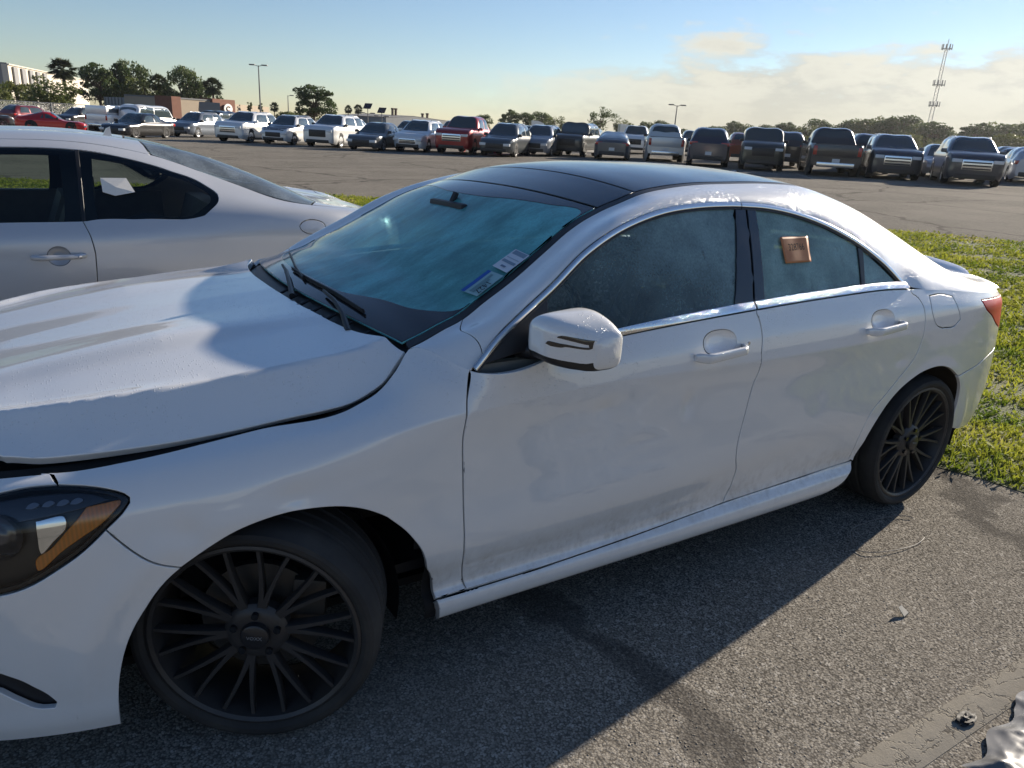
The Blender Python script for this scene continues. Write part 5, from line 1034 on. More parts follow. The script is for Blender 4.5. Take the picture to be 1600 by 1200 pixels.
GL_DARK = simple('car_glass', (.045, .062, .068), .05, coat=1.0); LAMP_W = simple('lamp_white', (.62, .64, .66), .12, coat=1.0); LAMP_R = simple('lamp_red', (.42, .015, .012), .15, coat=1.0); GRILLE = simple('grille_black', (.014, .014, .015), .4); CLAD = simple('cladding', (.03, .03, .032), .6)
PLATE = simple('plate', (.65, .66, .66), .5); CHR2 = simple('bright_trim', (.70, .71, .72), .2, metal=1.0)
PAINT = {}
def cpaint(col, metal=.3):
    if col not in PAINT: PAINT[col] = metal_paint('car_paint_%d' % len(PAINT), col, .3, metal, wet=False)
    return PAINT[col]
def bg_car(name, label, kind, col, pos, heading, cat='car', rear_detail=True, roof=None, rim=None, clad=False, chrome=False, metal=.3, group=None, hood_col=None, cap=None, simple_=False):
    L_, W_, H_, zb, belt, hd, xc, xs_, xr, xg, dk, xa, xb, wr = CAR_T[kind]; w = W_/2; px_, py_ = pos
    root = empty(name, (px_, py_, float(gz(px_, py_))), R(heading)+math.pi, label=label, cat=cat, group=group)   # local x runs rearwards
    x0 = -L_/2; pt = cpaint(col, metal)
    def st(x, wf, zt, top_in, zbot=zb, bel=None, glass=True):
        b = min(bel or belt, zt-.02); m_ = (zbot+b)/2+.06
        return (x0+x, [(w*wf-.07, zbot), (w*wf-.015, zbot+.10), (w*wf, m_), (w*wf-.012, b-.07), (w*wf-.045, b), (w*wf-top_in, zt-(.10 if glass else .015)), (w*wf-top_in-.10, zt-(.022 if glass else .004)), (0, zt+.012)])
    ti = .26 if kind not in ('jeep', 'boxsuv', 'van') else .14; pk = kind == 'pickup'; bx = kind in ('jeep', 'boxsuv', 'suv', 'pickup', 'van')
    nose = .86 if bx else .74
    S = [st(.0, .72 if bx else .55, hd*nose-.10, .12, zb+.12, glass=False), st(.07, .86 if bx else .76, hd*nose, .12, zb+.05, glass=False), st(.30, .965 if bx else .93, hd*(.965 if bx else .88), .11, zb, glass=False), st(xa, 1.0, hd*(.99 if bx else .95), .11, glass=False), st(xc-.08, 1.0, hd, .11, glass=False), st(xc+.06, 1.0, hd+.05, .13, glass=False), st(xs_-.05, 1.0, H_-.045, ti+.02), st(xs_+.2, 1.0, H_-.008, ti), st((xs_+xr)/2, 1.0, H_, ti), st(xr-.15, 1.0, H_-.01, ti), st(xr, .995, H_-.05, ti+.02)]
    if pk: S += [st(xg, 1.0, belt+.03, .08, glass=False), st(L_-.1, 1.0, belt+.02, .05, glass=False), st(L_, .97, belt, .05, zb+.15, glass=False)]
    else:
        if xg < L_-.2: S += [st(xg, .98, dk+.02, .20, glass=False), st(L_-.12, .93, dk-.03, .2, zb+.04, glass=False), st(L_, .80, dk-.16, .14, zb+.14, glass=False)]
        else: S += [st(xg, .955, dk+.06, .17, zb+.04, bel=belt-.03, glass=False), st(L_, .88, dk-.12, .12, zb+.12, bel=belt-.12, glass=False)]
    lo = Loft(S); xs = np.unique(np.concatenate([np.array([q[0] for q in S]), np.linspace(x0, x0+L_, 46)])); us = np.linspace(0, 7, 30)
    # body skin without the window openings; both halves
    P = lo(xs[:, None], us[None, :]); nu = len(us); F = []
    for i in range(len(xs)-1):
        for j in range(nu-1): F.append((i*nu+j, (i+1)*nu+j, (i+1)*nu+j+1, i*nu+j+1))
    V = P.reshape(-1, 3); n0 = len(V); F = F+[tuple(n0+k for k in reversed(f)) for f in F]; V = np.concatenate([V, V*np.array([1, -1, 1])])
    for e_ in (0, len(xs)-1): F.append(tuple([e_*nu+j for j in range(nu)]+[n0+e_*nu+j for j in range(nu-2, -1, -1)]))
    body = fix_normals(mesh_obj('body', V, F, pt, root, sharp=50))
    if pk: 
        bm_ = MB(); bm_.box(x0+xg+.02, x0+L_-.08, -w+.12, w-.12, belt-.42, belt+.045); bm_.build('bed', GRILLE, root)
        tg = MB(); tg.box(x0+L_-.03, x0+L_+.012, -w+.14, w-.14, .78, belt, .008); tg.build('tailgate', pt, root)
    if simple_: ext = 0
    def patch(nm, mat, xa_, xb_, ua, ub, n=6, k=6, off=.008, both=True, skew=None, join=False, par=root):
        a, b = np.meshgrid(np.linspace(0, 1, n), np.linspace(0, 1, k), indexing='ij'); U = ua+(ub-ua)*b; x_lo, x_hi = (xa_ if isinstance(xa_, tuple) else (xa_, xa_)), (xb_ if isinstance(xb_, tuple) else (xb_, xb_))
        X = (x_lo[0]+(x_lo[1]-x_lo[0])*b)*(1-a)+(x_hi[0]+(x_hi[1]-x_hi[0])*b)*a; Q = lo(x0+X, U); N = surf_normal(lo, x0+X, U, .004, .02); N = np.where(N[..., 1:2] > 0.2, -N, N); N = np.where((N[..., 2:3] < -.3), -N, N); Q = (Q+N*off).reshape(-1, 3); Fq = [(i*k+j, (i+1)*k+j, (i+1)*k+j+1, i*k+j+1) for i in range(n-1) for j in range(k-1)]
        M_ = Q*np.array([1, -1, 1])
        if join: return fix_normals(mesh_obj(nm, np.concatenate([Q, M_]), Fq+[tuple(len(Q)+t for t in reversed(f)) for f in Fq], mat, par))
        fix_normals(mesh_obj(nm, Q, Fq, mat, par)); fix_normals(mesh_obj(nm, M_, Fq, mat, par))
    # glazing
    ub = 5.05
    xm = (xs_+xr)/2+.05 if not pk else (xs_+xr)/2
    patch('front_side_window', GL_DARK, (xc+.30, xs_+.10), (xm-.05, xm-.05), 4.12, ub-.1); patch('rear_side_window', GL_DARK, (xm+.06, xm+.06), ((xr-.02 if bx else xr-.02), xr-.20), 4.12, ub-.1)
    patch('windscreen', GL_DARK, (xc+.12, xc+.02), (xs_-.06, xs_-.03), 5.75, 7.0, join=True, k=8)
    if pk: patch('rear_window', GL_DARK, (xr+.06, xr+.04), (xg-.12, xg-.10), 5.9, 7.0, join=True)
    else: patch('rear_window', GL_DARK, (xr+.08, xr+.05), ((xg-.10) if xg > xr+.3 else xg-.06, xg-.10), 5.85, 7.0, join=True)
    if roof is not None: patch('roof_panel', cpaint(roof), xs_+.06, xr-.05, 5.35, 7.0, join=True, off=.005, n=10)
    if hood_col is not None: patch('hood', cpaint(hood_col), .10, xc-.06, 5.3, 7.0, join=True, off=.005, n=8)
    # face: lamps, grille, lower intake, plate
    zf = hd*nose; yh = w*.80
    for sg in (-1, 1):
        if kind == 'jeep': m_ = MB(); m_.lathe([(.0001, -.02), (.08, -.012), (.095, .02)], 16, axis='x', c=(x0+.05, sg*w*.62, zf-.20)); m_.build('headlight', LAMP_W, root)
        else: m_ = MB(); m_.box(x0-.004, x0+.30, sg*(w*.70)-.17, sg*(w*.70)+.17, zf-.20, zf-.07, .02); m_.build('headlight', LAMP_W, root)
        m_ = MB(); m_.box(x0+xc+.20, x0+xc+.34, sg*(w+.03)-.13*(sg < 0)*0-.10, sg*(w+.03)+.10, belt+.0, belt+.15, .03); m_.build('door_mirror', BLACK_TRIM if not chrome else pt, root)
        m_ = MB()
        if kind in ('boxsuv', 'jeep', 'pickup'): m_.box(x0+L_-.06, x0+L_+.02, sg*(w-.13)-.075, sg*(w-.13)+.075, belt-.42, belt-.06, .015)
        else: m_.box(x0+L_-.26, x0+L_-.02, sg*(w*.76)-.20, sg*(w*.76)+.20, belt-.16, belt+.0, .02)
        m_.build('tail_light', LAMP_R, root)
    m_ = MB(); gh = .34 if bx else .22; m_.box(x0-.015, x0+.10, -w*.52, w*.52, zf-.12-gh, zf-.08, .02); g_ = m_.build('grille', CHR2 if chrome else GRILLE, root)
    if chrome:
        for k in range(3): q = MB(); zz = zf-.12-gh+gh*(k+.5)/3; q.box(x0-.022, x0+.05, -w*.48, w*.48, zz-.03, zz+.02, .006); q.build('grille_slot', GRILLE, g_)
    if kind == 'jeep':
        for k in range(7): q = MB(); yy = (k-3)*.115; q.box(x0-.022, x0+.05, yy-.03, yy+.03, zf-.12-gh, zf-.10, .01); q.build('grille_slot', GRILLE, g_)
    m_ = MB(); m_.box(x0-.005, x0+.25, -w*.70, w*.70, zb+.03, zb+.22, .03); m_.build('lower_intake', GRILLE, root)
    m_ = MB(); m_.box(x0+L_-.20, x0+L_+.012, -w*.74, w*.74, zb+.10, zb+.30, .03); m_.build('rear_bumper', CHR2 if pk else CLAD, root)
    m_ = MB(); m_.box(x0+L_+.012, x0+L_+.02, -.15, .15, zb+(.34 if not pk else .30), zb+(.50 if not pk else .45)); m_.build('number_plate', PLATE, root)
    # wheel arches and wheels
    for x in (xa, xb):
        for sg in (-1, 1):
            m_ = MB(); n = 20; R0 = wr+.055; pr = [(x0+x-R0*math.cos(math.pi*(k/n*1.16-.08)), wr+R0*math.sin(math.pi*(k/n*1.16-.08))) for k in range(n+1)]; pr = [(a, max(b, zb-.02)) for a, b in pr]; m_.prism(pr, sg*(w-.25), sg*(w+.006)); fix_normals(m_.build('wheel_arch', CLAD if clad else SHELL, root, smooth=False))
            plain_wheel(root, (x0+x, sg*(w+.012), wr), wr, .24, wr*.66, DALLOY if rim == 'dark' else ALLOY, 5, flip=sg > 0, far=True)
    if clad or bx: 
        for sg in (-1, 1): m_ = MB(); m_.box(x0+xa+wr+.06, x0+xb-wr-.06, sg*(w-.04)-.03, sg*(w-.04)+.05*1, zb-.02, zb+.13, .02); m_.build('side_sill', CLAD, root)
    if kind in ('suv', 'crossover', 'wagon'):
        for sg in (-1, 1): m_ = MB(); yy = sg*(w-ti-.10); m_.tube([(x0+xs_+.25, yy, H_-.02), (x0+xs_+.35, yy, H_+.035), (x0+xr-.35, yy, H_+.03), (x0+xr-.2, yy, H_-.02)], .018, 6); m_.build('roof_rail', CHR2, root)
    if cap: 
        m_ = MB(); m_.box(x0+xg-.1, x0+L_-.05, -w+.10, w-.10, belt+.01, H_-.03, .08); c_ = m_.build('bed_cap', cpaint(cap), root)
        for sg in (-1, 1): q = MB(); q.box(x0+xg+.15, x0+L_-.35, sg*(w-.10)-.006, sg*(w-.10)+.006, belt+.18, H_-.22); q.build('cap_window', GL_DARK, c_)
    return root
WHT, BLK, GRY, DGR, SLV = (.78, .78, .77), (.012, .012, .014), (.14, .145, .15), (.045, .047, .052), (.45, .46, .47)
RED, BLU, DRD = (.50, .012, .014), (.035, .06, .11), (.16, .015, .02)
HF, HB = 226, 46
bg_car('parked_car', 'red sports coupe in the lot below the big pale building', 'coupe', (.55, .01, .014), (2.2, 63.3), 352, rim='dark')
bg_car('parked_car', 'dark grey crossover at the far end of the row beside the red coupe', 'crossover', DGR, (-2.4, 68.5), 10)
bg_car('parked_car', 'dark red crossover standing behind the red coupe', 'crossover', DRD, (1.2, 77), 40)
bg_car('parked_car', 'black crossover standing behind the white pickup with a bed cap', 'crossover', BLK, (5.2, 82), 226)
bg_car('parked_pickup', 'white pickup with a white bed cap seen from behind', 'pickup', WHT, (7.3, 70.5), 50, cat='pickup', cap=WHT)
bg_car('parked_car', 'black sedan with dark wheels in the front row', 'sedan', BLK, (6.4, 52.1), 226, rim='dark')
bg_car('parked_car', 'grey small crossover right behind the black sedan', 'crossover', (.16, .18, .21), (11.0, 57.5), 224)
bg_car('parked_van', 'white high-roof van behind the black sedan', 'van', WHT, (9.6, 70), 46, cat='van')
bg_car('parked_car', 'black boxy SUV behind the grey small crossover', 'boxsuv', BLK, (14.8, 70), 226)
bg_car('parked_suv', 'white three-row SUV with a bright slatted grille', 'suv', WHT, (12.3, 48.5), 226, cat='suv', chrome=True, rim='dark')
bg_car('parked_suv', 'white SUV with black roof and black hood', 'crossover', WHT, (14.2, 46.0), 226, cat='suv', roof=BLK, hood_col=BLK, rim='dark')
bg_car('parked_suv', 'white crossover with wide black grille next to the dark grey sedan', 'suv', WHT, (16.0, 43.0), 225, cat='suv')
bg_car('parked_car', 'dark grey sedan between two white crossovers', 'sedan', (.10, .105, .11), (17.0, 39.0), 225)
bg_car('parked_suv', 'white crossover beside the red pickup', 'crossover', WHT, (19.3, 38.2), 224, cat='suv', chrome=True, rim='dark')
bg_car('parked_pickup', 'red pickup with a bright chrome grille', 'pickup', (.30, .012, .015), (21.3, 36.4), 223, cat='pickup', chrome=True, rim='dark')
bg_car('parked_car', 'grey wagon with roof rails next to the red pickup', 'wagon', (.075, .085, .09), (22.4, 34.0), 222, rim='dark')
bg_car('parked_suv', 'grey crossover beside the dark jeep-style off-roader', 'crossover', (.22, .24, .27), (25.8, 35.6), 222, cat='suv')
bg_car('parked_suv', 'dark square off-roader with a slotted grille and round headlights', 'jeep', (.06, .062, .06), (28.4, 35.7), 218, cat='suv', rim='dark')
bg_car('parked_car', 'dark grey fastback sedan seen from behind', 'fastback', (.09, .10, .115), (28.4, 32.2), 48, rim='dark')
bg_car('parked_pickup', 'white pickup seen from behind with its tailgate shut', 'pickup', (.68, .68, .66), (31.6, 31.6), 50, cat='pickup', rim='dark')
bg_car('parked_suv', 'dark blue SUV seen from behind next to the white pickup', 'suv', (.022, .032, .06), (29.9, 26.4), 44, cat='suv', rim='dark')
bg_car('parked_suv', 'rust red crossover behind the dark blue SUV', 'crossover', (.25, .06, .03), (37.5, 31.0), 46, cat='suv')
bg_car('parked_suv', 'dark olive boxy SUV facing the camera', 'boxsuv', (.045, .05, .045), (30.4, 23.4), 222, cat='suv', chrome=False, rim='dark')
bg_car('parked_suv', 'black SUV behind the olive boxy SUV', 'suv', (.02, .02, .022), (35.5, 26.3), 46, cat='suv')
bg_car('parked_pickup', 'dark grey pickup seen from behind', 'pickup', (.035, .037, .042), (30.9, 20.0), 42, cat='pickup', rim='dark')
bg_car('parked_suv', 'black SUV just past the dark grey pickup', 'suv', (.016, .016, .018), (36.0, 21.6), 42, cat='suv')
bg_car('parked_car', 'pale blue sedan half hidden behind a dark SUV', 'sedan', (.30, .36, .45), (40.5, 23.6), 222)
bg_car('parked_suv', 'dark blue-grey SUV with three bright grille bars, beside the dark pickup', 'suv', (.035, .042, .055), (32.0, 17.7), 219, cat='suv', chrome=True)
bg_car('parked_car', 'silver sedan between the two dark SUVs', 'sedan', (.40, .41, .42), (36.8, 18.1), 216)
bg_car('parked_suv', 'dark blue-grey SUV with a pale lower bumper bar, nearest of the row', 'suv', (.045, .05, .062), (32.2, 14.5), 216, cat='suv', chrome=True)
bg_car('parked_car', 'pale grey hatchback seen from behind at the end of the row', 'hatch', (.50, .53, .58), (38.2, 15.0), 36)
bg_car('parked_car', 'black hatchback behind the pale grey hatchback', 'hatch', (.018, .018, .02), (44, 18.6), 40)
# second row glimpsed between the first
k_ = [('white crossover behind the white SUV with the black roof', 'crossover', WHT, 22.0, 57.0), ('black crossover behind the dark grey sedan', 'crossover', BLK, 25.5, 53.0), ('white SUV behind the white crossover beside the red pickup', 'suv', WHT, 27.8, 50.0), ('silver crossover behind the grey wagon', 'crossover', SLV, 33.5, 49.0), ('dark crossover behind the square off-roader', 'crossover', DGR, 37.5, 46.0), ('white pickup behind the fastback sedan', 'pickup', WHT, 39.5, 43.0), ('grey SUV behind the white pickup', 'suv', GRY, 44.0, 41.5)]
for lb, kd, c, x, y in k_: bg_car('parked_car', lb, kd, c, (x, y), 226)
# ---------------------------------------------------------------- ground
def asphalt_mat():
    m = Mat('asphalt'); P = m.geo('Position')
    v1 = m.voronoi(165, vec=P, out='Color'); d1 = m.voronoi(165, vec=P); d2 = m.voronoi(85, vec=P); c2 = m.voronoi(85, vec=P, out='Color')
    s1 = m.n.new('ShaderNodeSeparateColor'); m.l.new(v1, s1.inputs[0]); s2 = m.n.new('ShaderNodeSeparateColor'); m.l.new(c2, s2.inputs[0])
    tone = m.math('ADD', m.math('MULTIPLY', s1.outputs[0], .55), m.math('MULTIPLY', s2.outputs[1], .45)); col = m.mix(m.step(tone, .15, .95), (.15, .138, .118), (.38, .35, .30))
    col = m.mix(m.step(s2.outputs[0], .90, .97), col, (.46, .43, .38)); col = m.mix(m.step(d1, .40, .75), col, (.035, .032, .028))
    big = m.noise(.35, 5, .6, vec=P); col = m.mix(m.math('MULTIPLY', m.step(big, .35, .72), .45), col, (.30, .27, .23))
    st_ = m.noise(1.0, 3, .6, vec=m.mapping(P, (.12, 1.3, 1), (0, 0, R(-38)))); col = m.mix(m.math('MULTIPLY', m.step(st_, .52, .70), .28), col, (.17, .155, .137))
    patchy = m.noise(.9, 4, .6, vec=m.mapping(P, (1, 1, 1), loc=(7, 3, 0))); col = m.mix(m.math('MULTIPLY', m.step(patchy, .56, .74), .18), col, (.075, .068, .06)); oil = m.noise(2.6, 3, .5, vec=P); col = m.mix(m.math('MULTIPLY', m.step(oil, .66, .78), .22), col, (.05, .046, .042))
    crk = m.voronoi(.16, 'DISTANCE_TO_EDGE', vec=m.mixv(P, m.noise(.8, 4, .7, vec=P, out='Color'), .9)); col = m.mix(m.math('MULTIPLY', m.step(crk, .012, .004), .6), col, (.06, .055, .05))
    m.set(Base_Color=col, Roughness=1.0, Specular_IOR_Level=.02)
    h = m.math('SUBTRACT', m.math('MULTIPLY', s2.outputs[2], .6), m.math('ADD', m.math('MULTIPLY', d1, .5), m.math('MULTIPLY', d2, .7))); m.bump(h, .42, .004); return m.m
def grid_sheet(name, xs, ys, mat, dz=0.0, kind='structure'):
    X, Y = np.meshgrid(xs, ys, indexing='ij'); V = np.stack([X, Y, gz(X, Y)+dz], -1).reshape(-1, 3); n = len(ys); F = [(i*n+j, (i+1)*n+j, (i+1)*n+j+1, i*n+j+1) for i in range(len(xs)-1) for j in range(n-1)]
    return tag(mesh_obj(name, V, F, mat), kind=kind)
far = np.concatenate([-np.geomspace(520, 12, 20), np.linspace(-10, 60, 71), np.geomspace(62, 620, 20)]); fary = np.concatenate([-np.geomspace(520, 8, 16), np.linspace(-6, 90, 97), np.geomspace(92, 620, 20)])
grid_sheet('ground', far, fary, asphalt_mat())
GR_NEAR = [(3.55, -2.6), (3.42, -1.6), (3.34, -1.05), (3.22, -.76), (3.30, .4), (3.45, 2.0), (3.5, 4.0), (1.5, 7.2), (-2.5, 10.0), (-9, 14.5)]; GR_FAR = [(-9, 25.0), (-2, 18.6), (5.4, 12.0), (9.5, 8.4), (12.9, 5.2), (13.7, 3.5), (14.8, .5), (16, -2.6)]
gpoly = outline([GR_NEAR, [GR_NEAR[-1], GR_FAR[0]], GR_FAR, [GR_FAR[-1], GR_NEAR[0]]], .35)
gpoly = gpoly+RNG.normal(0, .035, gpoly.shape)
def soil_mat():
    m = Mat('verge_soil'); P = m.geo('Position'); a = m.noise(2.2, 5, .65, vec=P); b = m.noise(40, 3, .6, vec=P); m.set(Base_Color=m.mix(m.step(m.math('ADD', m.math('MULTIPLY', a, .7), m.math('MULTIPLY', b, .3)), .38, .66), (.045, .070, .016), (.13, .125, .045)), Roughness=.95); m.bump(b, .8, .02); return m.m
V, F, N = sheet(lambda x, y: np.stack([x, y, gz(x, y)+.003], -1), gpoly, .4, ref=(0, 0, 1), gap=0, lip=.0003, skirt=.0008); tag(mesh_obj('grass_verge', V, F, soil_mat()), kind='structure')
# grass: blades and small weeds, thickest towards the camera
def grass_mat():
    m = Mat('grass_blades'); P = m.geo('Position'); a = m.noise(1.1, 4, .6, vec=P); b = m.noise(14, 2, .5, vec=P); f = m.math('ADD', m.math('MULTIPLY', a, .65), m.math('MULTIPLY', b, .35)); col = m.mix(m.step(f, .36, .52), (.11, .17, .02), (.30, .32, .04)); col = m.mix(m.step(f, .55, .66), col, (.42, .36, .14)); m.set(Base_Color=col, Roughness=.75, Specular_IOR_Level=.2)
    tl = m.n.new('ShaderNodeBsdfTranslucent'); m.l.new(col, tl.inputs[0]); mx_ = m.n.new('ShaderNodeMixShader'); mx_.inputs[0].default_value = .42; m.l.new(m.p.outputs[0], mx_.inputs[1]); m.l.new(tl.outputs[0], mx_.inputs[2]); m.l.new(mx_.outputs[0], m.out.inputs[0]); return m.m
def grass(n):
    out = np.empty((0, 2))
    while len(out) < n:
        q = np.stack([RNG.uniform(-4, 16, n), RNG.uniform(-2.6, 19, n)], -1); r = np.hypot(q[:, 0]+.3, q[:, 1]+2.4); ok = (pip(q, gpoly) | (pip(q-np.array([.16, .03]), gpoly) & (RNG.random(n) < .35)) | pip(q-np.array([.06, .02]), gpoly)) & (RNG.random(n) < np.clip(4.2/r, .10, 1)**1.25)
        pv = np.sin(q[:, 0]*3.1+1.3*np.sin(q[:, 1]*2.3))*np.sin(q[:, 1]*2.7+1.1*np.sin(q[:, 0]*1.9+1))+.5*np.sin(q[:, 0]*7.3+q[:, 1]*5.1); ok &= (pv > -.55) | (RNG.random(n) < .22); out = np.concatenate([out, q[ok]])
    q = out[:n]; r = np.hypot(q[:, 0]+.3, q[:, 1]+2.4); pat = .5+.5*np.sin(q[:, 0]*2.1+np.sin(q[:, 1]*1.7)*2)*np.cos(q[:, 1]*2.6+q[:, 0]); h = RNG.uniform(.014, .042, n)*(0.6+.8*pat); wd = np.clip(.0022*r**.75, .004, .012)*RNG.uniform(.7, 1.4, n); a = RNG.uniform(0, 2*np.pi, n); z0 = gz(q[:, 0], q[:, 1])+.006
    d = np.stack([np.cos(a), np.sin(a)], -1); ln = RNG.uniform(.2, .95, n)*h; a2 = RNG.uniform(0, 2*np.pi, n); V = np.empty((n, 3, 3)); V[:, 0, :2] = q-d*wd[:, None]; V[:, 1, :2] = q+d*wd[:, None]; V[:, 2, :2] = q+np.stack([np.cos(a2), np.sin(a2)], -1)*ln[:, None]; V[:, 0, 2] = z0; V[:, 1, 2] = z0; V[:, 2, 2] = z0+h
    # leafy weeds
    k = n//5; qi = RNG.integers(0, n, k); c = q[qi]; hh = z0[qi]+RNG.uniform(.01, .055, k); s_ = RNG.uniform(.008, .022, k)*np.clip(r[qi]/6, .8, 1.6); ang = RNG.uniform(0, 2*np.pi, k); tilt = RNG.normal(0, .45, (k, 2)); W = np.empty((k, 4, 3))
    for j, (u_, v_) in enumerate(((-1, 0), (0, -.55), (1, 0), (0, .55))):
        W[:, j, 0] = c[:, 0]+s_*(u_*np.cos(ang)-v_*np.sin(ang)); W[:, j, 1] = c[:, 1]+s_*(u_*np.sin(ang)+v_*np.cos(ang)); W[:, j, 2] = hh+s_*(u_*tilt[:, 0]+v_*tilt[:, 1])
    me = bpy.data.meshes.new('grass'); nv = 3*n+4*k; me.vertices.add(nv); me.vertices.foreach_set('co', np.concatenate([V.reshape(-1), W.reshape(-1)])); me.loops.add(nv); me.loops.foreach_set('vertex_index', np.arange(nv)); me.polygons.add(n+k); me.polygons.foreach_set('loop_start', np.concatenate([np.arange(n)*3, 3*n+np.arange(k)*4])); me.update(calc_edges=True); me.materials.append(grass_mat()); o = bpy.data.objects.new('grass', me); COL.objects.link(o)
    return tag(o, 'short weedy grass on the verge behind the sedan', 'grass', kind='stuff')
grass(170000)
# loose chippings on the worn asphalt near the camera
def chips(n):
    q = np.stack([RNG.uniform(.3, 4.2, n), RNG.uniform(-2.4, -.7, n)], -1); V = []; F = []
    s_ = RNG.uniform(.0011, .0038, n)
    base = np.array([(1, 0, 0), (-.5, .86, 0), (-.5, -.86, 0), (.35, .6, .62), (-.7, 0, .55), (.35, -.6, .68)]); fb = [(0, 1, 3), (1, 4, 3), (1, 2, 4), (2, 5, 4), (2, 0, 5), (0, 3, 5), (3, 4, 5)]
    a = RNG.uniform(0, 2*np.pi, n); c, s2 = np.cos(a), np.sin(a); jit = RNG.uniform(.65, 1.35, (n, 6, 3)); B_ = base[None]*jit*s_[:, None, None]; X = B_[..., 0]*c[:, None]-B_[..., 1]*s2[:, None]+q[:, :1]; Y = B_[..., 0]*s2[:, None]+B_[..., 1]*c[:, None]+q[:, 1:2]; Z = B_[..., 2]*.45+.0003+GZ0
    V = np.stack([X, Y, Z], -1).reshape(-1, 3); F = (np.array(fb)[None]+(np.arange(n)*6)[:, None, None]).reshape(-1, 3); m = Mat('chippings'); cc = m.voronoi(90, vec=m.geo('Position'), out='Color'); s1 = m.n.new('ShaderNodeSeparateColor'); m.l.new(cc, s1.inputs[0]); m.set(Base_Color=m.mix(s1.outputs[0], (.06, .055, .048), (.30, .27, .23)), Roughness=.85)
    me = bpy.data.meshes.new('chippings'); me.vertices.add(len(V)); me.vertices.foreach_set('co', V.ravel()); me.loops.add(3*len(F)); me.loops.foreach_set('vertex_index', F.ravel()); me.polygons.add(len(F)); me.polygons.foreach_set('loop_start', np.arange(len(F))*3); me.update(calc_edges=True); me.materials.append(m.m); o = bpy.data.objects.new('chippings', me); COL.objects.link(o); return tag(o, 'loose grey stone chippings on the asphalt', 'gravel', kind='stuff')
chips(8000)
# worn parking stripe with cracked paint
def stripe_mat():
    m = Mat('worn_stripe'); P = m.geo('Position'); n = m.noise(26, 5, .7, vec=P); cr = m.voronoi(11, 'DISTANCE_TO_EDGE', vec=m.mixv(m.mapping(P, (.7, 2.0, 1), (0, 0, .35)), m.noise(9, 4, .7, vec=P, out='Color'), .16)); w = m.math('ADD', cr, m.math('MULTIPLY', m.math('SUBTRACT', n, .5), .22))
    fine = m.noise(180, 3, .6, vec=P); m.set(Base_Color=m.mix(m.step(w, -.01, .03), (.12, .108, .092), m.mix(m.math('ADD', m.math('MULTIPLY', n, .5), m.math('MULTIPLY', fine, .5)), (.17, .155, .13), (.33, .305, .26))), Roughness=1.0, Specular_IOR_Level=.05); m.bump(m.math('ADD', m.math('MULTIPLY', m.step(w, .0, .05), .5), m.math('ADD', m.math('MULTIPLY', n, .4), m.math('MULTIPLY', fine, .4))), .6, .004); return m.m
V, F, N = sheet(lambda x, y: np.stack([x, y, np.zeros_like(x)+GZ0+.0016], -1), outline([[(.2, -1.735), (1.5, -1.735), (3.2, -1.755)], [(3.2, -1.755), (3.2, -1.65)], [(3.2, -1.65), (2.06, -1.648), (1.24, -1.630), (.2, -1.63)], [(.2, -1.63), (.2, -1.735)]], .03)+0, .05, ref=(0, 0, 1), gap=0, lip=.0004, skirt=.0012)
tag(mesh_obj('parking_stripe', V, F, stripe_mat()), kind='structure')
# far stripes of the lot
for i, (x, y) in enumerate([(20+2.9*k, 27.5-2.55*k) for k in range(4)]+[(9.5+2.2*k, 40.5-2.9*k) for k in range(4)]):
    d = np.array([math.cos(R(226)), math.sin(R(226))]); n_ = np.array([-d[1], d[0]])*.06; a = np.array([x, y]); b = a+d*4.5; q = [a-n_, a+n_, b+n_, b-n_]; tag(mesh_obj('bay_marking', [(p_[0], p_[1], float(gz(*p_))+.006) for p_ in q], [(0, 1, 2, 3)], simple('old_line_paint', (.22, .21, .18), .9)), kind='structure')
# crumpled silver bag, its dark scrap, chip of plastic and a wire loop
def crumple(name, label, cat, loc, size, mat, seed, n=34, flat=.5):
    r = np.random.default_rng(seed); a, b = np.meshgrid(np.linspace(0, 2*np.pi, n*2, endpoint=False), np.linspace(0.02, np.pi/2, n), indexing='ij'); X = np.cos(a)*np.sin(b); Y = np.sin(a)*np.sin(b); Z = np.cos(b)*flat; D = np.zeros_like(X)
    for k in range(26):
        v = r.normal(size=3); v /= np.linalg.norm(v); ph = r.uniform(0, 6); f = r.uniform(3, 13); D += (np.abs(np.sin(f*(v[0]*X+v[1]*Y+v[2]*Z*2)+ph))-.5)*1.5/f
    S_ = 1+D*.55; V = np.stack([X*S_*size[0], Y*S_*size[1], np.maximum(Z*S_*size[2], .001)], -1).reshape(-1, 3); m_ = 2*n; F = [(i*n+j, i*n+j+1, ((i+1) % m_)*n+j+1, ((i+1) % m_)*n+j) for i in range(m_) for j in range(n-1)]; o = mesh_obj(name, V, F, mat, loc=loc, sharp=32); return tag(fix_normals(o), label, cat)
bagm = Mat('silver_film'); bagm.set(Base_Color=bagm.mix(bagm.noise(9, 4), (.11, .11, .113), (.19, .19, .193)), Metallic=.2, Roughness=.38)
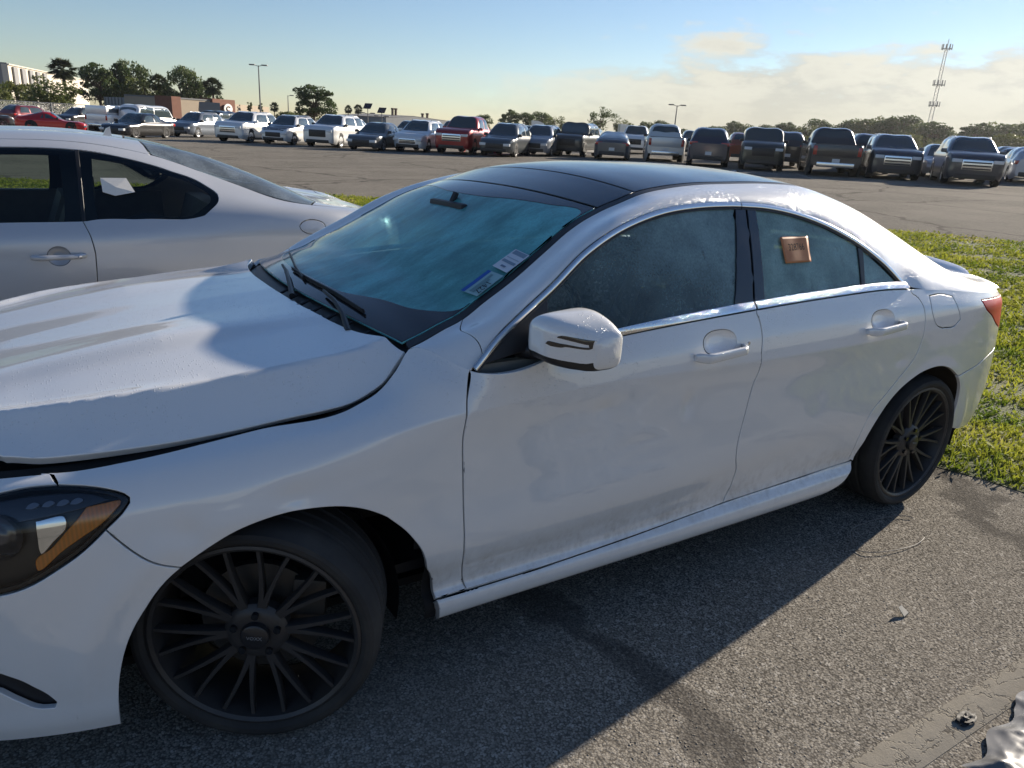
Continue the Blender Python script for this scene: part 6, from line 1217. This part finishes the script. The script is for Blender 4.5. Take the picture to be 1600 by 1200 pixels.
def bag_sheet():
    r = np.random.default_rng(21); n, m_ = 90, 60; a, b = np.meshgrid(np.linspace(-.34, .34, n), np.linspace(-.16, .16, m_), indexing='ij'); H = np.zeros_like(a)
    for k in range(16):
        th = r.uniform(0, np.pi); f = r.uniform(9, 46); ph = r.uniform(0, 6.3); q = (a*np.cos(th)+b*np.sin(th))*f+ph+1.4*np.sin(a*r.uniform(6, 16)+b*r.uniform(6, 16)+ph); H += (1-np.abs(np.sin(q)))**2.2*1.1/f**.75
    ed = np.clip(np.minimum(np.minimum(a+.34, .34-a), np.minimum(b+.16, .16-b))/.05, 0, 1); Z = .004+.027*(.35+H*.9)*(.25+.75*ed); X = a+.015*np.sin(b*38+1)*np.sign(a)*(1-ed); Y = b+.014*np.sin(a*31)*(1-ed)
    V = np.stack([X, Y, Z], -1).reshape(-1, 3); F = [(i*m_+j, (i+1)*m_+j, (i+1)*m_+j+1, i*m_+j+1) for i in range(n-1) for j in range(m_-1)]; o = mesh_obj('crumpled_bag', V, F, bagm.m, sharp=40); o.location = (1.83, -1.905, GZ0+.003); o.rotation_euler = (0, 0, .14); return tag(o, 'crumpled flat silver bag lying on the worn painted stripe', 'bag')
bag_sheet()
crumple('dark_scrap', 'small black scrap lying beside the silver bag', 'scrap', (1.645, -1.700, GZ0+.003), (.026, .014, .010), simple('scrap_black', (.015, .015, .016), .7), 9, 12, .8)
cp_ = MB(); cp_.add([(0, 0, 0), (.035, .004, .002), (.03, .03, .016), (.004, .026, .02), (.002, .001, .004), (.034, .006, .006), (.03, .031, .02), (.003, .027, .024)], [(0, 3, 2, 1), (4, 5, 6, 7), (0, 1, 5, 4), (1, 2, 6, 5), (2, 3, 7, 6), (3, 0, 4, 7)]); o = cp_.build('plastic_shard', simple('shard_grey', (.12, .12, .115), .5), smooth=False, loc=(1.93, -1.352, GZ0+.002)); tag(o, 'small grey plastic shard alone on the sunlit asphalt', 'debris')
wl_ = MB(); wl_.tube([(2.40+.22*math.cos(a)+.02*math.sin(3*a), -1.0+.10*math.sin(a), GZ0+.004+.006*abs(math.sin(2*a))) for a in np.linspace(.3, 5.2, 40)], .0016, 5); tag(wl_.build('wire_loop', simple('wire', (.16, .15, .14), .5)), 'thin loose wire curled on the asphalt by the rear tyre', 'wire')
# ---------------------------------------------------------------- plants
BARK = simple('bark', (.10, .075, .055), .9, vary=.4, vscale=6)
def leaf_mat(name, a, b):
    m = Mat(name); oi = m.n.new('ShaderNodeObjectInfo'); n = m.noise(1.3, 3, .6, vec=m.geo('Position')); col = m.mix(m.step(m.math('ADD', m.math('MULTIPLY', n, .8), m.math('MULTIPLY', oi.outputs['Random'], .2)), .3, .75), a, b); m.set(Base_Color=col, Roughness=.6); tl = m.n.new('ShaderNodeBsdfTranslucent'); m.l.new(col, tl.inputs[0]); mx_ = m.n.new('ShaderNodeMixShader'); mx_.inputs[0].default_value = .3; m.l.new(m.p.outputs[0], mx_.inputs[1]); m.l.new(tl.outputs[0], mx_.inputs[2]); m.l.new(mx_.outputs[0], m.out.inputs[0]); return m.m
LEAF_A = leaf_mat('leaves_dark', (.042, .072, .020), (.105, .140, .040)); LEAF_B = leaf_mat('leaves_yellow', (.080, .105, .024), (.18, .19, .045)); LEAF_P = leaf_mat('palm_fronds', (.030, .045, .018), (.075, .085, .035))
def leaf_cards(C, S_, r, flatn=None):
    n = len(C); a = r.normal(size=(n, 3)); a /= np.linalg.norm(a, axis=1, keepdims=True); b = r.normal(size=(n, 3)); b -= a*(a*b).sum(1, keepdims=True); b /= np.linalg.norm(b, axis=1, keepdims=True); s_ = S_[:, None]*r.uniform(.6, 1.4, (n, 1)); V = np.stack([C-a*s_, C-b*s_*.5, C+a*s_, C+b*s_*.5], 1).reshape(-1, 3); F = np.arange(4*n).reshape(-1, 4); return V, F
def tree_meshes(seed, h, rx, crown_lo, leafm, nclump=34, nleaf=70, ls=.24, open_=.0):
    r = np.random.default_rng(seed); cz = (crown_lo+1)/2*h; rz = (1-crown_lo)/2*h; t = MB(); t.tube([(0, 0, -.3), (.02*h*r.normal(), .02*h*r.normal(), h*.25), (.04*h*r.normal(), .04*h*r.normal(), h*.55), (.05*h*r.normal(), .05*h*r.normal(), h*.85)], [h*.028, h*.022, h*.014, h*.004], 8); C = []; 
    for k in range(nclump):
        d = r.normal(size=3); d /= np.linalg.norm(d); rad = r.uniform(.35, 1)**.6; c = np.array([d[0]*rx*rad, d[1]*rx*rad, cz+d[2]*rz*rad]); sz = r.uniform(.16, .34)*rx
        if c[2] < crown_lo*h*.9: c[2] = crown_lo*h*r.uniform(.9, 1.15)
        t.tube([(0, 0, h*r.uniform(.25, .6)), tuple(c*np.array([.5, .5, 1])-np.array([0, 0, .12*h])), tuple(c)], [h*.010, h*.006, h*.002], 5)
        q = r.normal(size=(nleaf, 3)); q /= np.linalg.norm(q, axis=1, keepdims=True); C.append(c+q*(r.uniform(.25, 1, (nleaf, 1))**.5)*sz*np.array([1.15, 1.15, .8]))
    C = np.concatenate(C); V, F = leaf_cards(C, np.full(len(C), ls), r); tm = t.build('trunk', BARK); cm = mesh_obj('crown', V, F, leafm, smooth=False); d = (tm.data, cm.data); bpy.data.objects.remove(tm); bpy.data.objects.remove(cm); return d
def palm_meshes(seed, h):
    r = np.random.default_rng(seed); t = MB(); t.tube([(0, 0, -.3), (.05, 0, h*.4), (.1, .05, h*.8)], [.22, .17, .19], 9); V = []; F = []; top_ = np.array([.1, .05, h*.8])
    for k in range(70):
        a = r.uniform(0, 2*np.pi); el = r.uniform(-.9, 1.4); L_ = r.uniform(.06, .10)*h+.35; st_ = np.array([math.cos(a)*math.cos(el), math.sin(a)*math.cos(el), math.sin(el)]); e = top_+st_*L_; base = len(V)
        fan = 15; sd = np.cross(st_, [0, 0, 1.]); sd /= np.linalg.norm(sd)+1e-9; upv = np.cross(sd, st_)
        for j in range(fan):
            q = (j/(fan-1)-.5)*2.6; d = st_*math.cos(q)+sd*math.sin(q); tip = e+d*r.uniform(.8, 1.15)-np.array([0, 0, .30*abs(q)+.12]); w_ = np.cross(d, upv)*.10; b0 = len(V); V += [tuple(e-w_*.5), tuple(e+d*.4+w_), tuple(tip), tuple(e+d*.4-w_)]; F.append((b0, b0+1, b0+2, b0+3))
        b0 = len(V); w_ = sd*.03; V += [tuple(top_-w_), tuple(top_+w_), tuple(e+w_), tuple(e-w_)]; F.append((b0, b0+1, b0+2, b0+3))
    tm = t.build('trunk', BARK); cm = mesh_obj('fronds', V, F, LEAF_P, smooth=False); d = (tm.data, cm.data); bpy.data.objects.remove(tm); bpy.data.objects.remove(cm); return d
TV = dict(a=tree_meshes(1, 10, 3.6, .22, LEAF_A, 44, 90, .26), b=tree_meshes(2, 9, 4.2, .28, LEAF_A, 38, 80, .27), c=tree_meshes(3, 8, 4.0, .15, LEAF_B, 40, 80, .26), d=tree_meshes(4, 9, 4.6, .40, LEAF_A, 22, 60, .24), s=tree_meshes(5, 5, 3.0, .04, LEAF_B, 34, 80, .22), p=palm_meshes(6, 9), q=palm_meshes(7, 8), y=tree_meshes(8, 8, .8, .05, LEAF_A, 30, 60, .18))
TH = dict(a=10, b=9, c=8, d=9, s=5, p=9*.98, q=8*.98, y=8)
def tree(kind, label, x, y, h, z=None, group=None, cat='tree', sx=1.0, name=None):
    nm = name or ('palm_tree' if kind in 'pq' else 'leafy_tree'); e = empty(nm, (x, y, float(gz(x, y)) if z is None else z), random.uniform(0, 6.28), label=label, cat=cat, group=group); s_ = h/TH[kind]; e.scale = (s_*sx, s_*sx, s_); a, b = TV[kind]; link(bpy.data.objects.new('trunk', a), e); link(bpy.data.objects.new('fronds' if kind in 'pq' else 'crown', b), e); return e
PLACES = [('palm beside the pale building, tallest of the palms', 'p', 7.2, 134.2, 8.0, 1.25), ('small pale bush against the pale building', 's', 1.0, 124.2, 4.4, .8), ('round bush in front of the pale building beneath the tall palm', 'c', 4.6, 115.7, 5.0, 1.25), ('tall bushy tree at the end of the pale building', 'a', 13.0, 149.8, 8.8, 1.0), ('dark tree second in the clump over the low building', 'a', 16.2, 154.1, 9.1, .9), ('dark tree third in the clump over the low building', 'b', 18.8, 155.1, 9.5, .75), ('yellowish tree beneath the dark clump at the low building', 'c', 19.7, 148.5, 7.1, 1.0), ('palm behind the grey wall of the low building', 'p', 22.4, 149.3, 7.3, 1.15), ('tall dark tree above the brick corner of the low building', 'b', 25.7, 145.3, 8.9, .75), ('broad tree above the beige panels of the low building', 'b', 28.3, 145.2, 6.7, 1.0), ('palm above the round sign of the low building', 'q', 29.2, 139.7, 7.0, 1.1), ('bush cut by the edge of the view behind the dark crossover', 'c', -1.4, 99.6, 3.6, 1.0), ('low tree between the palm and the tall dark tree', 'b', 24.0, 147.4, 5.2, .9),
 ('low palm beside the tall lamp post', 'q', 35.7, 126.4, 3.6, .9), ('single leafy tree standing alone behind the white crossovers', 'a', 34.5, 102.9, 6.0, 1.25), ('low scrub beneath the thin street lamp', 's', 39.2, 129.9, 2.4, 1.6), ('first of the twin palms near the solar lights', 'p', 57.2, 150.5, 4.2, .9), ('second of the twin palms near the solar lights', 'q', 58.9, 149.6, 4.4, .9), ('small tree behind the grey wagon', 'b', 79.8, 135.5, 3.8, 1.1), ('tallest tree of the clump behind the grey crossover', 'a', 90.2, 142.0, 5.4, 1.2), ('middle tree of the clump behind the grey crossover', 'b', 93.0, 139.9, 4.8, 1.1), ('round tree of the clump behind the grey crossover', 'b', 98.7, 142.6, 5.2, 1.1), ('low end tree of the clump behind the grey crossover', 'c', 98.2, 136.4, 4.4, 1.2), ('sparse open tree behind the square off-roader', 'd', 73.2, 89.7, 4.8, 1.0), ('small tree behind the fastback sedan', 'c', 96.7, 111.9, 4.0, 1.1), ('small tree behind the white pickup tailgate', 'b', 107.5, 117.5, 4.0, 1.0), ('small tree above the cab of the white pickup seen from behind', 'b', 113.6, 120.0, 4.5, 1.0)]
for lb, k, x, y, h, sx in PLACES: tree(k, lb, x, y, h, sx=sx)
WOOD = [('a',133.1,125.9,3.9),('b',165.6,151.8,5.0),('c',166.5,147.5,5.3),('a',167.2,143.3,5.3),('b',168.8,138.7,5.9),('c',169.6,134.1,5.4),('a',170.2,130.0,5.6),('b',172.1,125.7,7.4),('c',171.9,121.6,6.3),('a',172.1,117.9,6.7),('b',172.4,114.3,7.8),('c',172.2,110.7,7.8),('a',172.4,107.2,8.7),('b',171.8,103.5,8.1),('c',212.0,124.3,9.3),('a',212.1,120.3,9.1),('b',212.3,116.3,8.7),('c',212.5,112.4,8.8),('a',212.3,108.6,8.4),('b',212.1,105.0,8.6),('c',212.0,101.3,8.5),('a',212.1,97.8,9.5),('b',211.5,94.1,8.9),('c',210.4,91.0,8.7),('s',110.9,102.0,2.5),('c',128.7,111.7,2.4),('s',130.5,107.0,2.8),('c',132.0,102.1,2.6),('s',133.5,97.5,3.0),('c',134.8,93.1,3.5),('s',135.8,88.5,3.1),('c',156.5,96.7,4.1),('s',157.9,92.3,4.6),('c',159.0,87.6,4.2),('s',160.0,83.4,4.7),('c',160.8,78.9,4.3),('s',161.5,74.9,4.8),('c',162.0,70.9,5.3)]
WOOD += [(('a','b','c')[i % 3], 150+1.5*i+(i*7) % 9, 150-3.4*i, 4.6+.11*i+((i*5) % 4)*.35) for i in range(26)]
for k, x, y, h in WOOD: tree(k, 'hazy tree of the wood along the far side of the lot', x, y, h*random.uniform(.78, 1.12), group='trees of the far wood', sx=(1.25 if h > 4 else 1.7)*random.uniform(.7, 1.15))
# ---------------------------------------------------------------- buildings
def wall_quad(m, a, b, z0, z1, t=.25):
    a, b = np.array(a, float), np.array(b, float); d = (b-a)/np.linalg.norm(b-a); n = np.array([-d[1], d[0]])*t; P = [a, b, b+n, a+n]; m.add([(q[0], q[1], z0) for q in P]+[(q[0], q[1], z1) for q in P], [(0, 1, 5, 4), (1, 2, 6, 5), (2, 3, 7, 6), (3, 0, 4, 7), (4, 5, 6, 7)])
def along(a, b, t): return (a[0]+(b[0]-a[0])*t, a[1]+(b[1]-a[1])*t)
STUC = simple('cream_stucco', (.55, .50, .42), .9, vary=.08, vscale=.6); STUC2 = simple('grey_panel', (.22, .22, .22), .85, vary=.1, vscale=.5); BRICK = simple('brown_brick', (.17, .075, .05), .9, vary=.3, vscale=3); BEIGE = simple('beige_panel', (.34, .28, .21), .9, vary=.1, vscale=.7); METAL = simple('grey_metal_wall', (.19, .20, .21), .6, vary=.1, vscale=1); ROOFM = simple('roof_felt', (.18, .18, .18), .9)
bb = empty('warehouse', (6, 240, float(gz(6, 240))), label='tall pale warehouse with grey and white wall bays behind the trees', cat='building'); A_, C_ = (-5.3, -29), (17.5, 68); zt = 9.3
m = MB(); wall_quad(m, A_, C_, -3, zt, 30); m.build('wall', STUC, bb, smooth=False)
m = MB(); wall_quad(m, (A_[0]-24, A_[1]+2), (A_[0]-.1, A_[1]+.2), -3, zt+.3, 10); m.build('end_wall', STUC2, bb, smooth=False)
for k in range(5):
    t0 = .03+k*.075; a, b = along(A_, C_, t0), along(A_, C_, t0+.035); m = MB(); off = -.12; wall_quad(m, (a[0]+.45, a[1]-.1), (b[0]+.45, b[1]-.1), -3, zt-.4-.02*k, .3); m.build('wall_bay', STUC2, bb, smooth=False)
m = MB(); wall_quad(m, (A_[0]+.3, A_[1]-.1), (C_[0]+.3, C_[1]), zt-.15, zt+.12, .5); m.build('parapet', STUC, bb, smooth=False)
lb_ = empty('low_building', (16, 103.8, float(gz(16, 103.8))), label='low building with brick piers, beige panels and a round white sign', cat='building'); P0, P1, P2, P3, P4 = (-4.1, 27.6), (0, 0), (6.5, 4.6), (10., 7.4), (17.8, 18.6)
m = MB(); wall_quad(m, (-.6, 2.6), P0, -3, 3.0, -8); m.build('side_wall', METAL, lb_, smooth=False)
for k in range(14):
    a = along(P0, (-.6, 2.6), (k+.5)/14.2); m = MB(); m.box(a[0]-.13, a[0]-.02, a[1]-.06, a[1]+.06, -3, 2.95); m.build('wall_rib', METAL, lb_, smooth=False)
m = MB(); wall_quad(m, (-.7, 2.7), (.9, .5), -3, 3.4, 1.5); m.build('brick_pier', BRICK, lb_, smooth=False)
m = MB(); wall_quad(m, (.9, .75), P2, -3, 3.15, 8); m.build('front_wall', BEIGE, lb_, smooth=False)
m = MB(); wall_quad(m, (.9, .65), (P2[0], P2[1]-.1), 3.15, 3.32, 8); m.build('roof_edge', ROOFM, lb_, smooth=False)
m = MB(); wall_quad(m, (P2[0], P2[1]-.5), (P3[0], P3[1]-.5), -3, 3.5, 2); m.build('entrance_block', BRICK, lb_, smooth=False)
m = MB(); wall_quad(m, P3, P4, -3, 3.0, 8); m.build('front_wall', BEIGE, lb_, smooth=False)
d_ = np.array([P3[0]-P2[0], P3[1]-P2[1]]); d_ /= np.linalg.norm(d_); cs = np.array(along(P2, P3, .52))+np.array([d_[1], -d_[0]])*.62; V = [(cs[0], cs[1], 2.35)]+[(cs[0]+d_[0]*.85*math.cos(a), cs[1]+d_[1]*.85*math.cos(a), 2.35+.62*math.sin(a)) for a in np.linspace(0, 2*math.pi, 24, endpoint=False)]; V2 = [(v[0]+d_[1]*.12, v[1]-d_[0]*.12, v[2]) for v in V]
fix_normals(mesh_obj('round_sign', V+V2, [(0, 1+i, 1+(i+1) % 24) for i in range(24)]+[(25, 26+i, 26+(i+1) % 24) for i in range(24)]+[(1+i, 1+(i+1) % 24, 26+(i+1) % 24, 26+i) for i in range(24)], simple('sign_white', (.72, .70, .66), .6), lb_, smooth=False)); 
arc = [(cs[0]+d_[0]*.36*math.cos(a)+d_[1]*.16, cs[1]+d_[1]*.36*math.cos(a)-d_[0]*.16, 2.35+.27*math.sin(a)) for a in np.linspace(.6, 5.2, 16)]; MB().tube(arc, .06, 5).build('sign_mark', BRICK, lb_)
m = MB(); wall_quad(m, tuple(np.array(along(P2, P3, .38))+np.array([d_[1], -d_[0]])*.58), tuple(np.array(along(P2, P3, .66))+np.array([d_[1], -d_[0]])*.58), -3, .9, .2); m.build('doorway', GRILLE, lb_, smooth=False)
for t in (.25, .55): a = along(P3, P4, t); e = tree('y', 'narrow dark cypress by the beige end wall' if t < .5 else 'second narrow dark cypress farther along the beige wall', 16+a[0]+.6, 103.8+a[1]-1.2, 3.9, name='cypress_tree')
mb_ = empty('metal_shed', (70, 147, float(gz(70, 147))), label='low grey metal shed with a shallow gable behind the parked cars', cat='building')
a, b = np.array((-7.0, -2.0)), np.array((11., 5.5)); dd = (b-a)/np.linalg.norm(b-a); nn = np.array([-dd[1], dd[0]])*14; mid_ = a+(b-a)*.42; V = []; 
for o_ in (np.zeros(2), nn): V += [(*(a+o_), -3), (*(b+o_), -3), (*(b+o_), 2.25), (*(mid_+o_), 2.75), (*(a+o_), 2.15)]
fix_normals(mesh_obj('shed_wall', V, [(0, 1, 2, 3, 4), (5, 9, 8, 7, 6), (0, 5, 6, 1), (1, 6, 7, 2), (4, 9, 5, 0)], METAL, mb_, smooth=False)); up_ = np.array([0, 0, .06]); fix_normals(mesh_obj('shed_roof', [tuple(np.array(V[i])+up_*k) for k in (.4, 2.2) for i in (4, 3, 2, 9, 8, 7)], [(0, 1, 4, 3), (1, 2, 5, 4), (6, 9, 10, 7), (7, 10, 11, 8), (0, 6, 7, 1), (1, 7, 8, 2)], ROOFM, mb_, smooth=False))
for t, h in ((.32, 3.9), (.37, 3.9), (.80, 3.3), (.88, 3.4)): q = a+(b-a)*t+nn*.3; m = MB(); m.tube([(q[0], q[1], 2), (q[0], q[1], h)], .28, 8); m.tube([(q[0], q[1], h), (q[0], q[1], h+.3)], .38, 8); m.build('vent_stack', simple('stack_rust', (.16, .11, .08), .8), mb_)
# chain link fence line at the far left
fe = empty('chain_fence', (-6, 92, float(gz(-6, 92))), label='chain link fence with a top rail behind the red coupe', cat='fence'); GALV = simple('galvanised', (.30, .31, .32), .5, metal=.6)
for k in range(9): m = MB(); m.tube([(k*2.4, k*1.2, 0), (k*2.4, k*1.2, 2.1)], .04, 6); m.build('fence_post', GALV, fe)
for z in (.1, 2.05): m = MB(); m.tube([(0, 0, z), (19.2, 9.6, z)], .03, 5); m.build('fence_rail', GALV, fe)
m = MB()
for k in range(150):
    t = k/149; 
    for sg in (-1, 1):
        t2 = t+sg*.055
        if 0 <= t2 <= 1: m.tube([(19.2*t, 9.6*t, .1), (19.2*t2, 9.6*t2, 2.05)], .006, 3, cap=False)
tag(m.build('fence_mesh', GALV, fe), kind='stuff')
# ---------------------------------------------------------------- lamps and tower
STEEL = simple('lamp_steel', (.16, .16, .16), .5, metal=.5)
def lamp(label, x, y, h, heads=2, name='lamp_post'):
    z = float(gz(x, y)); e = empty(name, (x, y, z), label=label, cat='lamp post'); m = MB(); m.tube([(0, 0, -.2), (0, 0, h*.6), (0, 0, h)], [.10, .085, .06], 8); m.build('pole', STEEL, e)
    for k in range(heads):
        a = R(-35)+math.pi*k; c, s_ = math.cos(a), math.sin(a); m = MB(); m.tube([(0, 0, h-.1), (c*.5, s_*.5, h+.05)], .035, 6); m.build('arm', STEEL, e); m = MB(); m.box(-.35, .35, -.16, .16, -.07, .07, .02); o = m.build('lamp_head', STEEL, e); o.location = (c*.75, s_*.75, h+.05); o.rotation_euler = (0, 0, a)
    return e
lamp('tall twin-headed lamp post behind the white SUVs', 25.7, 96.6, 7.3); lamp('thin single-headed street lamp behind the low palm', 40.9, 136.2, 5.0, 1); lamp('lamp post with a box head above the white pickup', 71.4, 72.2, 5.1, 2)
for lb, x, y, h in (('taller solar light with a tilted panel', 44.3, 108.2, 3.6), ('shorter solar light with a tilted panel', 46.0, 107.0, 3.1)):
    e = lamp(lb, x, y, h*.72, 2, 'solar_light'); m = MB(); m.tube([(0, 0, h*.6), (0, 0, h)], .06, 6); m.build('mast', STEEL, e); m = MB(); m.box(-.6, .6, -.5, .5, -.03, .03); o = m.build('solar_panel', simple('solar_cells', (.012, .015, .03), .15), e); o.location = (0, 0, h); o.rotation_euler = (R(48), 0, R(-50))
tw = empty('radio_tower', (321.2, 182.8, float(gz(321, 183))), label='tall slender antenna mast rising over the wood', cat='tower'); TWH = 43.6; WM = simple('tower_steel', (.42, .42, .40), .5, metal=.3)
m = MB(); sec = [(1.0*math.cos(a), 1.0*math.sin(a)) for a in (0, 2.094, 4.189)]
for (x, y) in sec: m.tube([(x*1.1, y*1.1, -2), (x*.55, y*.55, TWH-3)], .14, 5)
for k in range(30):
    z0, z1 = k*1.36, (k+1)*1.36; f0, f1 = 1.1-.55*z0/TWH, 1.1-.55*z1/TWH
    for i in range(3): a, b = sec[i], sec[(i+1) % 3]; m.tube([(a[0]*f0, a[1]*f0, z0), (b[0]*f1, b[1]*f1, z1)], .07, 4, cap=False)
m.build('lattice', WM, tw); m = MB(); m.tube([(0, 0, TWH-3), (0, 0, TWH+1)], .12, 6); m.build('spike', WM, tw)
for z, r_, hh in ((TWH-2.0, 1.9, 2.0), (TWH-15.5, 2.2, 2.2), (TWH-23.5, 2.0, 2.0)):
    m = MB(); m.lathe([(r_, -.1), (r_, .1), (r_*.9, .1), (r_*.9, -.1)], 12, axis='z', c=(0, 0, z-hh*.3), close=True); pf = m.build('platform', STEEL, tw)
    for k in range(9): a = 2*math.pi*k/9; m = MB(); m.box(-.22, .22, -.12, .12, -hh/2, hh/2, .03); o = m.build('antenna_panel', simple('antenna_grey', (.20, .20, .20), .6), pf); o.location = (r_*math.cos(a), r_*math.sin(a), z); o.rotation_euler = (0, 0, a+math.pi/2)
# ---------------------------------------------------------------- lorry tractors in the far lot
def tractor(label, x, y, rz, blue=True):
    e = empty('lorry_tractor', (x, y, float(gz(x, y))), R(rz), label=label, cat='truck'); CW = cpaint(WHT); m = MB(); m.prism([(-2.2, .7), (-2.2, 1.55), (-1.2, 1.75), (-.75, 2.55), (.1, 2.85), (1.3, 2.9), (1.3, .7)], -1.15, 1.15); fix_normals(m.build('cab', CW, e, smooth=False))
    BL = simple('tractor_blue', (.02, .12, .42), .4)
    for sg in (-1, 1):
        m = MB(); m.box(-.75, .12, sg*1.15-.02, sg*1.15+.02, .9, 2.25, .01); d = m.build('door', BL if blue else CW, e); m = MB(); m.box(-.62, .02, sg*1.175-.01, sg*1.175+.01, 1.6, 2.15); m.build('window', GL_DARK, d)
        for xx in (-1.5, 2.2, 3.3): plain_wheel(e, (xx, sg*1.17, .5), .5, .3, .3, ALLOY, 5, flip=sg > 0, far=True)
    m = MB(); m.box(-1.2, 4.0, -.45, .45, .75, 1.0, .02); m.build('chassis', GRILLE, e); m = MB(); m.box(-1.05, -.72, -1.0, 1.0, 1.85, 2.5, .01); m.build('windscreen', GL_DARK, e); m = MB(); m.box(-2.23, -2.15, -.7, .7, .8, 1.5, .02); m.build('grille', GRILLE, e); return e
for lb, x, y, r_ in (('white lorry tractor with blue doors behind the grey wagon', 77.4, 112.0, 150), ('white lorry tractor with blue doors behind the square off-roader', 82.6, 105.5, 150), ('white lorry tractor with blue doors behind the fastback sedan', 83.0, 95.0, 150)): tractor(lb, x, y, r_)
# ---------------------------------------------------------------- morning haze over the lot: one closed box of even, thin air
hz = MB().box(-540, 640, -540, 640, -5.5, 50).build('haze', None, smooth=False); hm = bpy.data.materials.new('haze_air'); hm.use_nodes = True; hn = hm.node_tree.nodes; hn.clear(); ho = hn.new('ShaderNodeOutputMaterial'); hv = hn.new('ShaderNodeVolumePrincipled'); hv.inputs['Color'].default_value = (.92, .94, .97, 1); hv.inputs['Density'].default_value = .00013; hv.inputs['Anisotropy'].default_value = .55; hm.node_tree.links.new(hv.outputs[0], ho.inputs['Volume']); hz.data.materials.append(hm); tag(hz, 'thin bright morning haze over the parking lot', 'haze', kind='stuff')
cy.volume_bounces = 0
